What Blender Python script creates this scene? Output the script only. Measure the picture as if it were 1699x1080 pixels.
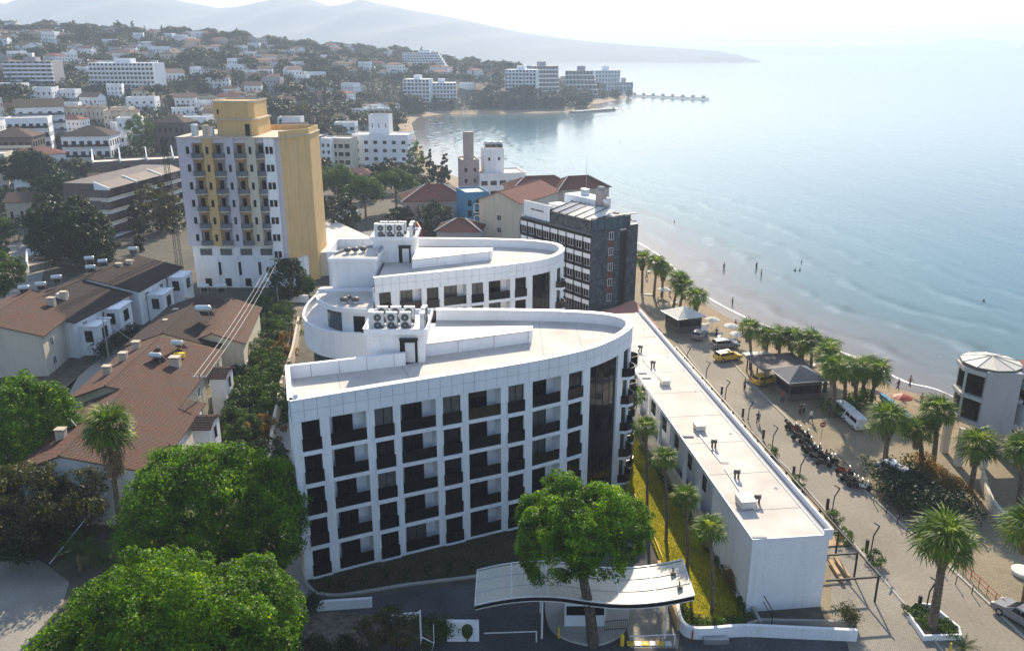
import bpy, bmesh, math, random
import numpy as np
from mathutils import Vector, Matrix
R = math.radians
for o in list(bpy.data.objects): bpy.data.objects.remove(o)
S = bpy.context.scene
COL = S.collection
# ------------------------------------------------------------------ camera
F = 1393.0; CX = 849.5; CY = 540.0; PITCH = math.atan(457 / F); CAMH = 45.0
cam = bpy.data.cameras.new('camera'); co = bpy.data.objects.new('camera', cam); COL.objects.link(co)
co.location = (0, 0, CAMH); co.rotation_euler = (math.pi / 2 - PITCH, 0, 0)
cam.sensor_width = 36; cam.lens = 36 * F / 1699.0; cam.clip_start = 1; cam.clip_end = 60000
S.camera = co
# ------------------------------------------------------------------ light
SUN_EL, SUN_AZ = 29.5, 6.0
w = bpy.data.worlds.new('World'); S.world = w; w.use_nodes = True
nt = w.node_tree; bg = nt.nodes['Background']
sky = nt.nodes.new('ShaderNodeTexSky'); sky.sky_type = 'NISHITA'; sky.sun_disc = False
sky.sun_elevation = R(SUN_EL); sky.sun_rotation = R(SUN_AZ)
sky.air_density = 1.0; sky.dust_density = .8; sky.ozone_density = 2.0
nt.links.new(sky.outputs[0], bg.inputs[0]); bg.inputs[1].default_value = 0.12
sl = bpy.data.lights.new('sun', 'SUN'); sl.energy = 5.0; sl.angle = R(0.5); sl.color = (1, .86, .66)
so = bpy.data.objects.new('sun', sl); COL.objects.link(so)
sd = Vector((math.sin(R(SUN_AZ)) * math.cos(R(SUN_EL)), math.cos(R(SUN_AZ)) * math.cos(R(SUN_EL)), math.sin(R(SUN_EL))))
so.rotation_euler = sd.to_track_quat('Z', 'Y').to_euler(); so.location = (0, 0, 100)
S.render.engine = 'CYCLES'
S.cycles.max_bounces = 5; S.cycles.diffuse_bounces = 2; S.cycles.glossy_bounces = 2; S.cycles.transmission_bounces = 2
S.cycles.transparent_max_bounces = 6; S.cycles.volume_bounces = 1
S.view_settings.view_transform = 'Standard'; S.view_settings.look = 'None'
S.view_settings.gamma = 1; S.view_settings.use_curve_mapping = False
S.view_settings.exposure = 0.95
HAZE = 0.00026
# ------------------------------------------------------------------ helpers
def G(px, py, z=0.0):
    """point of the world at height z that the photograph shows at (px, py)"""
    u = (px - CX) / F; v = (CY - py) / F
    Z = -math.sin(PITCH) + math.cos(PITCH) * v; Y = math.cos(PITCH) + math.sin(PITCH) * v
    t = (z - CAMH) / Z
    return Vector((u * t, Y * t, z))
def HT(px, py, Yw):
    """x and z of the point at depth Yw shown at (px, py)"""
    u = (px - CX) / F; v = (CY - py) / F
    t = Yw / (math.cos(PITCH) + math.sin(PITCH) * v)
    return u * t, CAMH + t * (-math.sin(PITCH) + math.cos(PITCH) * v)
def G2(px, py, z=0.0):
    g = G(px, py, z); return (g.x, g.y)

class MB:
    def __init__(s): s.v = []; s.f = []; s.uv = {}
    def add(s, vs, fs):
        n = len(s.v); s.v += [tuple(p) for p in vs]; s.f += [tuple(i + n for i in f) for f in fs]; return s
    def hexa(s, p):  # 8 points, bottom 4 ccw, top 4 ccw
        return s.add(p, [(3, 2, 1, 0), (4, 5, 6, 7), (0, 1, 5, 4), (1, 2, 6, 5), (2, 3, 7, 6), (3, 0, 4, 7)])
    def box(s, x0, x1, y0, y1, z0, z1):
        return s.hexa([(x0, y0, z0), (x1, y0, z0), (x1, y1, z0), (x0, y1, z0), (x0, y0, z1), (x1, y0, z1), (x1, y1, z1), (x0, y1, z1)])
    def fbox(s, A, d, u0, u1, o0, o1, z0, z1):
        """box on a facade: along d from A, o = distance outward (right-hand side of d)"""
        n = (d[1], -d[0])
        P = lambda u, o, z: (A[0] + d[0] * u + n[0] * o, A[1] + d[1] * u + n[1] * o, z)
        return s.hexa([P(u0, o1, z0), P(u1, o1, z0), P(u1, o0, z0), P(u0, o0, z0), P(u0, o1, z1), P(u1, o1, z1), P(u1, o0, z1), P(u0, o0, z1)])
    def prism(s, poly, z0, z1, top=True, bottom=True):
        poly = [tuple(p[:2]) for p in poly]
        a = sum(poly[i][0] * poly[(i + 1) % len(poly)][1] - poly[(i + 1) % len(poly)][0] * poly[i][1] for i in range(len(poly)))
        if a < 0: poly = poly[::-1]
        n = len(poly)
        fs = [(i, (i + 1) % n, n + (i + 1) % n, n + i) for i in range(n)]
        if top: fs.append(tuple(range(n, 2 * n)))
        if bottom: fs.append(tuple(range(n - 1, -1, -1)))
        return s.add([(x, y, z0) for x, y in poly] + [(x, y, z1) for x, y in poly], fs)
    def tube(s, pts, r, n=6, r1=None, cap=True):
        pts = [Vector(p) for p in pts]; m = len(pts); rings = []
        for i, p in enumerate(pts):
            t = (pts[min(i + 1, m - 1)] - pts[max(i - 1, 0)]).normalized()
            a = t.orthogonal().normalized() if abs(t.z) < .99 else Vector((1, 0, 0))
            if abs(t.z) < .99: a = t.cross(Vector((0, 0, 1))).normalized()
            b = t.cross(a)
            rr = r if r1 is None else r + (r1 - r) * i / (m - 1)
            rings.append([p + (a * math.cos(2 * math.pi * k / n) + b * math.sin(2 * math.pi * k / n)) * rr for k in range(n)])
        vs = [q for g in rings for q in g]
        fs = [(i * n + k, i * n + (k + 1) % n, (i + 1) * n + (k + 1) % n, (i + 1) * n + k) for i in range(m - 1) for k in range(n)]
        if cap: fs += [tuple(range(n - 1, -1, -1)), tuple(range((m - 1) * n, m * n))]
        return s.add(vs, fs)
    def lathe(s, prof, c=(0, 0, 0), n=12):
        vs = [(c[0] + r * math.cos(2 * math.pi * k / n), c[1] + r * math.sin(2 * math.pi * k / n), c[2] + z) for r, z in prof for k in range(n)]
        m = len(prof)
        fs = [(i * n + k, i * n + (k + 1) % n, (i + 1) * n + (k + 1) % n, (i + 1) * n + k) for i in range(m - 1) for k in range(n)]
        fs += [tuple(range(n - 1, -1, -1)), tuple(range((m - 1) * n, m * n))]
        return s.add(vs, fs)
    def strip(s, pts, w, z0, z1, side=0):
        """wall of width w along an open polyline; side 0 = centred, 1 = to the left, -1 = to the right"""
        L = offset_path(pts, w * (.5 if side == 0 else (1 if side > 0 else 0)))
        Rr = offset_path(pts, -w * (.5 if side == 0 else (0 if side > 0 else 1)))
        m = len(pts)
        zz0 = z0 if hasattr(z0, '__len__') else [z0] * m; zz1 = z1 if hasattr(z1, '__len__') else [z1] * m
        vs = []
        for i in range(m):
            vs += [(Rr[i][0], Rr[i][1], zz0[i]), (L[i][0], L[i][1], zz0[i]), (L[i][0], L[i][1], zz1[i]), (Rr[i][0], Rr[i][1], zz1[i])]
        fs = []
        for i in range(m - 1):
            a, b = 4 * i, 4 * i + 4
            fs += [(a, b, b + 3, a + 3), (a + 1, a + 2, b + 2, b + 1), (a + 3, b + 3, b + 2, a + 2), (a, a + 1, b + 1, b)]
        fs += [(0, 3, 2, 1), (4 * m - 4, 4 * m - 3, 4 * m - 2, 4 * m - 1)]
        return s.add(vs, fs)
    def mesh(s, name, origin=(0, 0, 0), smooth=False):
        m = bpy.data.meshes.new(name)
        ox, oy, oz = origin
        m.from_pydata([(x - ox, y - oy, z - oz) for x, y, z in s.v], [], s.f); m.update()
        if smooth: m.polygons.foreach_set('use_smooth', [True] * len(m.polygons))
        return m

def offset_path(pts, o):
    """offset a polyline to its left by o"""
    out = []; m = len(pts)
    for i in range(m):
        p = Vector(pts[i][:2])
        d0 = (p - Vector(pts[i - 1][:2])).normalized() if i > 0 else None
        d1 = (Vector(pts[i + 1][:2]) - p).normalized() if i < m - 1 else None
        if d0 is None: d0 = d1
        if d1 is None: d1 = d0
        n0 = Vector((-d0.y, d0.x)); n1 = Vector((-d1.y, d1.x)); b = (n0 + n1)
        b = b.normalized() if b.length > 1e-6 else n0
        k = 1 / max(.4, b.dot(n0))
        out.append((p.x + b.x * o * k, p.y + b.y * o * k))
    return out
def smooth_path(pts, n=6):
    out = []; m = len(pts)
    for i in range(m - 1):
        p0 = Vector(pts[max(i - 1, 0)]); p1 = Vector(pts[i]); p2 = Vector(pts[i + 1]); p3 = Vector(pts[min(i + 2, m - 1)])
        for k in range(n):
            t = k / n
            out.append(tuple(.5 * ((2 * p1) + (p2 - p0) * t + (2 * p0 - 5 * p1 + 4 * p2 - p3) * t * t + (3 * p1 - p0 - 3 * p2 + p3) * t ** 3)))
    out.append(tuple(pts[-1])); return out
class Path:
    def __init__(s, pts):
        s.p = [Vector(q[:2]) for q in pts]; s.s = [0]
        for i in range(1, len(pts)): s.s.append(s.s[-1] + (s.p[i] - s.p[i - 1]).length)
        s.len = s.s[-1]
    def at(s, u):
        if u <= 0: return s.p[0] + (s.p[1] - s.p[0]).normalized() * u
        for i in range(1, len(s.p)):
            if u <= s.s[i] or i == len(s.p) - 1:
                return s.p[i - 1] + (s.p[i] - s.p[i - 1]).normalized() * (u - s.s[i - 1])
    def seg(s, a, b):
        P = s.at(a); Q = s.at(b); d = (Q - P); L = d.length; return (P.x, P.y), (d.x / L, d.y / L), L

def thing(name, label, cat, loc=(0, 0, 0), rz=0, group=None):
    o = bpy.data.objects.new(name, None); COL.objects.link(o); o.location = (loc[0], loc[1], loc[2] if len(loc) > 2 else 0); o.rotation_euler = (0, 0, rz)
    o.empty_display_size = .2
    o['label'] = label; o['category'] = cat
    if group: o['group'] = group
    return o
def part(name, mb, mat, parent, kind=None, label=None, smooth=False, world=True, uv=None):
    """mb in world coordinates (world=True, parent not rotated) or in the parent's own"""
    root = parent; org = (0, 0, 0)
    if parent is not None and world:
        q = Vector((0, 0, 0)); r = parent
        while r is not None: q = q + Vector(r.location); r = r.parent
        org = q
    me = mb if isinstance(mb, bpy.types.Mesh) else mb.mesh(name, org, smooth)
    if uv and not isinstance(mb, bpy.types.Mesh): setuv(me, uv)
    if mat is not None and len(me.materials) == 0: me.materials.append(mat)
    o = bpy.data.objects.new(name, me); COL.objects.link(o)
    if parent is not None: o.parent = parent
    if kind: o['kind'] = kind
    if label: o['label'] = label
    return o
def setuv(me, uvs):
    l = me.uv_layers.new(name='UVMap'); i = 0
    flat = [c for f in uvs for p in f for c in p]
    if len(flat) == len(l.data) * 2: l.data.foreach_set('uv', flat)
def inst(name, me, parent, loc=(0, 0, 0), rz=0, sc=None, kind=None, mat=None):
    o = bpy.data.objects.new(name, me); COL.objects.link(o); o.parent = parent; o.location = loc; o.rotation_euler = (0, 0, rz)
    if sc: o.scale = sc if hasattr(sc, '__len__') else (sc, sc, sc)
    if kind: o['kind'] = kind
    return o
def single(name, mb, mat, label, cat, loc=None, group=None, smooth=False, kind=None):
    """a thing that is one mesh"""
    if isinstance(mb, bpy.types.Mesh): me = mb; loc = loc or (0, 0, 0)
    else:
        if loc is None:
            xs = [v[0] for v in mb.v]; ys = [v[1] for v in mb.v]; zs = [v[2] for v in mb.v]
            loc = ((min(xs) + max(xs)) / 2, (min(ys) + max(ys)) / 2, min(zs))
        me = mb.mesh(name, loc, smooth)
    if mat is not None and len(me.materials) == 0: me.materials.append(mat)
    o = bpy.data.objects.new(name, me); COL.objects.link(o); o.location = loc
    if cat: o['category'] = cat
    if label: o['label'] = label
    if group: o['group'] = group
    if kind: o['kind'] = kind
    return o
def struct(name, mb, mat, smooth=False, label=None):
    o = single(name, mb, mat, label, None, smooth=smooth, kind='structure'); return o
def copy_tree(o, parent=None):
    c = o.copy(); COL.objects.link(c)
    if parent is not None: c.parent = parent
    for ch in o.children: copy_tree(ch, c)
    return c
ORD = ['first', 'second', 'third', 'fourth', 'fifth', 'sixth', 'seventh', 'eighth', 'ninth', 'tenth', 'eleventh', 'twelfth', 'thirteenth', 'fourteenth', 'fifteenth', 'sixteenth', 'seventeenth', 'eighteenth', 'nineteenth', 'twentieth']

# ------------------------------------------------------------------ materials
def mat(name, col, rough=.8, var=.12, scale=.35, bump=0, bscale=12, spec=.3, col2=None, metallic=0, fine=.06, fscale=6):
    m = bpy.data.materials.new(name); m.use_nodes = True; nt = m.node_tree; b = nt.nodes['Principled BSDF']
    b.inputs['Roughness'].default_value = rough; b.inputs['Metallic'].default_value = metallic
    b.inputs['Specular IOR Level'].default_value = spec
    if var == 0 and fine == 0:
        b.inputs['Base Color'].default_value = (*col, 1)
    else:
        g = nt.nodes.new('ShaderNodeNewGeometry')
        n1 = nt.nodes.new('ShaderNodeTexNoise'); n1.inputs['Scale'].default_value = scale; n1.inputs['Detail'].default_value = 5
        nt.links.new(g.outputs['Position'], n1.inputs['Vector'])
        r = nt.nodes.new('ShaderNodeMapRange'); r.inputs[1].default_value = .32; r.inputs[2].default_value = .68
        nt.links.new(n1.outputs['Fac'], r.inputs[0])
        mx = nt.nodes.new('ShaderNodeMix'); mx.data_type = 'RGBA'
        c2 = col2 if col2 else tuple(min(1, c * (1 + var)) for c in col)
        c1 = tuple(c * (1 - var) for c in col) if not col2 else col
        mx.inputs[6].default_value = (*c1, 1); mx.inputs[7].default_value = (*c2, 1)
        nt.links.new(r.outputs[0], mx.inputs[0])
        n2 = nt.nodes.new('ShaderNodeTexNoise'); n2.inputs['Scale'].default_value = fscale; n2.inputs['Detail'].default_value = 3
        nt.links.new(g.outputs['Position'], n2.inputs['Vector'])
        r2 = nt.nodes.new('ShaderNodeMapRange'); r2.inputs[1].default_value = .3; r2.inputs[2].default_value = .7
        r2.inputs[3].default_value = 1 - fine * 2; r2.inputs[4].default_value = 1 + fine * 2
        nt.links.new(n2.outputs['Fac'], r2.inputs[0])
        mm = nt.nodes.new('ShaderNodeVectorMath'); mm.operation = 'SCALE'
        nt.links.new(mx.outputs[2], mm.inputs[0]); nt.links.new(r2.outputs[0], mm.inputs['Scale'])
        nt.links.new(mm.outputs[0], b.inputs['Base Color'])
        m['colout'] = mm.name
    if bump:
        g = nt.nodes.new('ShaderNodeNewGeometry')
        n3 = nt.nodes.new('ShaderNodeTexNoise'); n3.inputs['Scale'].default_value = bscale; n3.inputs['Detail'].default_value = 4
        nt.links.new(g.outputs['Position'], n3.inputs['Vector'])
        bp = nt.nodes.new('ShaderNodeBump'); bp.inputs['Strength'].default_value = bump; bp.inputs['Distance'].default_value = .1
        nt.links.new(n3.outputs['Fac'], bp.inputs['Height']); nt.links.new(bp.outputs[0], b.inputs['Normal'])
    return m
def stained(name, col, dirt=(.3, .27, .22), amount=.35, rough=.85):
    """plaster with vertical run-off streaks"""
    m = mat(name, col, rough=rough, var=.06, scale=.2, fine=.03)
    nt = m.node_tree; b = nt.nodes['Principled BSDF']; src = b.inputs['Base Color'].links[0].from_socket
    g = nt.nodes.new('ShaderNodeNewGeometry'); mp = nt.nodes.new('ShaderNodeMapping'); mp.inputs['Scale'].default_value = (1.6, 1.6, .12)
    nt.links.new(g.outputs['Position'], mp.inputs[0])
    n = nt.nodes.new('ShaderNodeTexNoise'); n.inputs['Scale'].default_value = 1; n.inputs['Detail'].default_value = 6
    nt.links.new(mp.outputs[0], n.inputs['Vector'])
    r = nt.nodes.new('ShaderNodeMapRange'); r.inputs[1].default_value = .5; r.inputs[2].default_value = .75; r.inputs[4].default_value = amount
    nt.links.new(n.outputs['Fac'], r.inputs[0])
    mx = nt.nodes.new('ShaderNodeMix'); mx.data_type = 'RGBA'; mx.inputs[7].default_value = (*dirt, 1)
    nt.links.new(r.outputs[0], mx.inputs[0]); nt.links.new(src, mx.inputs[6]); nt.links.new(mx.outputs[2], b.inputs['Base Color'])
    return m
def leafmat(name, c1, c2, trans=.35, c3=None):
    m = bpy.data.materials.new(name); m.use_nodes = True; nt = m.node_tree
    nt.nodes.remove(nt.nodes['Principled BSDF']); out = nt.nodes['Material Output']
    g = nt.nodes.new('ShaderNodeNewGeometry'); n = nt.nodes.new('ShaderNodeTexNoise'); n.inputs['Scale'].default_value = .55; n.inputs['Detail'].default_value = 3
    nt.links.new(g.outputs['Position'], n.inputs['Vector'])
    a = nt.nodes.new('ShaderNodeMath'); a.operation = 'MULTIPLY_ADD'; a.inputs[1].default_value = .5
    nt.links.new(g.outputs['Random Per Island'], a.inputs[0])
    k = nt.nodes.new('ShaderNodeMath'); k.operation = 'MULTIPLY_ADD'; k.inputs[1].default_value = 1.6; k.inputs[2].default_value = -.55
    nt.links.new(n.outputs['Fac'], k.inputs[0]); nt.links.new(k.outputs[0], a.inputs[2]); 
    ramp = nt.nodes.new('ShaderNodeValToRGB'); e = ramp.color_ramp.elements
    e[0].position = .1; e[0].color = (*c1, 1); e[1].position = .85; e[1].color = (*c2, 1)
    if c3: q = e.new(.97); q.color = (*c3, 1)
    nt.links.new(a.outputs[0], ramp.inputs[0])
    d = nt.nodes.new('ShaderNodeBsdfPrincipled'); d.inputs['Roughness'].default_value = .55; d.inputs['Specular IOR Level'].default_value = .25
    t = nt.nodes.new('ShaderNodeBsdfTranslucent')
    sc = nt.nodes.new('ShaderNodeMix'); sc.data_type = 'RGBA'; sc.blend_type = 'MULTIPLY'; sc.inputs[0].default_value = 1; sc.inputs[7].default_value = (1.5, 1.4, .5, 1)
    nt.links.new(ramp.outputs[0], d.inputs['Base Color']); nt.links.new(ramp.outputs[0], sc.inputs[6]); nt.links.new(sc.outputs[2], t.inputs[0])
    ms = nt.nodes.new('ShaderNodeMixShader'); ms.inputs[0].default_value = trans
    nt.links.new(d.outputs[0], ms.inputs[1]); nt.links.new(t.outputs[0], ms.inputs[2]); nt.links.new(ms.outputs[0], out.inputs[0])
    return m
def tilemat(name, c1, c2, c3):
    m = bpy.data.materials.new(name); m.use_nodes = True; nt = m.node_tree; b = nt.nodes['Principled BSDF']; b.inputs['Roughness'].default_value = .85
    b.inputs['Specular IOR Level'].default_value = .2
    uv = nt.nodes.new('ShaderNodeUVMap'); br = nt.nodes.new('ShaderNodeTexBrick')
    br.inputs['Scale'].default_value = 1; br.inputs['Brick Width'].default_value = .28; br.inputs['Row Height'].default_value = .36; br.inputs['Mortar Size'].default_value = .03
    br.inputs['Color1'].default_value = (*c1, 1); br.inputs['Color2'].default_value = (*c2, 1); br.inputs['Mortar'].default_value = (c1[0] * .45, c1[1] * .45, c1[2] * .45, 1)
    br.inputs['Bias'].default_value = -.1; br.offset = 0
    nt.links.new(uv.outputs[0], br.inputs['Vector'])
    g = nt.nodes.new('ShaderNodeNewGeometry'); n = nt.nodes.new('ShaderNodeTexNoise'); n.inputs['Scale'].default_value = .5; n.inputs['Detail'].default_value = 6; n.inputs['Roughness'].default_value = .7
    nt.links.new(g.outputs['Position'], n.inputs['Vector'])
    r = nt.nodes.new('ShaderNodeMapRange'); r.inputs[1].default_value = .40; r.inputs[2].default_value = .62; r.inputs[4].default_value = .9
    nt.links.new(n.outputs['Fac'], r.inputs[0])
    mx = nt.nodes.new('ShaderNodeMix'); mx.data_type = 'RGBA'; mx.inputs[7].default_value = (*c3, 1)
    nt.links.new(r.outputs[0], mx.inputs[0]); nt.links.new(br.outputs['Color'], mx.inputs[6]); nt.links.new(mx.outputs[2], b.inputs['Base Color'])
    sx = nt.nodes.new('ShaderNodeSeparateXYZ'); nt.links.new(uv.outputs[0], sx.inputs[0])
    s1 = nt.nodes.new('ShaderNodeMath'); s1.operation = 'MULTIPLY'; s1.inputs[1].default_value = 2 * math.pi / .28
    s2 = nt.nodes.new('ShaderNodeMath'); s2.operation = 'SINE'
    nt.links.new(sx.outputs[0], s1.inputs[0]); nt.links.new(s1.outputs[0], s2.inputs[0])
    bp = nt.nodes.new('ShaderNodeBump'); bp.inputs['Strength'].default_value = 1; bp.inputs['Distance'].default_value = .07
    nt.links.new(s2.outputs[0], bp.inputs['Height']); nt.links.new(bp.outputs[0], b.inputs['Normal'])
    return m
M = {}
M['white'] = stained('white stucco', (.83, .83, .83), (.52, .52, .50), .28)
M['panelw'] = mat('white cladding', (.82, .83, .85), rough=.5, var=.05, fine=.015, fscale=2)
M['roofdeck'] = mat('beige roof membrane', (.62, .56, .49), rough=.9, var=.16, scale=.25, fine=.03)
M['joint'] = mat('joint', (.30, .31, .33), rough=.9, var=.05)
M['glass'] = mat('dark glass', (.004, .006, .010), rough=.07, var=0, fine=0, spec=.28)
M['glassb'] = mat('blue grey glass', (.05, .075, .10), rough=.08, var=0, fine=0, spec=.6)
M['railglass'] = mat('smoked rail glass', (.006, .007, .009), rough=.15, var=0, fine=0, spec=.22)
M['frame'] = mat('dark window frame', (.008, .008, .010), rough=.4, var=0, fine=0)
M['wframe'] = mat('white frame', (.7, .7, .7), rough=.5, var=0, fine=0)
M['black'] = mat('black painted steel', (.018, .018, .02), rough=.45, var=0, fine=0)
M['steel'] = mat('galvanised steel', (.45, .46, .47), rough=.4, var=.1, metallic=.6)
M['acwhite'] = mat('white enamel', (.72, .72, .70), rough=.4, var=.04)
M['grille'] = mat('fan grille', (.10, .10, .10), rough=.6, var=.1)
M['cream'] = stained('cream plaster', (.62, .56, .44))
M['beige'] = stained('beige plaster', (.55, .47, .36))
M['yellow'] = stained('yellow plaster', (.64, .43, .19), (.34, .24, .13), .42)
M['lilac'] = stained('lilac grey plaster', (.56, .53, .57), (.35, .33, .35), .3)
M['blue_wall'] = mat('blue plaster', (.05, .22, .38), rough=.8)
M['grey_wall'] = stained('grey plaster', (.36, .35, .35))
M['pinkgrey'] = stained('pinkish concrete', (.40, .32, .30))
M['brown'] = mat('dark brown cladding', (.13, .10, .09), rough=.7)
M['stone'] = mat('dark slate cladding', (.06, .065, .075), rough=.6, var=.5, scale=1.2, fine=.3, fscale=3, bump=.4, bscale=3)
M['redstone'] = mat('dark red brick', (.14, .06, .05), rough=.8, var=.3, scale=2)
M['concrete'] = mat('concrete', (.32, .31, .29), rough=.9, var=.15)
M['kerb'] = mat('kerb stone', (.40, .38, .34), rough=.9, var=.1)
M['asphalt'] = mat('worn asphalt', (.075, .075, .08), rough=.9, var=.25, scale=.3, fine=.12, fscale=4)
M['street'] = mat('dusty street paving', (.245, .215, .17), rough=.9, var=.14, scale=.12, fine=.07, fscale=3)
M['sand'] = mat('beach sand', (.24, .17, .10), rough=.95, var=.2, scale=.3, fine=.12, fscale=2.5, bump=.5, bscale=2)
M['soil'] = mat('dry soil', (.16, .13, .10), rough=.95, var=.35, scale=.4, fine=.2, fscale=2, bump=.5, bscale=3)
M['drive'] = mat('pale concrete drive', (.28, .26, .22), rough=.9, var=.2, scale=.25, fine=.08)
M['trunk'] = mat('bark', (.10, .075, .055), rough=.95, var=.4, scale=3, fine=.2, bump=.6, bscale=9)
M['ptrunk'] = mat('palm bark', (.15, .115, .08), rough=.95, var=.35, scale=4, fine=.2, bump=.6, bscale=9)
M['thatch'] = mat('dead fronds', (.20, .14, .075), rough=.95, var=.4, scale=3, fine=.2)
M['wood'] = mat('wooden deck', (.42, .29, .15), rough=.8, var=.2, scale=1)
M['redmetal'] = mat('red painted metal', (.35, .05, .03), rough=.6, var=.1)
M['paintyellow'] = mat('yellow paint', (.80, .55, .03), rough=.6, var=.1)
M['tile'] = tilemat('terracotta tile', (.20, .10, .07), (.15, .08, .06), (.11, .08, .065))
M['tile_red'] = tilemat('red tile', (.36, .12, .09), (.27, .10, .08), (.20, .09, .075))
M['tile_dark'] = tilemat('dark tile', (.085, .05, .04), (.065, .045, .037), (.055, .045, .04))
M['pine'] = leafmat('pine needles', (.005, .032, .002), (.16, .33, .005), .36, (.50, .66, .015))
M['pine_dark'] = leafmat('dark pine needles', (.005, .018, .006), (.020, .052, .010), .3)
M['olive'] = leafmat('olive leaves', (.016, .028, .008), (.09, .10, .025), .35, (.25, .20, .06))
M['bush'] = leafmat('shrub leaves', (.010, .035, .005), (.08, .15, .012), .38)
M['autumn'] = leafmat('vine leaves', (.10, .10, .015), (.30, .14, .03), .4, (.35, .30, .06))
M['palm'] = leafmat('palm leaves', (.022, .075, .006), (.18, .27, .018), .42, (.34, .36, .05))
M['fartree'] = leafmat('far tree leaves', (.006, .017, .008), (.025, .045, .014), .25)
M['carblack'] = mat('black car paint', (.015, .015, .017), rough=.15, var=0, fine=0, spec=.6)
M['cargrey'] = mat('grey car paint', (.20, .20, .21), rough=.2, var=0, fine=0, spec=.6)
M['carwhite'] = mat('white car paint', (.70, .70, .70), rough=.2, var=0, fine=0, spec=.6)
M['caryellow'] = mat('yellow car paint', (.75, .45, .03), rough=.25, var=0, fine=0, spec=.5)
M['rubber'] = mat('rubber', (.012, .012, .012), rough=.8, var=0, fine=0)
M['lampred'] = mat('red lamp', (.4, .01, .01), rough=.3, var=0, fine=0)
M['green'] = mat('green awning', (.03, .55, .12), rough=.7, var=.1)
M['pvc'] = mat('ivory membrane', (.60, .56, .47), rough=.5, var=.05)
M['foam'] = mat('sea foam', (.85, .85, .83), rough=.8, var=.05)
M['skin'] = mat('skin', (.42, .25, .17), rough=.6, var=0, fine=0)
M['slate'] = mat('grey sheet roof', (.13, .14, .155), rough=.85, var=.15)
M['canvas'] = mat('canvas', (.65, .62, .55), rough=.8, var=.08)
M['tank'] = mat('water tank steel', (.55, .60, .62), rough=.3, var=.1, metallic=.3)
M['solar'] = mat('solar collector', (.02, .03, .05), rough=.15, var=0, fine=0, spec=.6)
M['curtain'] = mat('curtained glass', (.10, .10, .095), rough=.3, var=.2, scale=1.5, fine=0, spec=.3)
M['plaster'] = stained('pale grey plaster', (.46, .44, .41))
# lawn
M['lawn'] = mat('lawn', (.24, .24, .012), rough=.95, var=.3, scale=.5, fine=.2, fscale=9, col2=(.46, .37, .02))
M['dirtgrass'] = mat('brown planted slope', (.06, .055, .035), rough=.95, var=.3, scale=.5, fine=.2, fscale=7)
# ------------------------------------------------------------------ land, sea, far mountains, air
SHORE = [(70, -150), (78, 20), (72, 72), (64.5, 92), (61, 109), (57.1, 113.5), (54.8, 120.9), (51.7, 127.7), (42.3, 143.7), (36.6, 163.7), (35.3, 183.7), (31.6, 205.3),
         (20, 240), (-2, 285), (-20.9, 327.8), (-34.4, 374.9), (-47.6, 451.8), (-63.3, 566.7), (-64.6, 618.6), (-49.5, 648.2), (23.3, 660.9), (60, 680), (80, 690), (84, 702), (66, 722),
         (74, 765), (92, 805), (106.6, 845), (122.9, 878), (118, 893), (60, 960), (0, 1100), (-200, 1500), (-900, 2300)]
LAND = SHORE + [(-6000, 3000), (-6000, -3000), (60, -3000)]
LP = np.array(LAND, float)
SP = np.array(SHORE, float)
def signed_dist(x, y):
    """distance to the shoreline, positive on land (numpy arrays)"""
    d = np.full(x.shape, 1e9)
    for i in range(len(SP) - 1):
        a = SP[i]; b = SP[i + 1]; ab = b - a; L = (ab ** 2).sum()
        t = np.clip(((x - a[0]) * ab[0] + (y - a[1]) * ab[1]) / L, 0, 1)
        d = np.minimum(d, np.hypot(x - a[0] - t * ab[0], y - a[1] - t * ab[1]))
    ins = np.zeros(x.shape, bool); n = len(LP)
    for i in range(n):
        x0, y0 = LP[i]; x1, y1 = LP[(i + 1) % n]
        c = ((y0 > y) != (y1 > y))
        with np.errstate(divide='ignore', invalid='ignore'):
            xi = (x1 - x0) * (y - y0) / (y1 - y0) + x0 if y1 != y0 else np.full(x.shape, 1e9)
        ins ^= c & (x < xi)
    return np.where(ins, d, -d)
def sst(a, b, x): t = np.clip((x - a) / (b - a), 0, 1); return t * t * (3 - 2 * t)
HA = np.array([-200, 0, 250, 425, 600, 750, 850, 1000, 1060, 1200.]); HV = np.array([66, 62, 58, 48, 38, 27, 20, 10, 3, 0.])
def terrain(x, y):
    x = np.asarray(x, float); y = np.asarray(y, float)
    s = signed_dist(x, y); r = np.hypot(x, y)
    px = CX + F * x / np.maximum(y * math.cos(PITCH) + 14, 1.0)
    hm = np.interp(px, HA, HV)
    h = hm * sst(230, 980, r) * sst(4, 90, s)
    h += 3.5 * np.sin(x * .021 + 1) * np.sin(y * .017) * sst(400, 700, r) * sst(20, 120, s)
    h *= 1 - sst(1300, 2200, r) * .6
    z = np.where(s > 7, 0, -1.9 + (np.clip(s, -40, 7) + 2) * .19)
    z = np.where(s > 7, 0, np.minimum(z, 0)); z = np.where(s > 7, sst(7, 9, s) * 0 + 0, z)
    # a gentle beach: rises from the waterline to the promenade
    b = -1.25 + np.clip(s, -60, 14) * .09
    z = np.where(s < 13.8, np.minimum(b, 0), 0)
    near = (y < 88) | (s > 14)
    z = np.where((y < 88) & (s > 1), 0, z)
    return z + h
def tz(x, y): return float(terrain(np.array([x]), np.array([y]))[0])
def GT(px, py):
    """point of the land shown at (px, py)"""
    u = (px - CX) / F; v = (CY - py) / F
    Z = -math.sin(PITCH) + math.cos(PITCH) * v; Y = math.cos(PITCH) + math.sin(PITCH) * v
    ts = np.geomspace(60, 2500, 900); z = CAMH + Z * ts; h = terrain(u * ts, Y * ts)
    k = np.argmax(z < h)
    if not (z < h).any(): k = 700
    return Vector((u * ts[k], Y * ts[k], float(h[k])))
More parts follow.
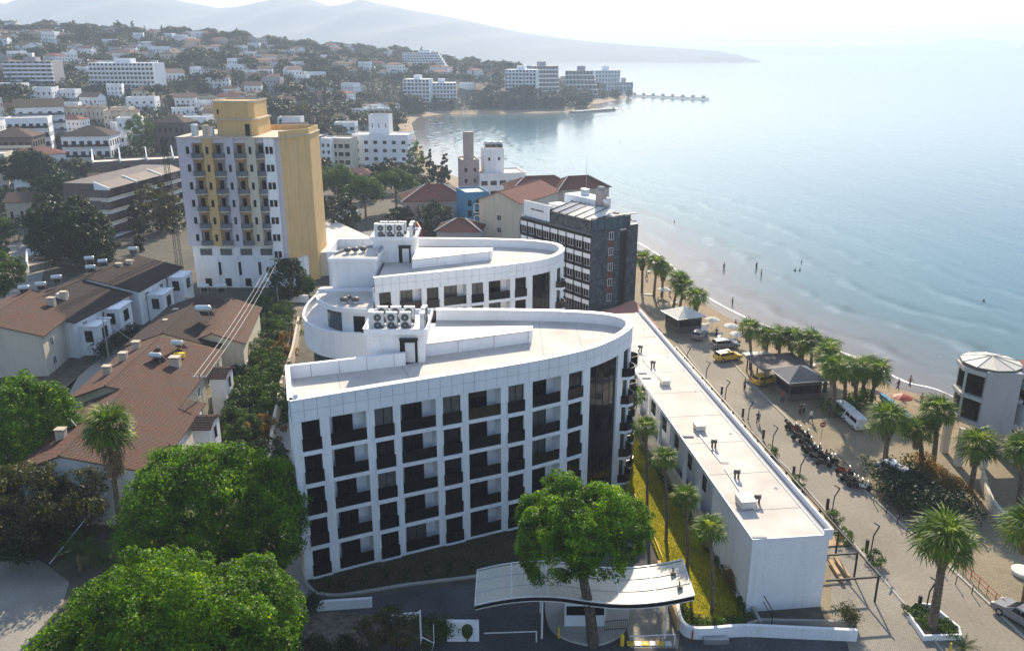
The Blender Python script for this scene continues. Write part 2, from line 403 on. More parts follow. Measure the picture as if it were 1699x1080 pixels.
def polar(name, angs, radii, fz, cut=None):
    A, Rr = np.meshgrid(angs, radii); X = Rr * np.sin(A); Y = Rr * np.cos(A)
    Z = fz(X, Y); nr, na = X.shape
    v = np.stack([X, Y, Z], -1).reshape(-1, 3)
    i = np.arange(nr * na).reshape(nr, na)
    q = np.stack([i[:-1, :-1], i[:-1, 1:], i[1:, 1:], i[1:, :-1]], -1).reshape(-1, 4)[:, ::-1]
    if cut is not None:
        keep = cut(v[q].mean(1)); q = q[keep]
    me = bpy.data.meshes.new(name); me.vertices.add(len(v)); me.vertices.foreach_set('co', v.ravel())
    me.loops.add(q.size); me.loops.foreach_set('vertex_index', q.ravel().astype(np.int32))
    me.polygons.add(len(q)); me.polygons.foreach_set('loop_start', np.arange(0, q.size, 4, dtype=np.int32)); me.polygons.foreach_set('loop_total', np.full(len(q), 4, np.int32))
    me.polygons.foreach_set('use_smooth', np.ones(len(q), bool)); me.update(calc_edges=True); return me, v
ang_in = np.linspace(R(-44), R(44), 420); ang_out = np.linspace(R(44), R(316), 60)[1:]
ANG = np.concatenate([ang_in, ang_out])
RAD = np.concatenate([[0.5, 10, 20, 30], np.geomspace(38, 1300, 420), [1400, 1600, 2000, 2600, 3400, 4500]])
me, vv = polar('ground', ANG, RAD, terrain)
s = signed_dist(vv[:, 0], vv[:, 1])
at = me.attributes.new('shore', 'FLOAT', 'POINT'); at.data.foreach_set('value', s.astype(np.float32))
def groundmat():
    m = mat('mixed ground', (.065, .062, .045), rough=.95, var=.3, scale=.05, fine=.14, fscale=.6, col2=(.12, .105, .078), bump=.4, bscale=1)
    nt = m.node_tree; b = nt.nodes['Principled BSDF']; src = b.inputs['Base Color'].links[0].from_socket
    a = nt.nodes.new('ShaderNodeAttribute'); a.attribute_name = 'shore'
    n = nt.nodes.new('ShaderNodeTexNoise'); n.inputs['Scale'].default_value = .25
    g = nt.nodes.new('ShaderNodeNewGeometry'); nt.links.new(g.outputs['Position'], n.inputs['Vector'])
    ad = nt.nodes.new('ShaderNodeMath'); ad.operation = 'MULTIPLY_ADD'; ad.inputs[1].default_value = 3.0; nt.links.new(n.outputs['Fac'], ad.inputs[0]); nt.links.new(a.outputs['Fac'], ad.inputs[2])
    r = nt.nodes.new('ShaderNodeMapRange'); r.inputs[1].default_value = 14; r.inputs[2].default_value = 16; nt.links.new(ad.outputs[0], r.inputs[0])
    wet = nt.nodes.new('ShaderNodeMapRange'); wet.inputs[1].default_value = 2.5; wet.inputs[2].default_value = 5; nt.links.new(ad.outputs[0], wet.inputs[0])
    n2 = nt.nodes.new('ShaderNodeTexNoise'); n2.inputs['Scale'].default_value = 1.3; n2.inputs['Detail'].default_value = 6; nt.links.new(g.outputs['Position'], n2.inputs['Vector'])
    sr = nt.nodes.new('ShaderNodeValToRGB'); sr.color_ramp.elements[0].position = .3; sr.color_ramp.elements[0].color = (.20, .14, .085, 1); sr.color_ramp.elements[1].position = .7; sr.color_ramp.elements[1].color = (.30, .225, .135, 1)
    nt.links.new(n2.outputs['Fac'], sr.inputs[0])
    sm = nt.nodes.new('ShaderNodeMix'); sm.data_type = 'RGBA'; sm.inputs[6].default_value = (.20, .14, .085, 1); nt.links.new(sr.outputs[0], sm.inputs[7]); nt.links.new(wet.outputs[0], sm.inputs[0])
    mx = nt.nodes.new('ShaderNodeMix'); mx.data_type = 'RGBA'
    nt.links.new(r.outputs[0], mx.inputs[0]); nt.links.new(sm.outputs[2], mx.inputs[6]); nt.links.new(src, mx.inputs[7]); nt.links.new(mx.outputs[2], b.inputs['Base Color'])
    return m
me.materials.append(groundmat())
gr = bpy.data.objects.new('ground', me); COL.objects.link(gr); gr['kind'] = 'structure'
# sea
SEA = -1.0
RS = np.concatenate([np.geomspace(40, 1500, 300), np.geomspace(1560, 20000, 30)])
me, vv = polar('sea', np.concatenate([np.linspace(R(-34), R(60), 330), np.linspace(R(60), R(130), 12)[1:]]), RS, lambda X, Y: np.full(X.shape, SEA), cut=lambda c: signed_dist(c[:, 0], c[:, 1]) < 14)
s = signed_dist(vv[:, 0], vv[:, 1])
at = me.attributes.new('shore', 'FLOAT', 'POINT'); at.data.foreach_set('value', (-s).astype(np.float32))
def seamat():
    m = bpy.data.materials.new('sea water'); m.use_nodes = True; nt = m.node_tree; b = nt.nodes['Principled BSDF']; L = nt.links.new
    b.inputs['Roughness'].default_value = .10; b.inputs['IOR'].default_value = 1.33; b.inputs['Specular IOR Level'].default_value = .15
    a = nt.nodes.new('ShaderNodeAttribute'); a.attribute_name = 'shore'
    g = nt.nodes.new('ShaderNodeNewGeometry')
    nb = nt.nodes.new('ShaderNodeTexNoise'); nb.inputs['Scale'].default_value = .02; nb.inputs['Detail'].default_value = 4; L(g.outputs['Position'], nb.inputs['Vector'])
    ad = nt.nodes.new('ShaderNodeMath'); ad.operation = 'MULTIPLY_ADD'; ad.inputs[1].default_value = 26; L(nb.outputs['Fac'], ad.inputs[0]); L(a.outputs['Fac'], ad.inputs[2])
    mr = nt.nodes.new('ShaderNodeMapRange'); mr.inputs[1].default_value = 8; mr.inputs[2].default_value = 120; L(ad.outputs[0], mr.inputs[0])
    cr = nt.nodes.new('ShaderNodeValToRGB'); e = cr.color_ramp.elements
    e[0].position = 0; e[0].color = (.22, .19, .15, 1); e[1].position = 1; e[1].color = (.03, .105, .155, 1)
    q = e.new(.10); q.color = (.15, .15, .15, 1); q = e.new(.28); q.color = (.07, .14, .16, 1); q = e.new(.55); q.color = (.05, .14, .18, 1)
    L(mr.outputs[0], cr.inputs[0]); L(cr.outputs[0], b.inputs['Base Color'])
    # waves: swell lines roughly parallel to the shore, and short chop
    def noise(sc, rot, k, det=3):
        mp = nt.nodes.new('ShaderNodeMapping'); mp.inputs['Rotation'].default_value = (0, 0, R(rot)); mp.inputs['Scale'].default_value = k
        L(g.outputs['Position'], mp.inputs[0]); n = nt.nodes.new('ShaderNodeTexNoise'); n.inputs['Scale'].default_value = sc; n.inputs['Detail'].default_value = det
        L(mp.outputs[0], n.inputs['Vector']); return n.outputs['Fac']
    def M2(op, x, y, z=None):
        n = nt.nodes.new('ShaderNodeMath'); n.operation = op
        for i, q in enumerate((x, y, z)):
            if q is None: continue
            if isinstance(q, (int, float)): n.inputs[i].default_value = q
            else: L(q, n.inputs[i])
        return n.outputs[0]
    n1 = noise(.10, 62, (1, .22, 1)); n2 = noise(.45, 50, (1, .4, 1), 4); n3 = noise(1.7, 20, (1, .6, 1), 3)
    h = M2('ADD', M2('MULTIPLY', n1, 1.5), M2('ADD', M2('MULTIPLY', n2, .55), M2('MULTIPLY', n3, .13)))
    # small swells following the shoreline in the shallows
    wob = M2('MULTIPLY_ADD', noise(.05, 0, (1, 1, 1)), 16, a.outputs['Fac'])
    sw = M2('POWER', M2('MULTIPLY_ADD', M2('SINE', M2('MULTIPLY', wob, .50), 0), .5, .5), 5)
    fade = nt.nodes.new('ShaderNodeMapRange'); fade.inputs[1].default_value = 8; fade.inputs[2].default_value = 75; fade.inputs[3].default_value = 1.1; fade.inputs[4].default_value = 0.0; L(a.outputs['Fac'], fade.inputs[0])
    h = M2('ADD', h, M2('MULTIPLY', sw, fade.outputs[0]))
    bp = nt.nodes.new('ShaderNodeBump'); bp.inputs['Strength'].default_value = .6; bp.inputs['Distance'].default_value = .20
    L(h, bp.inputs['Height']); L(bp.outputs[0], b.inputs['Normal'])
    return m
me.materials.append(seamat())
so_ = bpy.data.objects.new('sea', me); COL.objects.link(so_); so_['kind'] = 'structure'; so_['label'] = 'calm blue sea with sun glitter reaching the horizon'
# surf line
f1 = offset_path([p for p in smooth_path(SHORE[3:15], 5)], -.4)
mb = MB(); rr = random.Random(3); L_ = []; R_ = []
for i, (x, y) in enumerate(f1):
    wv = .03 + .14 * abs(math.sin(i * 1.3)) + rr.random() * .18
    a = f1[max(0, i - 1)]; b = f1[min(len(f1) - 1, i + 1)]; d = Vector((b[0] - a[0], b[1] - a[1])).normalized()
    L_.append((x - d.y * wv, y + d.x * wv, SEA + .05)); R_.append((x + d.y * wv * 1.2, y - d.x * wv * 1.2, SEA + .03))
n = len(f1); mb.add(L_ + R_, [(i, n + i, n + i + 1, i + 1) for i in range(n - 1)])
o = single('foam', mb, M['foam'], None, None, kind='stuff')
# mountains across the water
def ridge(name, pts, D, depth, mt, seed):
    """pts: list of (px, py) of the skyline at distance D"""
    rng = random.Random(seed); xs = []; 
    P = [HT(px, py, D) for px, py in pts]
    X = np.linspace(P[0][0], P[-1][0], 160); Zr = np.interp(X, [p[0] for p in P], [max(p[1], 0) for p in P])
    Zr = Zr + np.array([sum(math.sin(x * f * .003 + seed + f) / f for f in (1, 2.3, 4.1, 7.7)) for x in X]) * 7 * (Zr / (Zr.max() + 1))
    K = 26; vs = []; fs = []
    for j in range(K):
        t = j / (K - 1); y = D - depth + 2 * depth * t; prof = math.sin(math.pi * t) ** 1.15
        for i, x in enumerate(X):
            rill = 1 - .22 * abs(math.sin(x * .009 + 2 * math.sin(y * .004))) * math.sin(math.pi * t * 2) ** 2
            vs.append((x, y + 60 * math.sin(x * .004), -2 + (Zr[i] + 2) * prof * rill))
    n = len(X)
    fs = [(j * n + i, j * n + i + 1, (j + 1) * n + i + 1, (j + 1) * n + i) for j in range(K - 1) for i in range(n - 1)]
    mb = MB(); mb.add(vs, fs); struct(name, mb, mt, smooth=True)
mtm = mat('mountain scrub', (.055, .065, .05), rough=.95, var=.3, scale=.004, fine=.1, fscale=.02)
ridge('mountain', [(-260, 60), (-120, 30), (0, 6), (30, 12), (60, 2), (130, -14), (240, -16), (290, -2), (330, 5), (360, 12), (390, 10), (430, 2), (470, -8), (520, -2), (545, 10), (575, 6), (600, -2), (640, 8), (700, 22), (760, 34), (800, 42), (850, 52), (930, 64), (1050, 75), (1180, 84)], 4300, 900, mtm, 1)
ridge('mountain', [(930, 84), (1050, 81), (1200, 78), (1350, 79), (1480, 75), (1560, 68), (1620, 66), (1700, 72), (1850, 80), (1980, 84)], 9500, 1400, mtm, 4)
# air
hb = MB(); hb.box(-15000, 21000, -6500, 20500, -4, 420)
vm = bpy.data.materials.new('haze'); vm.use_nodes = True; nt = vm.node_tree; nt.nodes.remove(nt.nodes['Principled BSDF'])
pv = nt.nodes.new('ShaderNodeVolumePrincipled'); pv.inputs['Color'].default_value = (.64, .76, .93, 1); pv.inputs['Density'].default_value = HAZE; pv.inputs['Anisotropy'].default_value = .19
nt.links.new(pv.outputs[0], nt.nodes['Material Output'].inputs['Volume'])
hz = single('haze', hb, vm, None, None, kind='stuff')
# ------------------------------------------------------------------ shared window pieces (own coordinates: x along wall, -y outward)
_wm = {}
def window_meshes(w, h, mull=1, frame='frame', pane='glass', t=.07):
    """frame centred at x=0, bottom at z=0, plane y=0; returns frame mesh, pane mesh"""
    k = (round(w, 2), round(h, 2), mull, frame, pane)
    if k in _wm: return _wm[k]
    mb = MB()
    mb.box(-w / 2, w / 2, -.05, .03, h - t, h); mb.box(-w / 2, w / 2, -.05, .03, 0, t)
    mb.box(-w / 2, -w / 2 + t, -.05, .03, t, h - t); mb.box(w / 2 - t, w / 2, -.05, .03, t, h - t)
    for i in range(mull):
        x = -w / 2 + w * (i + 1) / (mull + 1); mb.box(x - t / 2, x + t / 2, -.045, .03, t, h - t)
    fm = mb.mesh('window'); fm.materials.append(M[frame])
    mb = MB()
    for i in range(mull + 1):
        a = -w / 2 + w * i / (mull + 1) + t * .6; b = -w / 2 + w * (i + 1) / (mull + 1) - t * .6
        mb.box(a, b, -.012, .0, t, h - t)
    pm = mb.mesh('pane'); pm.materials.append(M[pane])
    _wm[k] = (fm, pm); return _wm[k]
def put_window(root, x, y, z, rz, w, h, mull=1, frame='frame', pane='glass', name='window'):
    """x, y, z in world; root unrotated"""
    fm, pm = window_meshes(w, h, mull, frame, pane)
    L = root.location
    o = inst(name, fm, root, (x - L.x, y - L.y, z - L.z), rz); inst('pane', pm, o)
    return o
def fpos(A, d, u, o):
    return A[0] + d[0] * u + d[1] * o, A[1] + d[1] * u - d[0] * o
_bx = {}
def box_mesh(w, d, h, m, name='panel'):
    k = (round(w, 2), round(d, 2), round(h, 2), m)
    if k not in _bx:
        mb = MB(); mb.box(-w / 2, w / 2, -d, 0, 0, h); me = mb.mesh(name); me.materials.append(M[m]); _bx[k] = me
    return _bx[k]

RW_ = random.Random(2)
ZR, ZP, FL, Z0 = 16.1, 17.4, 3.08, .3       # roof deck, parapet top, storey, first sill
DEPTH = 1.35
def hotel_wing(name, label, pts, outline, bays, curtain, after, rows, panels_to, glass_rows=5):
    base = (pts[0][0], pts[0][1], 0)
    root = thing(name, label, 'hotel', base)
    P = Path(smooth_path(pts, 6)); zt = Z0 + 4 * FL + 2.75
    # rows of openings
    Zr = [(Z0 + FL * k, Z0 + FL * k + 2.7) for k in range(5)]
    wall = MB()
    def solid(a, b, z0, z1, o0=-DEPTH, o1=0, n=1):
        for i in range(n):
            A, d, L = P.seg(a + (b - a) * i / n, a + (b - a) * (i + 1) / n)
            wall.fbox(A, d, -.004 if i else 0, L, o0, o1, z0, z1)
    edges = []; cur = 0
    allb = list(bays) + list(after)
    for (a, b, kind) in allb:
        n = max(1, int((a - cur) / 2.5)) if a - cur < 4 else int((a - cur) / 1.2)
        if curtain and cur < curtain[0] and a > curtain[1]:
            solid(cur, curtain[0], 0, zt); solid(curtain[1], a, 0, zt)
        else: solid(cur, a, 0, zt)
        cur = b
    end = panels_to
    n = max(1, int((end - cur) / 1.3)); solid(cur, end, 0, zt, n=n)
    for (a, b, kind) in allb:
        z = 0
        for (z0, z1) in Zr:
            solid(a, b, z, z0); z = z1
        solid(a, b, z, zt)
        A, d, L = P.seg(a, b); ang = math.atan2(d[1], d[0])
        for r, (z0, z1) in enumerate(Zr):
            if r < rows[0]: continue
            if kind == 's':
                # french window just behind the face with a smoked glass rail standing proud
                x, y = fpos(A, d, L / 2, -.22); put_window(root, x, y, z0, ang, L, z1 - z0, 1, 'frame', RW_.choice(['glass'] * 4 + ['curtain']))
                mb = MB(); mb.fbox(A, d, -.06, L + .06, .0, .10, z0 - .02, z0 + 1.05); mb.fbox(A, d, -.06, L + .06, -.02, .12, z0 + 1.05, z0 + 1.1)
                part('balcony_rail', mb, M['railglass'], root)
                mb = MB(); mb.fbox(A, d, -.15, L + .15, .004, .16, z0 - .42, z0 - .03)
                part('sill_slab', mb, M['panelw'], root)
            elif kind == 'w':
                x, y = fpos(A, d, .5 + (L - 1.45) / 2, -DEPTH + .12); put_window(root, x, y, z0 + .0, ang, L - 1.45, 2.5, 1, 'frame', RW_.choice(['glass'] * 3 + ['curtain']))
                mb = MB(); mb.fbox(A, d, .02, L - .02, -.10, -.06, z0, z0 + 1.05); mb.fbox(A, d, .02, L - .02, -.12, -.04, z0 + 1.05, z0 + 1.1)
                part('balcony_rail', mb, M['railglass'], root)
            elif kind == 'c':
                x, y = fpos(A, d, L / 2, -.22); put_window(root, x, y, z0, ang, L, z1 - z0, 1)
                mb = MB(); Q = [P.at(a - .3), P.at((a + b) / 2), P.at(b + .3)]
                dd = (d[1], -d[0]); C = [Q[0], P.at((a + b) / 2 - .7) + Vector(dd) * .7, P.at((a + b) / 2) + Vector(dd) * .95, P.at((a + b) / 2 + .7) + Vector(dd) * .7, Q[2]]
                mb.prism([tuple(c) for c in C], z0 - .35, z0 - .02)
                mb2 = MB(); mb2.strip([tuple(c) for c in C], .06, z0, z0 + .95)
                part('balcony_slab', mb, M['panelw'], root); part('balcony_rail', mb2, M['railglass'], root)
    # curtain wall
    if curtain:
        a, b = curtain; nb = 4
        A, d, L = P.seg(a, b)
        back = MB()
        for i in range(nb):
            A, d, L = P.seg(a + (b - a) * i / nb, a + (b - a) * (i + 1) / nb)
            back.fbox(A, d, 0, L, -DEPTH, -.42, 0, zt)
            back.fbox(A, d, -.04, .04, -.42, -.22, 0, zt - .01)
            if i == nb - 1: back.fbox(A, d, L - .04, L + .04, -.42, -.22, 0, zt - .01)
            for k in range(10):
                z0 = .15 + k * (zt - .3) / 10; ph = (zt - .3) / 10 - .06
                me = box_mesh(L - .12, .05, ph, 'glass', 'curtain_pane')
                x, y = fpos(A, d, L / 2, -.30)
                inst('curtain_pane', me, root, (x - base[0], y - base[1], z0), math.atan2(d[1], d[0]))
        part('curtain_frame', back, M['frame'], root)
    part('wall', wall, M['white'], root)
    # core behind the balconies, and the roof
    fr = [tuple(P.at(P.len * 0 + panels_to * i / 40)) for i in range(41)]
    inner = offset_path(fr, DEPTH - .01)
    core = MB(); core.prism(inner + list(outline), 0, ZR - .35)
    part('core_wall', core, M['panelw'], root)
    rf = offset_path(fr, .0)
    deck = MB(); deck.prism(offset_path(fr, .02) + list(outline), ZR - .345, ZR)
    part('roof', deck, M['roofdeck'], root)
    # fascia backing and parapet
    n = int(panels_to / 1.08); pp = [tuple(P.at(panels_to * i / n)) for i in range(n + 1)]
    fas = MB(); fas.strip(pp, .30, zt + .0, ZP - .1, side=1)
    part('fascia', fas, M['joint'], root)
    cop = MB(); cop.strip(offset_path(pp, -.06), .72, ZP - .1, ZP, side=1)
    part('coping', cop, M['panelw'], root)
    H2 = (ZP - .1 - zt)
    inn = MB(); inn.strip(offset_path(pp, .302), .03, ZR, ZP - .1, side=1)
    part('parapet_lining', inn, M['panelw'], root)
    for i in range(n):
        a = Vector(pp[i]); b = Vector(pp[i + 1]); L = (b - a).length; d = (b - a).normalized(); c = (a + b) / 2
        for k in range(2):
            me = box_mesh(L - .035, .035, H2 / 2 - .035, 'panelw', 'facade_panel')
            inst('facade_panel', me, root, (c.x - base[0], c.y - base[1], zt + .015 + k * H2 / 2), math.atan2(d.y, d.x))
    return root, P
def parapet(root, pts, w=.3, z1=ZP, z0=ZR, pan=2.6, name='parapet'):
    mb = MB(); mb.strip(pts, w, z0, z1 - .06); part(name, mb, M['panelw'], root)
    mb = MB(); mb.strip(pts, w + .12, z1 - .06, z1); part('coping', mb, M['panelw'], root)
    # posts / joints
    P = Path(pts); k = pan
    while k < P.len - 1:
        A, d, L = P.seg(k - .03, k + .03)
        mb = MB(); mb.fbox(A, d, 0, .05, -w / 2 - .012, w / 2 + .012, z0, z1 - .062); part('joint_strip', mb, M['joint'], root); k += pan

FRONT = [(-18.4, 64.1), (-12.3, 66.95), (-6, 69.8), (0, 72.5), (4, 74.6), (8, 77.3), (11.0, 80.8), (12.7, 84.2), (12.5, 86.9), (10.3, 88.7), (6.1, 89.7), (0, 90.2), (-8.5, 90.3)]
bays = [(.78, 2.32, 's'), (3.15, 6.35, 'w'), (7.08, 8.75, 's'), (9.4, 12.72, 'w'), (13.4, 15.1, 's'), (15.85, 19.1, 'w'), (19.85, 21.5, 's'), (22.4, 25.6, 'w'), (26.5, 28.2, 's')]
Pf = Path(smooth_path(FRONT, 6))
front, P1 = hotel_wing('hotel_front_wing', 'white five storey hotel wing with dark balconies and rounded end, nearest the camera', FRONT,
    [(-8.5, 77.2), (-10.3, 76.0), (-20.6, 72.4)], bays, (29.2, 34.0), [(35.3, 37.0, 'c'), (38.9, 40.4, 'c')], (0, 5), Pf.len)
parapet(front, [(-18.45, 64.3), (-20.7, 72.3), (-10.3, 75.9)])
q = [G2(481, 606, ZP), G2(671, 585, ZP)]
# end wall of the wing on the alley side
mb = MB(); A = (-20.6, 72.4); d = Vector((-18.4 + 20.6, 64.1 - 72.4)).normalized(); mb.fbox(A, (d.x, d.y), 0, 8.58, -.25, -.005, 0, ZR - .35)
part('end_wall', mb, M['white'], front)
mb = MB(); mb.fbox(A, (d.x, d.y), -.0, 8.58, -.28, -.008, ZR - .345, ZR + .02); part('end_band', mb, M['panelw'], front)
# raised triangular slab with its low wall
wl = [G2(703, 592, ZR), G2(882, 568, ZR), G2(884, 560, ZR), G2(703, 562, ZR)]
def wedge(root, wl, h=1.25):
    L = root.location
    mb = MB(); mb.prism(wl, ZR, ZR + h); part('raised_wall', mb, M['panelw'], root)
    a, b, c_, d_ = [Vector(q) for q in wl]
    mb = MB(); mb.prism([a + (b - a) * .005, b, c_, d_], ZR + h, ZR + h + .05); part('raised_roof', mb, M['pvc'], root)
    mb = MB(); D = (b - a); Ln = D.length; D = D.normalized()
    mb.fbox((a.x, a.y), (D.x, D.y), 0, Ln, -.02, .08, ZR + h - .02, ZR + h + .12); part('raised_edge', mb, M['steel'], root)
    for t in (.33, .66, .985):
        mb = MB(); mb.fbox((a.x, a.y), (D.x, D.y), Ln * t - .2, Ln * t, 0, .18, ZR, ZR + h - .03); part('pier', mb, M['panelw'], root)
wedge(front, wl)
for (a, b) in (((-14.5, 66.9), (-16.4, 73.4)), ((-8.6, 69.9), (-10.6, 75.6)), ((-2.4, 72.7), (-3.8, 75.8)), ((3.2, 75.6), (3.0, 89.0)), ((7.2, 78.2), (7.0, 88.6))):
    mb = MB(); mb.strip([a, b], .05, ZR, ZR + .014); part('membrane_seam', mb, M['concrete'], front)
for (x, y) in ((-17.2, 66.6), (-11.2, 69.3), (-3.0, 73.0), (5.2, 77.4), (9.8, 83.0)): mb = MB(); mb.lathe([(.17, 0), (.17, .03), (.1, .05)], (x, y, ZR), 10); part('roof_drain', mb, M['joint'], front)
def stair_block(root, x0, x1, y0, y1, ztop, dx, ang=0):
    """white rooftop block with open parapet holding the condensers"""
    L = root.location
    r = ang; c, s_ = math.cos(r), math.sin(r)
    def W(x, y): return (x0 + (x - x0) * c - (y - y0) * s_, y0 + (x - x0) * s_ + (y - y0) * c)
    poly = [W(x0, y0), W(x1, y0), W(x1, y1), W(x0, y1)]
    mb = MB(); mb.prism(poly, ZR, ztop - .55); part('stair_head', mb, M['white'], root)
    rim = [W(x0 - .3, y0 - .35), W(x1 + .1, y0 - .35), W(x1 + .35, y0 - .1), W(x1 + .35, y1), W(x0 - .3, y1), W(x0 - .3, y0 - .35)]
    mb = MB(); mb.prism(rim[:-1], ztop - .55, ztop - .4); part('rim_slab', mb, M['panelw'], root)
    mb = MB(); mb.strip(rim, .14, ztop - .4, ztop, side=1); part('rim', mb, M['panelw'], root)
    # door in its recess frame
    fm = MB(); p = W(dx, y0); dd = (c, s_)
    fm.fbox(p, dd, -.75, .75, .0, .08, ZR, ZR + 2.35); part('door_frame', fm, M['frame'], root)
    mb = MB(); mb.fbox(p, dd, -.45, .5, .08, .12, ZR + .05, ZR + 2.05); part('door', mb, M['carwhite'], root)
    mb = MB(); mb.fbox(p, dd, -.95, .85, .0, .55, ZR + 2.4, ZR + 2.52); part('door_canopy', mb, M['frame'], root)
    mb = MB(); mb.fbox(p, dd, -.95, -.75, .0, .05, ZR + .0, ZR + 2.3); part('side_light', mb, M['glass'], root)
    return W
Wf = stair_block(front, -14.05, -8.5, 76.6, 83, 19.6, -9.9)
# windows on the front of the stair core and outer wall that join the two wings
mb = MB(); mb.box(-14.05, -8.52, 76.4, 90.0, 0, ZR - .36); part('core_wall', mb, M['white'], front)

REAR = [(-17.6, 103.6), (-13, 105.5), (-8.9, 107.0), (0, 110.9), (4.2, 113.5), (6.8, 117), (7.6, 120.6), (6.6, 124.0), (2.5, 126.3), (-5, 127.4), (-15, 127.9)]
Pr = Path(smooth_path(REAR, 6))
bays2 = [(.55, 2.1, 's'), (3.2, 6.2, 'w'), (6.9, 8.5, 's'), (9.2, 12.4, 'w'), (13.15, 14.8, 's'), (15.6, 18.8, 'w'), (19.55, 21.3, 's')]
rear, P2 = hotel_wing('hotel_rear_wing', 'white rounded hotel wing standing behind the nearest one, joined to the curved terrace block', REAR,
    [(-27, 127), (-26.6, 118.3), (-18.2, 118.3), (-17.75, 104.5)], bays2, (22.3, 26.0), [(27.6, 29.2, 'c')], (0, 5), Pr.len)
parapet(rear, [(-15.2, 127.7), (-26.9, 126.9), (-26.6, 118.45), (-18.35, 118.45)])
wl2 = [G2(684, 446, ZR), G2(816, 431, ZR), G2(818, 425, ZR), G2(684, 425, ZR)]
wedge(rear, wl2, 1.2)
g0 = G2(620, 436, ZR); g1 = G2(686, 441, ZR)
dr = (Vector(g1) - Vector(g0)); angr = math.atan2(dr.y, dr.x)
stair_block(rear, g0[0], g0[0] + 5.9, g0[1], g0[1] + 6.3, 19.9, g0[0] + 4.6, 0.02)

# ------------------------------------------------------------------ curved terrace block
T0 = (-19, 105)
ter = thing('terrace_block', 'white quarter round terrace block linking the two hotel wings on their left', 'hotel lobby', (-20, 104, 0))
ring = smooth_path([(-17.3, 99.9), (-22.4, 100.6), (-25.4, 102.5), (-27.9, 106.9), (-28.8, 113.0), (-28.4, 120)], 6)
ringi = offset_path(ring, -1.5)
cw = (-17.3, 120)
mb = MB(); mb.prism(ring + [cw], 7.55, 10.0); # solid deck zone
part('terrace_slab', mb, M['white'], ter)
mb = MB(); mb.strip(ring, .25, 10.0, 11.1, side=-1); part('terrace_parapet', mb, M['white'], ter)
mb = MB(); mb.strip(offset_path(ring, .04), .33, 11.1, 11.18, side=-1); part('coping', mb, M['panelw'], ter)
mb = MB(); mb.prism(offset_path(ring, -.9) + [cw], 0, 7.55); part('lower_wall', mb, M['white'], ter)
Pq = Path(offset_path(ring, -.88))
def panes(P, a, b, n, z0, z1, nm='glazing_pane', m='glassb', off=.02):
    for i in range(n):
        A, d, L = P.seg(a + (b - a) * i / n, a + (b - a) * (i + 1) / n)
        x, y = fpos(A, d, L / 2, off)
        inst(nm, box_mesh(L - .08, .05, z1 - z0, m, nm), ter, (x + 20, y - 104, z0), math.atan2(-d[1], -d[0]) + math.pi)
# ring runs right to left, so its outward side is its left; use reversed paths for facades
Pq = Path(offset_path(ring, -.9)[::-1])
Lq = Pq.len
for (z0, z1) in ((1.2, 3.6), (4.6, 7.2)):
    panes(Pq, Lq - 12.5, Lq - 5.3, 6, z0, z1)
    panes(Pq, Lq - 3.6, Lq - 1.6, 1, z0 + .2, z1)
up = smooth_path([(-17.9, 101.6), (-20.5, 102.0), (-22.9, 102.9), (-25.3, 105.5), (-26.3, 108.2), (-26.5, 112)], 6)
upw = offset_path(up, -.7)
mb = MB(); mb.prism(upw + [(-17.9, 112)], 10.0, 13.2); part('upper_wall', mb, M['white'], ter)
mb = MB(); mb.prism(up + [(-17.9, 112)], 13.2, 13.85); part('upper_slab', mb, M['white'], ter)
mb = MB(); mb.prism(offset_path(up, -.35) + [(-17.95, 111.9)], 13.85, 13.93); part('upper_roof', mb, M['roofdeck'], ter)
Pu = Path(upw[::-1]); Lu = Pu.len
panes(Pu, Lu - 7.2, Lu - 4.2, 4, 10.4, 12.9); panes(Pu, Lu - 2.6, Lu - 1.0, 1, 10.1, 12.6, m='glass')
mb = MB(); mb.strip([(-26.2, 109.3), (-25.4, 109.5), (-19.2, 109.6), (-18.2, 109.2)], .28, 13.93, 14.35); part('kerb_wall', mb, M['panelw'], ter)
# white box with a quarter round back
bx = [(-24.6, 111), (-18.6, 111), (-18.5, 117.5), (-20.5, 117.3), (-22.8, 116), (-24.2, 113.8)]
mb = MB(); mb.prism(bx, 13.9, 17.7); part('lift_head', mb, M['white'], ter)
mb = MB(); mb.prism([(-24.9, 110.7), (-18.3, 110.7), (-18.2, 117.8), (-20.6, 117.6), (-23.1, 116.3), (-24.5, 113.9)], 17.7, 18.2); part('lift_roof_slab', mb, M['white'], ter)
mb = MB(); mb.prism([(-24.4, 111.1), (-18.7, 111.1), (-18.6, 117.4), (-20.5, 117.2), (-22.8, 115.9), (-24.1, 113.8)], 18.2, 18.25); part('lift_roof', mb, M['roofdeck'], ter)
mb = MB(); mb.strip([(-24.5, 112.6), (-23.6, 114.9), (-21.9, 116.7), (-19.6, 117.5), (-18.4, 117.5), (-18.4, 112.0)], .22, 18.25, 18.55, side=-1); part('roof_kerb', mb, M['joint'], ter)
# round ventilators on the two terrace roofs
def vent(loc, r, label):
    t = thing('roof_ventilator', label, 'ventilator', loc, group='round roof ventilators')
    mb = MB(); mb.lathe([(r * .5, 0), (r * .5, .35)], n=10); part('base', mb, M['acwhite'], t, world=False)
    mb = MB(); mb.lathe([(r * .75, .3), (r, .45), (r * 1.0, .62), (r * .7, .8), (.05, .9)], n=14); part('cowl', mb, M['grille'], t, world=False)
for i, (px, py) in enumerate([(571, 503), (577, 500), (590, 503)]):
    g = G(px, py, 13.93); vent(g, .55, '%s dark round ventilator from the left on the lower curved terrace roof' % ORD[i])
for i, (px, py) in enumerate([(577, 421), (590, 420), (603, 419)]):
    g = G(px, py, 18.25); vent(g, .5, '%s dark round ventilator from the left on the upper terrace block roof' % ORD[i])

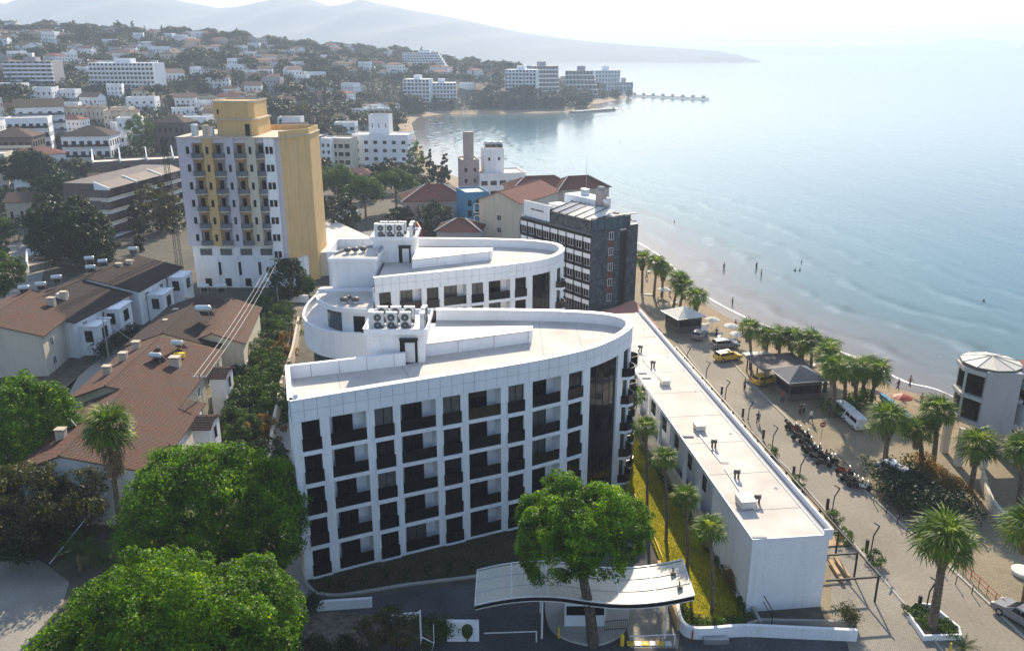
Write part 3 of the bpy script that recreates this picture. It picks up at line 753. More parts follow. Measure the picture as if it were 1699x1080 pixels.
# ------------------------------------------------------------------ condensers
def condenser_proto():
    t = thing('condenser', '', 'air conditioner')
    mb = MB(); mb.box(-.47, .47, -.2, .2, .12, 1.65); mb.box(-.42, -.34, -.2, .2, 0, .12); mb.box(.34, .42, -.2, .2, 0, .12); part('casing', mb, M['acwhite'], t, world=False)
    for z in (.5, 1.2):
        mb = MB(); n = 14; R0 = .33
        mb.add([(R0 * math.cos(2 * math.pi * k / n) - .06, -.235, z + R0 * math.sin(2 * math.pi * k / n)) for k in range(n)] + [(R0 * math.cos(2 * math.pi * k / n) - .06, -.201, z + R0 * math.sin(2 * math.pi * k / n)) for k in range(n)],
            [tuple(range(n))] + [(k, n + k, n + (k + 1) % n, (k + 1) % n) for k in range(n)])
        f = part('fan_grille', mb, M['grille'], t, world=False)
        mb = MB(); n = 10; mb.add([(.09 * math.cos(2 * math.pi * k / n) - .06, -.245, z + .09 * math.sin(2 * math.pi * k / n)) for k in range(n)], [tuple(range(n))]); part('fan_hub', mb, M['steel'], f, world=False)
    mb = MB(); mb.box(.2, .44, -.21, -.2, .2, .5); mb.box(.47, .475, -.18, .18, .25, 1.5); part('side_grille', mb, M['grille'], t, world=False)
    return t
cp = condenser_proto(); first = True
def condenser(loc, rz, label, sc=1):
    global first
    t = cp if first else copy_tree(cp); first = False
    t.location = loc; t.rotation_euler = (0, 0, rz); t.scale = (sc, sc, sc); t['label'] = label; t['group'] = 'white outdoor condensers on the hotel roofs'
for wing, x0, y0, z, sc in (('front', -12.9, 77.2, 19.2, 1.12), ('rear', None, None, 19.5, 1.25)):
    if x0 is None: x0 = g0[0] + 1.2; y0 = g0[1] + .7
    for r, rn in ((0, 'near'), (1, 'back')):
        for i in range(4):
            if i == 3: condenser((x0 + 4.25, y0 + r * 1.9, z), R(90 if r == 0 else 80), 'white condenser standing sideways at the right end of the %s row on the %s wing' % (rn, wing), sc); continue
            condenser((x0 + i * 1.32 + .15 * r, y0 + r * 1.9, z), R(random.Random(i + r).uniform(-3, 3)), '%s white twin fan condenser from the left in the %s row on the %s wing' % (ORD[i], rn, wing), sc)
    condenser((x0 - .75, y0 + .5, z), R(90), 'white condenser turned sideways at the left end of the units on the %s wing' % wing, sc)
# small camera post on the corner of the roof
mb = MB(); mb.tube([(-18.2, 64.9, ZR), (-18.2, 64.9, ZR + 1.4)], .05); mb.box(-18.3, -17.9, 64.8, 65.0, ZR + 1.35, ZR + 1.55)
single('security_camera', mb, M['wframe'], 'small white camera post at the near left corner of the hotel roof', 'camera')
# ------------------------------------------------------------------ near ground: roads, pavements, lawns, walls
def sheet(name, pix, z, m, label=None, pts=None):
    mb = MB(); p = pts or [G2(*q, 0) for q in pix]
    a = sum(p[i][0] * p[(i + 1) % len(p)][1] - p[(i + 1) % len(p)][0] * p[i][1] for i in range(len(p)))
    if a < 0: p = p[::-1]
    mb.add([(x, y, z) for x, y in p], [tuple(range(len(p)))]); return struct(name, mb, m, label=label)
def paving(name, base, c1, mortar, bw=.4, rh=.2, rot=0):
    m = mat(base, c1, rough=.9, var=.12, scale=.2, fine=.06)
    nt = m.node_tree; b = nt.nodes['Principled BSDF']; src = b.inputs['Base Color'].links[0].from_socket
    g = nt.nodes.new('ShaderNodeNewGeometry'); mp = nt.nodes.new('ShaderNodeMapping'); mp.inputs['Rotation'].default_value = (0, 0, R(rot))
    br = nt.nodes.new('ShaderNodeTexBrick'); br.inputs['Brick Width'].default_value = bw; br.inputs['Row Height'].default_value = rh; br.inputs['Scale'].default_value = 1; br.inputs['Mortar Size'].default_value = .02
    br.inputs['Color1'].default_value = (1, 1, 1, 1); br.inputs['Color2'].default_value = (.82, .82, .8, 1); br.inputs['Mortar'].default_value = (mortar, mortar, mortar, 1)
    nt.links.new(g.outputs['Position'], mp.inputs[0]); nt.links.new(mp.outputs[0], br.inputs['Vector'])
    mx = nt.nodes.new('ShaderNodeMix'); mx.data_type = 'RGBA'; mx.blend_type = 'MULTIPLY'; mx.inputs[0].default_value = 1
    nt.links.new(src, mx.inputs[6]); nt.links.new(br.outputs['Color'], mx.inputs[7]); nt.links.new(mx.outputs[2], b.inputs['Base Color'])
    return m
M['pave'] = paving('pave', 'tan paving', (.28, .23, .15), .5, .5, .25, 20)
M['pave2'] = paving('pave2', 'promenade paving', (.31, .25, .16), .6, .6, .6, 12)
M['cobble'] = paving('cobble', 'grey cobbles', (.34, .31, .26), .4, .25, .13, 30)
# promenade pavement, street
prom = [(24.6, 124), (30, 150), (24, 190), (14, 235), (-10, 280), (-28, 322), (-33, 322), (-20, 270), (4, 225), (12, 190), (17, 160), (15, 124)]
sheet('pavement', None, .008, M['pave'], pts=[(12.5, 124), (19.5, 165), (16, 190), (6, 235), (-18, 285), (-29, 322), (-26, 325), (-8, 285), (15, 235), (23.5, 195), (24.5, 165), (30, 150), (38, 128), (46, 108), (50, 95), (60, 88), (66, 60), (66, 30), (27, 30), (26.5, 60)])
street = [(27.0, 128), (29.0, 100), (31.7, 82), (33.6, 61), (35, 40), (36.5, 25), (43, 25), (41.6, 45), (40.6, 60), (37.6, 80), (34.0, 108), (32.6, 128)]
sheet('street', None, .014, M['street'], pts=street, label='dusty beach street running beside the long low building')
# sunny kerb line and gutter of the street
kl = smooth_path([(33.0, 128), (34.3, 108), (37.9, 80), (40.9, 60), (41.9, 45), (43.2, 26)], 4)
mb = MB(); mb.strip(kl, .22, 0, .12); struct('kerb', mb, M['kerb'])
kl2 = smooth_path([(26.9, 128), (28.9, 100), (31.6, 82), (33.5, 61), (34.9, 40), (36.3, 26)], 4)
mb = MB(); mb.strip(kl2, .18, 0, .10); struct('kerb', mb, M['kerb'])
# paved forecourt at the bottom right
sheet('forecourt', [(1378, 905), (1400, 880), (1447, 915), (1560, 1075), (1600, 1120), (1420, 1120), (1400, 1046), (1380, 1020)], .016, M['cobble'], label='grey cobbled forecourt under the black pergola')
# side road along the bottom of the picture
sheet('side_road', [(-60, 1120), (1600, 1120), (1500, 1062), (1120, 1056), (1105, 1075), (1045, 1075), (1030, 1062), (900, 1052), (690, 1060), (500, 1090), (480, 1100)], .010, M['asphalt'])
sheet('drive', [(480, 985), (545, 994), (640, 985), (790, 968), (900, 948), (1000, 915), (1055, 860), (1085, 950), (1048, 1000), (1030, 1062), (905, 1052), (905, 990), (850, 1000), (795, 1064), (742, 1027), (690, 1022), (480, 1012)], .012, M['asphalt'], label='dark asphalt drive in front of the hotel')
sheet('drive', [(795, 1064), (905, 1050), (905, 990), (830, 985), (795, 1000)], .016, M['asphalt'])
sheet('ramp', [(1040, 990), (1092, 975), (1128, 1052), (1125, 1075), (1046, 1075), (1040, 1040)], .020, M['drive'], label='sandy concrete entrance ramp between the booth and the yellow wall')
sheet('alley', [(455, 700), (482, 700), (512, 955), (520, 985), (480, 1012), (440, 1010)], .010, M['concrete'], label='grey alley along the left end of the hotel')
# brown planted strip against the hotel with a pale kerb
kp = [(505, 962), (513, 974), (528, 985), (566, 988), (620, 980), (675, 971), (740, 963), (787, 957), (850, 944), (930, 925), (1000, 895), (1040, 850)]
kpw = smooth_path([G2(*q) for q in kp], 4)
mb = MB(); hb_ = [tuple(P1.at(u)) for u in (29, 24, 18, 12, 6, .1)]
pl = kpw + hb_
a = sum(pl[i][0] * pl[(i + 1) % len(pl)][1] - pl[(i + 1) % len(pl)][0] * pl[i][1] for i in range(len(pl)))
if a < 0: pl = pl[::-1]
mb.add([(x, y, .06) for x, y in pl], [tuple(range(len(pl)))]); struct('planted_strip', mb, M['dirtgrass'])
mb = MB(); mb.strip(kpw, .32, 0, .16); struct('kerb', mb, M['kerb'], label='pale kerb curving round the planted strip')
# lawn with hedge and walls on the right
lawn_px = [(1038, 745), (1040, 830), (1070, 880), (1100, 945), (1122, 1000), (1135, 1028), (1190, 1032), (1232, 1020), (1215, 980), (1180, 925), (1140, 850), (1100, 790), (1068, 748), (1045, 700)]
lp = smooth_path([G2(*q) for q in lawn_px], 3)
mb = MB(); pl = lp
a = sum(pl[i][0] * pl[(i + 1) % len(pl)][1] - pl[(i + 1) % len(pl)][0] * pl[i][1] for i in range(len(pl)))
if a < 0: pl = pl[::-1]
mb.add([(x, y, .05) for x, y in pl], [tuple(range(len(pl)))]); struct('lawn', mb, M['lawn'], label='yellow green lawn strip with young palms')
# grass blades on the lawn: joined tufts
def inpoly(x, y, P):
    c = False; n = len(P)
    for i in range(n):
        x0, y0 = P[i]; x1, y1 = P[(i + 1) % n]
        if (y0 > y) != (y1 > y) and x < (x1 - x0) * (y - y0) / (y1 - y0) + x0: c = not c
    return c
def scatter_blades(name, P, n, h, m, seed, z=.05, wd=.04):
    rng = random.Random(seed); xs = [p[0] for p in P]; ys = [p[1] for p in P]; vs = []; fs = []
    while len(fs) < n:
        x = rng.uniform(min(xs), max(xs)); y = rng.uniform(min(ys), max(ys))
        if not inpoly(x, y, P): continue
        a = rng.uniform(0, 6.28); hh = h * rng.uniform(.5, 1.2); c, s_ = math.cos(a) * wd, math.sin(a) * wd; k = len(vs)
        vs += [(x - c, y - s_, z), (x + c, y + s_, z), (x + rng.uniform(-.06, .06), y + rng.uniform(-.06, .06), z + hh)]; fs.append((k, k + 1, k + 2))
    mb = MB(); mb.add(vs, fs); return single(name, mb, m, None, None, kind='stuff')
M['grass'] = leafmat('grass blades', (.20, .22, .01), (.42, .38, .02), .45, (.5, .42, .04))
M['drygrass'] = leafmat('dry grass blades', (.05, .055, .02), (.12, .10, .04), .3)
scatter_blades('grass', lp, 26000, .11, M['grass'], 1, wd=.05)
scatter_blades('grass', kpw + hb_, 16000, .10, M['drygrass'], 2, .06, wd=.05)
# path and steel rail between lawn and low building
path_l = [G2(*q) for q in [(1072, 745), (1105, 790), (1150, 855), (1195, 925), (1240, 1000), (1262, 1040)]]
mb = MB(); mb.strip(path_l, .25, 0, .55); single('garden_wall', mb, M['concrete'], 'low pale wall running along the lawn below the long building', 'wall')
rt = thing('railing', 'thin dark railing along the hedge beside the long low building', 'railing', (path_l[2][0], path_l[2][1], 0))
rp = offset_path(path_l, -.9) if offset_path(path_l, -.9)[2][0] > path_l[2][0] else offset_path(path_l, .9)
Pr_ = Path(rp); mb = MB(); mb.tube([(x, y, 1.5) for x, y in rp], .05); part('top_rail', mb, M['black'], rt)
mb = MB(); mb.tube([(x, y, .9) for x, y in rp], .035); part('mid_rail', mb, M['black'], rt)
for i in range(16):
    p = Pr_.at(Pr_.len * i / 15); mb = MB(); mb.tube([(p.x, p.y, 0), (p.x, p.y, 1.52)], .035); part('post', mb, M['black'], rt)
# yellow and white walls of the planter at the gate
wp = [G2(*q) for q in [(1092, 945), (1105, 985), (1126, 1045)]]
mb = MB(); mb.strip(wp, .3, 0, 1.0); single('ramp_wall', mb, M['yellow'], 'ochre yellow wall flanking the entrance ramp', 'wall')
wp = smooth_path([G2(*q) for q in [(1122, 1010), (1128, 1042), (1145, 1057), (1180, 1058), (1235, 1054), (1330, 1058), (1420, 1062)]], 4)
mb = MB(); mb.strip(wp, .3, 0, 1.05); single('planter_wall', mb, M['white'], 'low white boundary wall curving round the end of the lawn', 'wall')
mb = MB(); mb.strip([G2(*q) for q in [(1052, 830), (1076, 880), (1098, 935)]], .05, .4, .8); single('garden_fence', mb, M['paintyellow'], 'thin yellow rail at the near edge of the lawn', 'fence')
mb = MB(); mb.strip([G2(*q) for q in [(1235, 1052), (1243, 1040), (1262, 1035), (1420, 1038)]], .25, 0, .5); single('plinth_wall', mb, M['concrete'], 'pale plinth wall at the foot of the low building', 'wall')
# white walls at the bottom left of the drive
for (a, b, h, lab) in [((483, 1015), (618, 1006), .9, 'low white wall beside the drive near the shrub'), ((648, 1028), (697, 1024), .5, 'short low kerb wall on the dry garden'), ((742, 1062), (795, 1062), 1.9, 'short white rendered wall panel beside the gate')]:
    mb = MB(); mb.strip([G2(*a), G2(*b)], .28, 0, h); single('white_wall', mb, M['white'], lab, 'wall')
sheet('dry_garden', [(480, 1018), (618, 1010), (695, 1030), (742, 1062), (742, 1120), (440, 1120)], .006, M['soil'])
# left side: lanes and yards between the houses
sheet('lane', [(-80, 940), (20, 905), (75, 935), (115, 965), (105, 1000), (60, 1050), (10, 1120), (-150, 1120)], .012, M['drive'], label='pale concrete drive at the lower left')
sheet('lane', [(-30, 760), (20, 715), (60, 700), (108, 665), (205, 590), (240, 560), (262, 545), (230, 560), (185, 578), (130, 625), (75, 665), (60, 680), (50, 760), (0, 810), (-60, 830)], .012, M['drive'], label='lane between the two rows of tiled houses')
sheet('parking', [(-20, 380), (70, 375), (75, 440), (60, 500), (0, 540), (-60, 500)], .012, M['drive'], label='pale parking yard by the dark apartment block')
# retaining wall along the planted bank
rw = [G2(*q) for q in [(497, 545), (487, 600), (468, 660), (455, 730), (447, 800)]]
mb = MB(); mb.strip(rw, .35, 0, 2.2); single('retaining_wall', mb, M['beige'], 'beige retaining wall between the overgrown bank and the hotel', 'wall')
mb = MB(); mb.strip([G2(*q) for q in [(462, 500), (512, 502)]], .4, 0, 1.4); single('garden_wall', mb, M['white'], 'short white wall below the yellow tower beside the terrace block', 'wall')
sheet('yard', [(450, 505), (510, 505), (500, 560), (490, 600), (470, 640), (380, 640), (380, 520)], .01, M['soil'])

# ------------------------------------------------------------------ long low building
A0 = Vector((26.5, 60.5)); A1 = Vector((20.0, 117.8)); ax = (A1 - A0).normalized(); nx = Vector((ax.y, -ax.x))   # nx points to the street
if nx.x < 0: nx = -nx
W_ = 6.85; LEN = 62.0; HB = 7.05
def LB(u, o): p = A0 + ax * u - nx * o; return (p.x, p.y)
low = thing('long_low_building', 'long low white building with flat beige roof beside the beach street', 'building', (*LB(LEN / 2, W_ / 2), 0))
mb = MB(); mb.prism([LB(0, .25), LB(0, W_), LB(9.5, W_), LB(9.5, W_ - .0), LB(9.5, .25)], 0, HB - .5); part('wall', mb, M['white'], low)
mb = MB(); mb.prism([LB(9.5, .25), LB(9.5, W_ - 1.3), LB(LEN, W_ - 1.3), LB(LEN, .25)], 0, HB - .5); part('wall', mb, M['white'], low)
mb = MB(); mb.prism([LB(-.02, -.02), LB(-.02, W_ + .02), LB(LEN, W_ + .02), LB(LEN, -.02)], HB - .5, HB - .15); part('roof_slab', mb, M['white'], low)
mb = MB(); mb.prism([LB(.15, .75), LB(.15, W_ - .12), LB(LEN, W_ - .12), LB(LEN, .75)], HB - .15, HB - .08); part('roof', mb, M['roofdeck'], low)
mb = MB(); mb.strip([LB(0, .8), LB(0, W_), LB(LEN, W_)], .12, HB - .15, HB, side=0); part('coping', mb, M['panelw'], low)
mb = MB(); mb.strip([LB(-.02, .06), LB(LEN, .06)], .16, HB - .15, HB + .45); part('coping', mb, M['panelw'], low)
mb = MB(); mb.strip([LB(-.02, .70), LB(LEN, .70)], .1, HB - .15, HB + .02); part('coping', mb, M['panelw'], low)
mb = MB(); mb.fbox(LB(.07, .75), tuple(-nx), -.7, .0, -.07, .07, HB - .149, HB + .44); part('coping', mb, M['panelw'], low)
mb = MB(); mb.prism([LB(.1, .15), LB(.1, .64), LB(LEN, .64), LB(LEN, .15)], HB - .149, HB - .10); part('edge_strip', mb, M['grey_wall'], low)  # darker grey strip between the two street side copings
for k in range(9):
    u = 4.5 + k * 6.6; mb = MB(); mb.strip([LB(u, .76), LB(u, W_ - .13)], .05, HB - .08, HB - .066); part('membrane_seam', mb, M['concrete'], low)
for k in range(5):
    c_ = LB(8 + k * 11.5, 1.5); mb = MB(); mb.lathe([(.16, 0), (.16, .03), (.1, .04)], (c_[0], c_[1], HB - .08), 10); part('roof_drain', mb, M['joint'], low)
# left side: solid lower wall, dark recessed gallery, piers
mb = MB(); mb.strip([LB(9.52, W_ - .15), LB(LEN, W_ - .15)], .25, 0, 2.2); part('gallery_wall', mb, M['cream'], low)
k = 0
for u in np.arange(13, LEN - 2, 4.6):
    mb = MB(); a = LB(u, W_ - .13); mb.fbox(LB(u, W_ - .15), tuple(ax), 0, .5, -.18, .1, 2.2, HB - .5); part('pier', mb, M['white'], low)
    x, y = LB(u + 2.4, W_ - 1.3); wx, wy = x - nx.x * .06, y - nx.y * .06
    put_window(low, wx, wy, 3.1, math.atan2(-ax.y, -ax.x), 1.6, 2.3, 1)
# street side windows
for u in np.arange(4, LEN - 4, 5.2):
    x, y = LB(u, .25 - .06); put_window(low, x, y, .6, math.atan2(ax.y, ax.x), 3.6, 3.0, 3)
# rooftop fittings
def uv_roof(px, py):
    g = G(px, py, HB - .08); p = Vector((g.x, g.y)) - A0; return p.dot(ax), -p.dot(nx)
def roofbox(px, py, lab, w=.62, h=.6):
    g = G(px, py, HB - .08)
    t = thing('roof_unit', lab, 'roof unit', g, math.atan2(ax.y, ax.x)); mb = MB(); mb.box(-w, w, -w * .8, w * .8, .1, h); part('casing', mb, M['canvas'], t, world=False)
    mb = MB(); mb.box(-w - .08, w + .08, -w * .8 - .08, w * .8 + .08, h, h + .07); part('lid', mb, M['canvas'], t, world=False)
    mb = MB(); mb.box(-w * .9, w * .9, -w * .7, w * .7, 0, .1); part('base', mb, M['joint'], t, world=False)
def rooffan(px, py, lab):
    g = G(px, py, HB - .08)
    t = thing('roof_vent', lab, 'vent', g, random.Random(px).uniform(-.3, .3), 'pairs of dark vent pipes on the long low roof')
    for i, dx in enumerate((-.16, .16)):
        mb = MB(); mb.tube([(dx, 0, 0), (dx, 0, .5)], .1, 8); mb.lathe([(.1, .46), (.17, .5), (.17, .78 + .08 * i), (.03, .88)], (dx, 0, 0), 10); part('pipe', mb, M['grille'], t, world=False)
roofbox(1103, 637, 'small grey box unit on the long low roof, farthest along the row'); roofbox(1160, 712, 'box unit on the long low roof, second from the far end'); roofbox(1236, 838, 'box unit with pipe on the near end of the long low roof', .8, .75)
for i, (px, py) in enumerate([(1062, 583), (1083, 609), (1184, 742), (1222, 793), (1256, 835)]): rooffan(px, py, '%s pair of dark vent pipes from the far end of the long low roof' % ORD[i])
for i, pl in enumerate([[(1053, 570), (1064, 588), (1073, 589)], [(1066, 595), (1098, 632)], [(1158, 718), (1196, 766), (1209, 766)], [(1202, 776), (1235, 826)]]):
    mb = MB(); mb.tube([tuple(G(*q, HB + .02)) for q in pl], .05, 6); single('roof_pipe', mb, M['steel'], '%s thin pipe from the far end lying on the long low roof' % ORD[i], 'pipe')
for i, (px, py) in enumerate([(1065, 620), (1072, 628), (1141, 725), (1260, 893)]):
    g = G(px, py, HB - .08); mb = MB(); mb.box(g.x - .6, g.x + .6, g.y - .12, g.y + .12, g.z, g.z + .12); single('roof_batten', mb, M['joint'], '%s short dark batten from the far end on the long low roof' % ORD[i], 'batten')

# ------------------------------------------------------------------ black pergola on the street side
pg = thing('pergola', 'black steel pergola along the street side of the low building', 'pergola', (*LB(0, -1.5), 0))
PH = 2.75
PHh = 2.62
rail = [LB(-.1, -4.7), LB(LEN - 4, -4.7)]
mb = MB(); mb.strip(rail, .12, PH - .14, PH); part('long_rail', mb, M['black'], pg)
for u, o in ((0.05, -4.7), (3.6, -4.7), (7.1, -4.7)):
    a = LB(u, o + .05); b = LB(u, .03)
    mb = MB(); mb.strip([a, b], .12, PH - .29, PH - .142); part('cross_beam', mb, M['black'], pg)
    mb = MB(); mb.box(a[0] - .07, a[0] + .07, a[1] - .07, a[1] + .07, 0, PH - .29); part('post', mb, M['black'], pg)
u = 10.9
while u < LEN - 4:
    mb = MB(); mb.strip([LB(u, -4.85), LB(u, -1.6)], .26, PH - .29, PH - .142); part('cross_beam', mb, M['black'], pg)
    a = LB(u, -4.7); mb = MB(); mb.box(a[0] - .06, a[0] + .06, a[1] - .06, a[1] + .06, 0, PH - .29); part('post', mb, M['black'], pg)
    u += 3.9
# timber deck and planters along it
mb = MB(); mb.prism([LB(8.5, -6.7), LB(8.5, .2), LB(LEN - 4, .2), LB(LEN - 4, -6.7)], .012, .14); single('timber_deck', mb, M['wood'], 'tan timber deck between the low building and the street', 'deck')
for i in range(2):
    mb = MB(); mb.strip([G2(1377 + i * 9, 928 - i * 5, .4), G2(1398 + i * 10, 962 - i * 6, .4)], .35, .2, .45); single('wooden_bench', mb, M['wood'], '%s low wooden bench beside the near corner of the long building' % ('left', 'right')[i], 'bench')
# ------------------------------------------------------------------ entrance canopy
can = thing('entrance_canopy', 'wave shaped white canopy over the hotel entrance', 'canopy', (5.5, 58, 0))
cx_ = np.linspace(-2.9, 14.25, 25)
def cz(x): 
    return float(np.interp(x, [-2.9, -1, 1.2, 3.5, 6, 8.2, 10.5, 12.5, 14.25], [3.75, 4.25, 4.55, 4.5, 4.05, 3.75, 3.8, 4.1, 4.55]))
czs = [cz(x) for x in cx_]
for _ in range(2): czs = [czs[0]] + [(czs[i - 1] + 2 * czs[i] + czs[i + 1]) / 4 for i in range(1, 24)] + [czs[-1]]
def cy0(x): return 55.6 + .03 * (x - 5.5) ** 1 * .3
def cy1(x): return 60.2 + .02 * (x + 3)
mem = MB(); top = []; bot = []
for i, x in enumerate(cx_): top += [(x, cy0(x) + .12, czs[i]), (x, cy1(x) - .12, czs[i])]; bot += [(x, cy0(x) + .12, czs[i] - .04), (x, cy1(x) - .12, czs[i] - .04)]
n = 25; fs = [(2 * i, 2 * i + 2, 2 * i + 3, 2 * i + 1) for i in range(n - 1)] + [(2 * n + 2 * i, 2 * n + 2 * i + 1, 2 * n + 2 * i + 3, 2 * n + 2 * i + 2) for i in range(n - 1)]
# split into roof sheets: one object per bay
for j in range(6):
    mb = MB(); a = j * 4; pts = top[2 * a:2 * a + 10]; pb = bot[2 * a:2 * a + 10]
    mb.add(pts + pb, [(2 * i, 2 * i + 2, 2 * i + 3, 2 * i + 1) for i in range(4)] + [(10 + 2 * i, 10 + 2 * i + 1, 10 + 2 * i + 3, 10 + 2 * i + 2) for i in range(4)])
    part('roof_sheet', mb, M['pvc'], can, smooth=True)
for sgn, fy in ((0, cy0), (1, cy1)):
    for (o, dz0, dz1, mm) in ((0, -.02, .06, 'acwhite'), (0, -.34, -.02, 'frame'), (0, -.42, -.34, 'acwhite')):
        mb = MB(); vs = []
        for i, x in enumerate(cx_):
            y = fy(x); vs += [(x, y, czs[i] + dz0), (x, y + .12, czs[i] + dz0), (x, y + .12, czs[i] + dz1), (x, y, czs[i] + dz1)]
        f2 = []
        for i in range(n - 1):
            a, b = 4 * i, 4 * i + 4; f2 += [(a, b, b + 3, a + 3), (a + 1, a + 2, b + 2, b + 1), (a + 3, b + 3, b + 2, a + 2), (a, a + 1, b + 1, b)]
        f2 += [(0, 3, 2, 1), (4 * n - 4, 4 * n - 3, 4 * n - 2, 4 * n - 1)]
        mb.add(vs, f2); part('edge_beam', mb, M[mm], can)
for i in (0, 4, 8, 12, 16, 20, 24):
    x = cx_[i]; mb = MB(); mb.box(x - .05, x + .05, cy0(x) + .12, cy1(x), czs[i] - .2, czs[i] + .03); part('rib', mb, M['acwhite'], can)
for fr_ in (.34, .67):
    mb = MB(); mb.tube([(x, cy0(x) + (cy1(x) - cy0(x)) * fr_, czs[i] + .02) for i, x in enumerate(cx_)], .03, 5); part('seam', mb, M['steel'], can)
for x in (2.4, 12.3):
    for y in (56.4, 59.6):
        mb = MB(); mb.tube([(x, y, 0), (x, y, cz(x) - .2)], .09, 8); part('column', mb, M['acwhite'], can)
for i, (px, py) in enumerate([(1117, 951), (910, 930), (1128, 975)]):
    g = G(px, py, 4.4); z = cz(g.x); mb = MB(); mb.box(g.x - .2, g.x + .2, g.y - .15, g.y + .15, z + .03, z + .28); mb.tube([(g.x, g.y, z), (g.x, g.y + .3, z + .5)], .06); single('floodlight', mb, M['grille'], ['small dark floodlight on the sunny end of the canopy', 'small dark floodlight on the shaded crest of the canopy', 'small dark floodlight at the outer end of the canopy'][i], 'floodlight')
# ------------------------------------------------------------------ guard booth on its island
isl = smooth_path([G2(*q) for q in [(903, 985), (907, 1030), (925, 1055), (965, 1070), (1000, 1070), (1035, 1050), (1045, 1010), (1040, 985), (975, 980)]], 4)
mb = MB(); mb.prism(isl, 0, .22); struct('traffic_island', mb, M['kerb'])
b0 = G(937, 1042); b1 = G(1003, 1040)
bw = b1.x - b0.x; by = b0.y
boo = thing('guard_booth', 'white guard booth with dark window band under the wave canopy', 'guard booth', (b0.x + bw / 2, by + 1.2, .22))
X0, X1 = b0.x, b1.x
mb = MB(); mb.box(X0, X1, by, by + 2.4, .22, 1.25); mb.box(X0, X1, by, by + 2.4, 2.15, 3.0); mb.box(X0, X0 + .1, by, by + 2.4, 1.25, 2.15); mb.box(X1 - .1, X1, by, by + 2.4, 1.25, 2.15); mb.box(X0 + .1, X1 - .1, by + 2.3, by + 2.4, 1.25, 2.15); part('wall', mb, M['panelw'], boo)
mb = MB(); mb.box(X0 + .1, X1 - .1, by + .05, by + .1, 1.25, 2.15); part('window', mb, M['glass'], boo)
mb = MB(); mb.box(X0 - .05, X0 + .05, by - .04, by + .08, .22, 3.0); mb.box(X1 - .05, X1 + .05, by - .04, by + .08, .22, 3.0); part('corner_post', mb, M['acwhite'], boo)
mb = MB(); mb.box(X0 - .1, X1 + .1, by - .1, by + 2.5, 3.0, 3.1); part('roof', mb, M['acwhite'], boo)
def text(s, size, loc, rot, m, parent, name='lettering', ext=.01, align='CENTER'):
    cu = bpy.data.curves.new(name, 'FONT'); cu.body = s; cu.size = size; cu.extrude = ext; cu.align_x = align
    o = bpy.data.objects.new(name, cu); COL.objects.link(o); dg = bpy.context.evaluated_depsgraph_get(); me = bpy.data.meshes.new_from_object(o.evaluated_get(dg)); bpy.data.objects.remove(o)
    me.materials.clear(); me.materials.append(m); t = bpy.data.objects.new(name, me); COL.objects.link(t); t.parent = parent; t.location = loc; t.rotation_euler = rot; return t
text('SECURITY', .36, (bw * .14, -1.2 - .02, 2.28 - .22 + .1), (R(90), 0, 0), M['frame'], boo)
# small fence beside the booth
fe = thing('railing', 'small dark railing with upright bars between booth and ramp', 'railing', tuple(G(1010, 1050)))
fa = Vector(G2(1003, 1050)); fb_ = Vector(G2(1040, 1047)); dd = fb_ - fa
for z in (.35, 1.15): mb = MB(); mb.tube([(fa.x, fa.y, z), (fb_.x, fb_.y, z)], .03); part('rail', mb, M['black'], fe)
for i in range(12): p = fa + dd * i / 11; mb = MB(); mb.tube([(p.x, p.y, .2), (p.x, p.y, 1.2)], .018, 4); part('bar', mb, M['black'], fe)
# barriers, bollards, speed bumps
def barrier(pa, pb, z, lab, m='acwhite'):
    a = G(*pa, z); b = G(*pb, z); t = thing('barrier_gate', lab, 'barrier', (b.x, b.y, 0))
    mb = MB(); mb.tube([tuple(a), tuple(b)], .05, 6); part('boom', mb, M[m], t)
    mb = MB(); mb.tube([(b.x, b.y, 0), (b.x, b.y, z)], .06, 6); part('post', mb, M[m], t)
barrier((803, 1050), (890, 1047), 1.0, 'white barrier boom across the asphalt drive left of the booth')
barrier((1045, 1055), (1120, 1052), 1.0, 'white barrier boom over the sunny ramp with yellow markings')
for i in range(6):
    a = G(1046 + i * 12.5, 1068); mb = MB(); mb.box(a.x - .27, a.x + .27, a.y - .25, a.y + .25, .02, .09); single('speed_bump', mb, M['paintyellow'] if i % 2 == 0 else M['carwhite'], '%s speed bump block from the left across the ramp' % ORD[i], 'speed bump', group='speed bump blocks on the ramp')
for i, (px, py, m, lb) in enumerate([(1032, 1070, 'paintyellow', 'stubby yellow bollard at the left foot of the ramp'), (927, 1058, 'paintyellow', 'small yellow marker post at the left end of the booth island'), (1148, 1064, 'redmetal', 'thin red marker post by the white boundary wall'), (1575, 1085, 'paintyellow', 'orange post at the bottom of the beach street')]):
    g = G(px, py); mb = MB(); mb.lathe([(.16 if i == 0 else .07, 0), (.16 if i == 0 else .07, .95), (.08, 1.05)], tuple(g), 10); single('bollard', mb, M[m], lb, 'bollard')
g = G(1186, 1062); mb = MB(); mb.box(g.x - 1.0, g.x + 1.0, g.y - .5, g.y - .1, 0, .45); single('utility_box', mb, M['steel'], 'grey utility box at the foot of the white boundary wall', 'utility box')
g = G(776, 1060); mb = MB(); mb.lathe([(.25, .5), (.42, .8), (.45, 1.3), (.3, 1.6), (.05, 1.7)], (g.x, g.y - .35, 0), 10); mb.box(g.x - .05, g.x + .05, g.y - .4, g.y - .3, 0, .5); single('clipped_shrub', mb, M['bush'], 'small dark clipped shrub in front of the white wall panel', 'shrub')
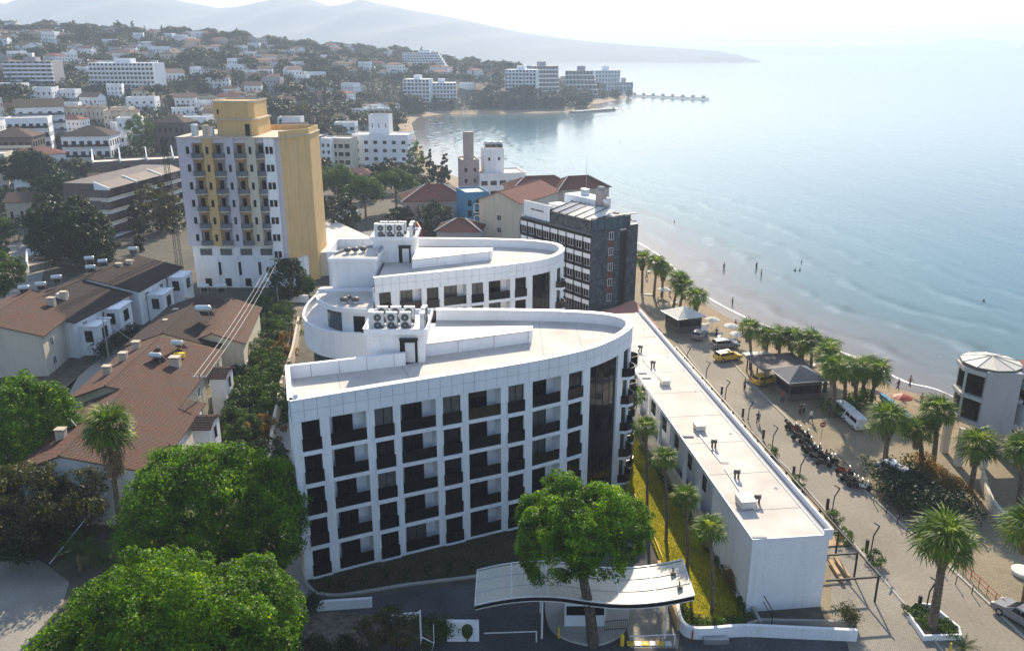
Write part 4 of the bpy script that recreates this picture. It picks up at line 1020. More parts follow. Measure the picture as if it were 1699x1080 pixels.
# ------------------------------------------------------------------ plants
def fastmesh(name, v, nper, m):
    """v: (n*nper,3) points, each nper consecutive make a face"""
    me = bpy.data.meshes.new(name); n = len(v) // nper
    me.vertices.add(len(v)); me.vertices.foreach_set('co', np.ascontiguousarray(v, dtype=np.float32).ravel())
    me.loops.add(len(v)); me.loops.foreach_set('vertex_index', np.arange(len(v), dtype=np.int32))
    me.polygons.add(n); me.polygons.foreach_set('loop_start', np.arange(0, len(v), nper, dtype=np.int32)); me.polygons.foreach_set('loop_total', np.full(n, nper, np.int32))
    me.update(calc_edges=True); me.materials.append(m); return me
def dirs(rng, n):
    d = rng.normal(size=(n, 3)); return d / np.linalg.norm(d, axis=1, keepdims=True)
def clumps_mesh(name, centers, radii, per, leaf, m, seed=0, upbias=.3, out=None, flat=1.0):
    """leaf clumps: centers (n,3), radii (n,), `per` leaves in each"""
    rng = np.random.default_rng(seed); n = len(centers)
    C = np.repeat(centers, per, 0); Rr = np.repeat(radii, per)[:, None]
    d = dirs(rng, n * per); d[:, 2] = np.where(rng.random(n * per) < upbias * 2, np.abs(d[:, 2]), d[:, 2])
    p = C + d * Rr * rng.uniform(.75, 1.08, (n * per, 1)) * np.array([1, 1, flat])
    nrm = d + dirs(rng, n * per) * .75; nrm /= np.linalg.norm(nrm, axis=1, keepdims=True)
    a = np.cross(nrm, dirs(rng, n * per)); a /= np.linalg.norm(a, axis=1, keepdims=True) + 1e-9; b = np.cross(nrm, a)
    s = leaf * rng.uniform(.55, 1.25, (n * per, 1))
    v = np.stack([p + a * s, p - a * s * .5 + b * s * .7, p - a * s * .5 - b * s * .7], 1).reshape(-1, 3)
    return fastmesh(name, v, 3, m)
def crown_points(rng, n, rx, ry, rz, shape='umbrella', lob=.18):
    """clump centres over the upper shell plus some inside"""
    d = dirs(rng, n)
    if shape == 'umbrella': d[:, 2] = np.where(d[:, 2] < -.25, -d[:, 2] * .6, d[:, 2])
    ph = rng.uniform(0, 6.28, 6)
    lobe = 1 + lob * (np.sin(3 * np.arctan2(d[:, 1], d[:, 0]) + ph[0]) * .5 + np.sin(5 * np.arctan2(d[:, 1], d[:, 0]) + ph[1] + 3 * d[:, 2]) * .5 + np.sin(7 * d[:, 0] + 5 * d[:, 2] + ph[2]) * .4)
    r = lobe * np.where(rng.random(n) < .85, rng.uniform(.90, 1.02, n), rng.uniform(.45, .9, n))
    return d * r[:, None] * np.array([rx, ry, rz])
def limb_mb(h, r, crown_r, n_limbs, seed, lean=(0, 0), top=0):
    rng = random.Random(seed); mb = MB(); lx, ly = lean
    tr = [(0, 0, -.3), (lx * .25, ly * .25, h * .35), (lx * .7, ly * .7, h * .75), (lx, ly, h)]
    mb.tube(tr, r, 8, r * .55)
    for i in range(n_limbs):
        a = 6.283 * i / n_limbs + rng.uniform(-.4, .4); z0 = h * rng.uniform(.62, .98); t = z0 / h
        q = crown_r * rng.uniform(.5, .85)
        mb.tube([(lx * t, ly * t, z0), (lx + math.cos(a) * q * .45, ly + math.sin(a) * q * .45, z0 + (top or crown_r) * .35), (lx + math.cos(a) * q, ly + math.sin(a) * q, z0 + (top or crown_r) * rng.uniform(.45, .7))], r * .4, 5, r * .12)
    return mb
def big_tree(name, label, base, h, rx, ry, rz, m, nclump, cr, per, leaf, seed, trunk=.35, shape='umbrella', lean=(0, 0), cat='tree', trunkm='trunk', flat=.8, lob=.18, cz=None):
    """h: height of the crown's centre above the base"""
    t = thing(name, label, cat, base)
    rng = np.random.default_rng(seed)
    part('trunk', limb_mb(h - rz * .25, trunk, max(rx, ry), 7, seed, lean, rz), M[trunkm], t, world=False)
    c = crown_points(rng, nclump, rx - cr * .6, ry - cr * .6, rz - cr * .6, shape, lob) + np.array([lean[0], lean[1], h])
    me = clumps_mesh('crown', c, rng.uniform(.65, 1.25, nclump) * cr, per, leaf, M[m], seed, flat=flat)
    part('crown', me, None, t)
    return t
# -- the big pines of the foreground
def gz(p, z): return (p[0], p[1], z)
big_tree('pine_tree', 'big round stone pine between the tiled houses and the front hotel wing', G(366, 978, 0), 7.2, 7.7, 6.6, 6.2, 'pine', 1100, .82, 120, .135, 11, .4, shape='round', lob=.15)
big_tree('pine_tree', 'bright green pine crown filling the bottom left of the picture', (G(262, 1075, 9).x, G(262, 1075, 9).y, 0), 8.8, 6.8, 6.0, 5.6, 'pine', 1150, .66, 120, .115, 12, .4, shape='round', lob=.2)
big_tree('pine_tree', 'pine crown right of the bottom left pine, under the hotel corner', (G(405, 1040, 7.5).x, G(405, 1040, 7.5).y, 0), 7.2, 4.1, 4.8, 4.9, 'pine', 680, .6, 120, .115, 13, .32, shape='round', lob=.12)
big_tree('pine_tree', 'lone pine on the booth island leaning over the wave canopy', G(985, 1066, .2), 8.9, 5.1, 4.8, 4.6, 'pine', 620, .55, 130, .11, 14, .5, lean=(-1.4, 1.0), lob=.16)
big_tree('pine_tree', 'full green tree at the left edge above the tiled houses', (-51, 81.5, 0), 7.2, 4.5, 4.6, 5.2, 'pine', 420, .75, 120, .15, 15, .35, shape='round')
big_tree('olive_tree', 'loose olive green tree below the palm at the left edge', G(70, 905, 0), 4.4, 5.8, 4.4, 3.4, 'olive', 210, .85, 90, .17, 16, .25, shape='round', lob=.3)
big_tree('olive_tree', 'grey green shrub like tree in the dry garden at the bottom', G(655, 1075, 0), 1.9, 2.8, 2.2, 1.5, 'olive', 80, .5, 80, .10, 17, .10, shape='round', lob=.35)
big_tree('olive_tree', 'dark loose tree behind the leftmost drive and under the olive tree', G(40, 930, 0), 2.4, 4.0, 3.0, 2.0, 'pine_dark', 90, .7, 70, .16, 18, .18, shape='round', lob=.35)
# broad trees of the middle distance
MID = [  # name, label, base px, crown centre px y, rx px, rz px, material
 ('broad_tree', 'large dark tree in front of the dark balcony apartments', (128, 445), 385, 54, 48, 'pine_dark', 'round'),
 ('broad_tree', 'round tree with bright top beside the apartment block roof', (110, 360), 318, 36, 27, 'pine_dark', 'round'),
 ('broad_tree', 'dark tree hugging the foot of the balcony apartments', (165, 452), 412, 30, 26, 'pine_dark', 'round'),
 ('broad_tree', 'green tree at the left edge below the parking yard', (8, 500), 455, 34, 32, 'bush', 'round'),
 ('broad_tree', 'green tree at the left edge above the parking yard', (4, 405), 380, 20, 18, 'bush', 'round'),
 ('broad_tree', 'small round tree inside the parking yard', (62, 412), 398, 16, 13, 'pine_dark', 'round'),
 ('broad_tree', 'dark tree behind the parking yard near the tiled shed', (60, 320), 280, 38, 26, 'pine_dark', 'round'),
 ('broad_tree', 'tree with yellowing leaves beyond the balcony apartments', (237, 262), 220, 20, 24, 'bush', 'round'),
 ('broad_tree', 'dark leafy shrub tree at the foot of the yellow tower', (480, 500), 462, 27, 34, 'pine_dark', 'round'),
 ('broad_tree', 'bright shrub between the yellow tower and the terrace block', (510, 490), 472, 12, 14, 'bush', 'round'),
 ('umbrella_pine', 'umbrella pine just right of the yellow tower, leftmost of four', (533, 345), 306, 24, 26, 'bush', 'umbrella'),
 ('umbrella_pine', 'umbrella pine above the parked minibus', (562, 352), 306, 28, 28, 'bush', 'umbrella'),
 ('umbrella_pine', 'wide umbrella pine, third of the row behind the hotel', (607, 362), 322, 30, 28, 'bush', 'umbrella'),
 ('umbrella_pine', 'umbrella pine with clean trunk beside the red hipped roof', (658, 350), 306, 31, 23, 'bush', 'umbrella'),
 ('broad_tree', 'dark tree under the red roofs behind the rear wing', (722, 395), 362, 26, 24, 'pine_dark', 'round'),
 ('broad_tree', 'green tree beside the white hotel near the bay', (692, 300), 262, 13, 22, 'bush', 'round'),
 ('broad_tree', 'small street tree at the end of the bay beach', (668, 268), 250, 12, 12, 'bush', 'round'),
 ('broad_tree', 'green tree standing behind the white end houses on the left', (115, 250), 235, 20, 14, 'pine_dark', 'round'),
 ('broad_tree', 'dark tree in front of the white stepped villa', (205, 262), 248, 14, 14, 'pine_dark', 'round'),
]
for i, (nm, lab, bpx, cy, rxp, rzp, m, sh) in enumerate(MID):
    g = GT(*bpx); x, zc = HT(bpx[0], cy, g.y); k = g.y / F * 1.02
    rx = rxp * k * 1.15; rz = rzp * k * 1.1 * (1.0 if sh == 'round' else .95)
    n = int(80 + 8 * rx * rx / 2); n = min(n, 320)
    big_tree(nm, lab, tuple(g), max(zc - g.z, rz * .8), rx, rx, rz, m, n, max(.7, rx * .17), 80 if g.y < 200 else 50, max(.22, rx * .045), 100 + i, .15 + rx * .03, sh, lob=.2)
# bank of climbers and bushes between the houses and the hotel alley
rng = random.Random(5)
BANK = [(432, 520, 'bush'), (466, 530, 'bush'), (440, 590, 'bush'), (422, 665, 'bush'), (405, 610, 'bush'), (462, 680, 'bush'), (415, 725, 'bush'), (390, 720, 'bush'), (430, 545, 'bush'), (447, 630, 'bush'), (478, 555, 'bush'), (400, 675, 'bush'), (445, 520, 'bush'), (460, 560, 'bush'), (432, 560, 'bush'), (425, 610, 'bush'), (455, 610, 'bush'), (405, 640, 'pine_dark'), (440, 650, 'bush'), (415, 690, 'bush'), (450, 700, 'bush'), (395, 700, 'pine_dark'), (430, 735, 'autumn'), (385, 665, 'bush'), (470, 640, 'bush'), (475, 590, 'autumn'), (410, 560, 'pine_dark'), (455, 500, 'bush'), (447, 770, 'pine_dark'), (400, 745, 'bush')]
for i, (px, py, m) in enumerate(BANK):
    g = G(px, py); r = rng.uniform(1.5, 2.6)
    t = thing('bank_bush', '%s bush on the overgrown bank beside the hotel' % {'autumn': 'orange tinged', 'bush': 'leafy green', 'pine_dark': 'dark green'}[m], 'bush', tuple(g), group={'autumn': 'orange tinged bushes on the bank', 'bush': 'green bushes on the bank', 'pine_dark': 'dark bushes on the bank'}[m])
    nr = np.random.default_rng(200 + i)
    c = crown_points(nr, 46, r, r * 1.1, 1.3 + r * .35, 'round', .35) + np.array([0, 0, 1.1])
    part('foliage', clumps_mesh('foliage', c, nr.uniform(.6, 1.2, 46) * .55, 80, .15, M[m], i, flat=.9), None, t)
    part('stem', MB().tube([(0, 0, -.1), (.1, 0, .9)], .07, 5, .04), M['trunk'], t, world=False)
# low hedge strips made of leaves
def hedge(name, label, pts, w, h, m, n, seed, leaf=.09, cat='hedge'):
    P = Path(pts); nr = np.random.default_rng(seed); c = []
    for i in range(n):
        p = P.at(P.len * (i + .5) / n); c.append((p.x + nr.uniform(-w, w) * .5, p.y + nr.uniform(-w, w) * .5, h * nr.uniform(.35, .8)))
    c = np.array(c); mid = c.mean(0); loc = (float(mid[0]), float(mid[1]), 0.0)
    me = clumps_mesh(name, c - np.array(loc), nr.uniform(.7, 1.3, n) * min(w, h) * .5, 70, leaf, M[m], seed)
    return single(name, me, None, label, cat, loc=loc)
hl = [G2(*q) for q in [(1062, 745), (1095, 790), (1138, 855), (1182, 925), (1220, 980), (1236, 1018)]]
hedge('hedge', 'low leafy hedge along the right side of the lawn', hl, .7, .8, 'bush', 110, 31)
hedge('hedge', 'bushy hedge curving round the near end of the lawn', [G2(*q) for q in [(1118, 985), (1128, 1020), (1150, 1038), (1190, 1040), (1238, 1034)]], .8, .8, 'bush', 80, 32)
hedge('flowering_shrub', 'reddish yellow shrub at the corner of the lawn by the low building', [G2(1225, 985), G2(1205, 965)], 1.0, 1.8, 'autumn', 26, 33, cat='shrub')
hedge('shrub', 'loose yellow green shrub at the corner of the pergola forecourt', [G2(1395, 1030), G2(1412, 1045)], 1.0, 1.9, 'olive', 22, 34, cat='shrub')
hedge('shrub', 'bright green shrub behind the white wall panel in the dry garden', [G2(715, 1060), G2(742, 1060)], 1.4, 2.0, 'bush', 30, 35, cat='shrub')
hedge('shrub', 'tall dark shrub at the left end of the drive wall', [G2(518, 1030), G2(524, 1022)], .9, 2.6, 'pine_dark', 22, 36, cat='shrub')
hedge('shrub', 'rough dark undergrowth at the bottom centre beside the pine', [G2(500, 1080), G2(600, 1090)], 2.2, 1.0, 'pine_dark', 60, 37, cat='undergrowth')
hedge('shrub', 'flowering orange undergrowth at the foot of the tall left palm', [G2(205, 925), G2(275, 925)], 1.6, 1.4, 'autumn', 50, 38, cat='undergrowth')
hedge('shrub', 'leafy plants under the date palm at the lower left', [G2(90, 900), G2(190, 945)], 1.8, 1.6, 'bush', 60, 39, cat='undergrowth')
hedge('shrub', 'lemon green garden shrubs along the lane at the left', [G2(50, 730), G2(75, 780)], 2.2, 2.2, 'bush', 50, 40, cat='shrub', leaf=.15)
hedge('shrub', 'garden shrubs by the lane below the left tree', [G2(75, 720), G2(110, 690)], 1.8, 2.0, 'bush', 44, 41, cat='shrub', leaf=.15)
hedge('shrub', 'scrubby bushes at the far left edge below the lane', [G2(-10, 800), G2(40, 800)], 2.2, 2.0, 'olive', 50, 42, cat='shrub', leaf=.15)
hedge('shrub', 'dark garden hedge between the two rows of tiled houses', [G2(165, 600), G2(225, 560)], 1.8, 2.4, 'pine_dark', 60, 43, cat='shrub', leaf=.15)
hedge('shrub', 'dense dark bank of shrubs on the promenade below the glass tower', [G2(1478, 800), G2(1530, 850), G2(1580, 860)], 5.0, 2.2, 'pine_dark', 130, 44, cat='shrub', leaf=.17)
hedge('flowering_shrub', 'pinkish brown flowering shrubs beside the promenade palms', [G2(1520, 775), G2(1590, 835)], 3.0, 1.5, 'autumn', 60, 45, cat='shrub', leaf=.14)
hedge('shrub', 'green shrubs at the foot of the promenade palm clump', [G2(1355, 680), G2(1400, 690), G2(1440, 665)], 2.4, 1.6, 'bush', 60, 46, cat='shrub', leaf=.15)
# tiny shrubs on the planted strip by the drive
for i, (px, py) in enumerate([(545, 975), (567, 978), (605, 969), (640, 965), (676, 960), (712, 956), (745, 950), (780, 945)]):
    g = G(px, py, .06); nr = np.random.default_rng(60 + i); c = crown_points(nr, 10, .35, .35, .5, 'round') + np.array([0, 0, .55])
    t = thing('young_shrub', '%s tiny dark shrub from the left in the planted strip before the hotel' % ORD[i], 'shrub', tuple(g), group='tiny shrubs in the planted strip')
    part('foliage', clumps_mesh('foliage', c, np.full(10, .16), 24, .07, M['pine_dark'], i), None, t); part('stem', MB().tube([(0, 0, -.05), (0, 0, .5)], .025, 5), M['trunk'], t, world=False)

# -- palms
def frond_fan(seed, R0=1.45, pet=1.0, n=15, wd=.06, droop=.35):
    """fan palm frond along +x: petiole then radiating leaflets"""
    rng = random.Random(seed); mb = MB(); zc = lambda r: .42 * r - droop * r * r * .5
    mb.tube([(0, 0, 0), (pet * .5, 0, pet * .25), (pet, 0, zc(pet) + .06)], .03, 4, .018, cap=False)
    ox, oz = pet * .95, zc(pet) + .05
    for i in range(n):
        a = (i / (n - 1) - .5) * 2 * 1.75 + rng.uniform(-.06, .06); L = R0 * (1 - .18 * abs(a) / 1.75) * rng.uniform(.88, 1.08)
        ca, sa = math.cos(a), math.sin(a); w_ = wd * (1 + rng.uniform(-.2, .3))
        p1 = (ox + ca * L * .55, sa * L * .55, oz + .12 * L - .03); dp = -.10 * L - .16 * rng.random() - droop * .15
        p2 = (ox + ca * L, sa * L, oz + dp)
        k = len(mb.v); mb.v += [(ox, 0, oz), (p1[0] - sa * w_, p1[1] + ca * w_, p1[2]), (p1[0] + sa * w_, p1[1] - ca * w_, p1[2]), p2]; mb.f += [(k, k + 2, k + 1), (k + 1, k + 2, k + 3)]
    return mb
FR = []
for i in range(4):
    me = frond_fan(i).mesh('frond'); me.materials.append(M['palm']); FR.append(me)
def skirt_mesh(h, r, seed):
    nr = np.random.default_rng(seed); n = 420; a = nr.uniform(0, 6.283, n); z = -nr.uniform(0, 1, n) * h; rr = r * (1 - .55 * (-z / h)) * nr.uniform(.55, 1.05, n)
    p = np.stack([np.cos(a) * rr, np.sin(a) * rr, z], 1); q = p + np.stack([np.cos(a) * .12, np.sin(a) * .12, -nr.uniform(.4, .9, n)], 1)
    t = np.stack([-np.sin(a), np.cos(a), np.zeros(n)], 1) * .07
    return fastmesh('skirt', np.stack([p - t, p + t, q], 1).reshape(-1, 3), 3, M['thatch'])
SK = [skirt_mesh(1.2, .6, 1), skirt_mesh(3.4, 1.25, 2), skirt_mesh(2.2, .8, 3)]
def palm(base, top, label, R_=1.0, nf=38, skirt=0, tr=.2, group=None, seed=0, joined=False, bulge=1.0):
    """base, top: points; R_: scale of the fronds"""
    t = thing('fan_palm', label, 'palm tree', tuple(base), group=group)
    rng = random.Random(seed); dx, dy, h = top[0] - base[0], top[1] - base[1], top[2] - base[2]
    mb = MB(); K = 9; pts = [(dx * (k / K) ** 1.6, dy * (k / K) ** 1.6, h * k / K) for k in range(K + 1)]
    mb.tube([(0, 0, -.2)] + pts[1:], tr * 1.25 * bulge, 9, tr * .85); part('trunk', mb, M['ptrunk'], t, world=False)
    # bark rings
    mb = MB()
    for k in range(int(h / .35)):
        f = k * .35 / h; x, y = dx * f ** 1.6, dy * f ** 1.6; r = tr * (1.25 - .4 * f) + .015; mb.lathe([(r * .97, 0), (r + .02, .1), (r * .97, .14)], (x, y, k * .35), 9)
    part('bark_rings', mb, M['ptrunk'], t, world=False, kind='stuff')
    if joined:
        mb = MB()
    for i in range(nf):
        f = i / (nf - 1); el = R(84 - 102 * f ** 1.2 + rng.uniform(-9, 9)); az = i * 2.399 + rng.uniform(-.25, .25); sc = R_ * (1.0 if f > .2 else .75 + f) * rng.uniform(.88, 1.1)
        me = FR[i % 4]
        rot = Matrix.Rotation(az, 4, 'Z') @ Matrix.Rotation(-(el - R(22)), 4, 'Y') @ Matrix.Rotation(rng.uniform(-.3, .3), 4, 'X')
        if joined:
            k = len(mb.v); mt_ = Matrix.Translation((dx, dy, h)) @ rot @ Matrix.Scale(sc, 4)
            src = FRV[i % 4]; mb.v += [tuple(mt_ @ v) for v in src[0]]; mb.f += [tuple(q + k for q in f_) for f_ in src[1]]
        else:
            o = bpy.data.objects.new('frond', me); COL.objects.link(o); o.parent = t; o.matrix_local = Matrix.Translation((dx, dy, h)) @ rot @ Matrix.Scale(sc, 4)
    if joined: part('crown', mb, M['palm'], t, world=False)
    s_ = inst('skirt', SK[skirt], t, (dx, dy, h - .05), rng.uniform(0, 6), R_, kind='stuff')
    return t
FRV = [([v.co.copy() for v in me.vertices], [tuple(p.vertices) for p in me.polygons]) for me in FR]
def palm_px(b, c, label, **k):
    g = G(*b); x, z = HT(c[0], c[1], g.y - .3); return palm(tuple(g), (x, g.y - .3, z), label, **k)
palm_px((1545, 1048), (1568, 898), 'tall fan palm in the planter beside the beach street, largest on the right', R_=1.28, nf=40, skirt=0, tr=.3, seed=1)
palm_px((205, 905), (180, 712), 'tall fan palm with thick brown skirt of dead fronds over the tiled roof', R_=1.25, nf=42, skirt=1, tr=.24, seed=2)
# lawn palms
LPALM = [((1046, 775), (1051, 657), 'lawn palm farthest back beside the rounded hotel end'), ((1073, 850), (1071, 712), 'lawn palm second from the back, close to the hotel'), ((1105, 898), (1102, 764), 'middle lawn palm between hotel and low building'), ((1140, 945), (1137, 828), 'lawn palm second from the front, behind the canopy end'), ((1181, 1016), (1177, 880), 'frontmost lawn palm beside the sunny canopy end')]
for i, (b, c, l) in enumerate(LPALM): palm_px(b, c, l, R_=.76, nf=28, tr=.13, seed=10 + i, group='young fan palms on the lawn')
PR = [((1610, 815), (1622, 742), 'palm in front of the glass tower pillars', 1.0), ((1548, 768), (1556, 685), 'slim tall palm rising behind the dark shrubs', 1.0), ((1528, 772), (1524, 718), 'short palm between two taller ones by the shrubs', .9), ((1467, 772), (1474, 700), 'bushy palm beside the white van on the promenade', 1.1),
      ((1690, 835), (1695, 750), 'palm cut by the right edge above the court wall', .95), ((1700, 1000), (1706, 880), 'palm trunk at the right edge with a ring planter', 1.0)]
for i, (b, c, l, r) in enumerate(PR): palm_px(b, c, l, R_=r * 1.2, nf=36, tr=.24, seed=30 + i)
CL = [((1445, 668), (1456, 618)), ((1418, 672), (1421, 618)), ((1400, 676), (1402, 612)), ((1382, 692), (1384, 613)), ((1368, 650), (1373, 590)), ((1430, 660), (1436, 612))]
for i, (b, c) in enumerate(CL): palm_px(b, c, '%s palm from the left of the dense clump by the kiosk' % ORD[[5, 3, 2, 1, 0, 4][i]], R_=1.12, nf=34, tr=.22, seed=50 + i, joined=i not in (0, 3), group='palms clumped by the kiosk')
RW = [((1330, 622), (1331, 575)), ((1292, 606), (1293, 560)), ((1245, 612), (1243, 548)), ((1271, 610), (1271, 560)), ((1313, 612), (1314, 562)), ((1345, 618), (1346, 566)), ((1372, 622), (1375, 580))]
for i, (b, c) in enumerate(RW): palm_px(b, c, '%s palm from the left in the row behind the kiosk roofs' % ORD[[4, 2, 0, 1, 3, 5, 6][i]], R_=1.05, nf=30, tr=.2, seed=70 + i, joined=i > 1, group='palms in a row behind the kiosk')
FP = [((1065, 485), (1066, 432)), ((1085, 492), (1090, 440)), ((1098, 492), (1101, 450)), ((1117, 515), (1127, 467)), ((1127, 520), (1135, 478)), ((1155, 540), (1156, 495))]
for i, (b, c) in enumerate(FP): palm_px(b, c, '%s palm from the left between the slate clad hotel and the beach' % ORD[i], R_=1.15, nf=30, tr=.22, seed=90 + i, joined=True, group='palms beside the slate clad hotel')
# date palm at lower left: feather fronds
def frond_feather(seed, L=2.6):
    rng = random.Random(seed); mb = MB(); n = 22; P = lambda t: (L * t, 0, .9 * t * L * .5 - .62 * L * t * t)
    mb.tube([P(k / 8) for k in range(9)], .035, 4, .01, cap=False)
    for i in range(2, n):
        t = i / n; p = P(t); l = .55 * math.sin(math.pi * min(1, t * .9 + .12))
        for s_ in (-1, 1):
            k = len(mb.v); mb.v += [(p[0] - .03, 0, p[2]), (p[0] + .05, 0, p[2]), (p[0] + .25, s_ * l, p[2] - .12 - rng.random() * .12)]; mb.f += [(k, k + 1, k + 2)]
    return mb
g = G(135, 945); t = thing('date_palm', 'young date palm with arching feather fronds at the lower left', 'palm tree', tuple(g))
part('trunk', MB().tube([(0, 0, -.1), (0, 0, 1.9)], .28, 9, .22), M['ptrunk'], t, world=False)
fm = [frond_feather(i).mesh('frond') for i in range(3)]
for q in fm: q.materials.append(M['bush'])
rng = random.Random(8)
for i in range(22):
    el = R(62 - 60 * i / 21); o = bpy.data.objects.new('frond', fm[i % 3]); COL.objects.link(o); o.parent = t
    o.matrix_local = Matrix.Translation((0, 0, 1.9)) @ Matrix.Rotation(i * 2.399, 4, 'Z') @ Matrix.Rotation(-el + R(15), 4, 'Y') @ Matrix.Scale(rng.uniform(.8, 1.0), 4)
g = G(1596, 1085); t = thing('date_palm', 'small spiky palm at the kerb below the big street palm', 'palm tree', tuple(g))
part('trunk', MB().tube([(0, 0, -.1), (0, 0, .6)], .18, 8, .14), M['ptrunk'], t, world=False)
for i in range(16):
    el = R(65 - 50 * i / 15); o = bpy.data.objects.new('frond', fm[i % 3]); COL.objects.link(o); o.parent = t
    o.matrix_local = Matrix.Translation((0, 0, .6)) @ Matrix.Rotation(i * 2.399, 4, 'Z') @ Matrix.Rotation(-el + R(15), 4, 'Y') @ Matrix.Scale(.5, 4)
# planter of the big palm
pl = [G2(*q) for q in [(1505, 1022), (1520, 1008), (1545, 1010), (1590, 1048), (1592, 1060), (1532, 1062)]]
mb = MB(); mb.strip(pl + [pl[0], pl[1]], .18, 0, .5); single('planter', mb, M['white'], 'white edged planter round the big street palm', 'planter')
hedge('hedge', 'low clipped greenery filling the planter of the big street palm', [G2(1515, 1020), G2(1545, 1040), G2(1580, 1052)], 1.5, .7, 'bush', 60, 47)
# ------------------------------------------------------------------ buildings: generic pieces
def V2(p): return Vector((p[0], p[1]))
def slope(root, a, b, c, d, m, name='roof_slope', thick=.12, course=.36, steps=True):
    """roof plane: ridge a->b, eave d->c (a over d, b over c); laid in overlapping courses"""
    a, b, c, d = [Vector(q) for q in (a, b, c, d)]
    L = ((d - a).length + (c - b).length) / 2; n = max(1, int(L / course)) if steps else 1
    mb = MB(); uvs = []; up = (b - a).cross(d - a).normalized(); up = up if up.z > 0 else -up
    W0 = (b - a).length
    dirw = (b - a).normalized() if W0 > .01 else (c - d).normalized()
    def uvof(p, v): return ((p - a).dot(dirw), v)
    for i in range(n):
        t0, t1 = i / n, (i + 1) / n
        p0 = a + (d - a) * t0; p1 = b + (c - b) * t0; p2 = b + (c - b) * t1; p3 = a + (d - a) * t1
        lift = up * .055 if steps else up * 0
        q = [p0, p1, p2 + lift, p3 + lift]; k = len(mb.v)
        mb.v += [tuple(x) for x in q]; mb.f.append((k, k + 1, k + 2, k + 3)); uvs.append([uvof(p0, t0 * L), uvof(p1, t0 * L), uvof(p2, t1 * L), uvof(p3, t1 * L)])
        if steps:
            mb.v += [tuple(p2 + lift), tuple(p3 + lift), tuple(p3), tuple(p2)]; mb.f.append((k + 4, k + 7, k + 6, k + 5)); uvs.append([(0, 0)] * 4)
    k = len(mb.v); dn = -up * thick
    mb.v += [tuple(p + dn) for p in (a, b, c, d)]; mb.f.append((k, k + 3, k + 2, k + 1)); uvs.append([(0, 0)] * 4)
    for (p, q) in ((b, c), (c, d), (d, a)):
        k = len(mb.v); mb.v += [tuple(p), tuple(p + dn), tuple(q + dn), tuple(q)]; mb.f.append((k, k + 1, k + 2, k + 3)); uvs.append([(0, 0)] * 4)
    return part(name, mb, m, root, uv=uvs)
def ridgecap(root, a, b, r=.13, m=None):
    mb = MB(); mb.tube([a, b], r, 6); return part('ridge_cap', mb, m or M['tile'], root)
def gable_house(name, label, r0, r1, wl, wr, zr, zl, zre, wall, tile, z0=0, over=.45, cat='house', steps=True, wins=True, group=None):
    """r0 -> r1 ridge; wl / wr horizontal widths to left / right of it; zl, zre eave heights"""
    r0 = V2(r0); r1 = V2(r1); d = (r1 - r0).normalized(); L = (r1 - r0).length; lf = Vector((-d.y, d.x))
    mid = (r0 + r1) / 2 + lf * (wl - wr) / 2
    root = thing(name, label, cat, (mid.x, mid.y, z0), group=group)
    def P(u, o, z): q = r0 + d * u + lf * o; return (q.x, q.y, z)
    a, b = P(-over, 0, zr), P(L + over, 0, zr)
    slope(root, a, b, P(L + over, -wr, zre), P(-over, -wr, zre), M[tile], steps=steps)
    slope(root, b, a, P(-over, wl, zl), P(L + over, wl, zl), M[tile], steps=steps)
    ridgecap(root, P(-over, 0, zr + .05), P(L + over, 0, zr + .05), m=M[tile])
    # walls with gable ends
    k = .5; th = .14; sl = (zr - zl) / wl; sr = (zr - zre) / wr
    e = [(wl - k, z0 - .2), (-(wr - k), z0 - .2), (-(wr - k), zre + sr * k - th), (0, zr - th), (wl - k, zl + sl * k - th)]
    n = 5; vs = [P(0, o, z) for o, z in e] + [P(L, o, z) for o, z in e]
    mb = MB(); mb.add(vs, [tuple(range(4, -1, -1)), tuple(range(5, 10))] + [(i, (i + 1) % 5, 5 + (i + 1) % 5, 5 + i) for i in range(5)])
    part('wall', mb, M[wall], root)
    if wins:
        nn = max(1, int(L / 4.2)); H_ = min(zl, zre) - z0; fl = max(1, int(H_ / 2.9))
        for f in range(fl):
            for i in range(nn):
                u = L * (i + .5) / nn
                for sgn, wd in ((-1, wr), (1, wl)):
                    q = r0 + d * u + lf * sgn * (wd - k + .03); ang = math.atan2(d.y, d.x) + (0 if sgn < 0 else math.pi)
                    put_window(root, q.x, q.y, z0 + .9 + f * 2.9, ang, 1.1, 1.3, 1, 'wframe')
            q = r0 + d * (-.03) + lf * (wl - wr) * .5; put_window(root, q.x, q.y, z0 + .9 + f * 2.9, math.atan2(-lf.y, -lf.x), 1.2, 1.3, 1, 'wframe')
    return root
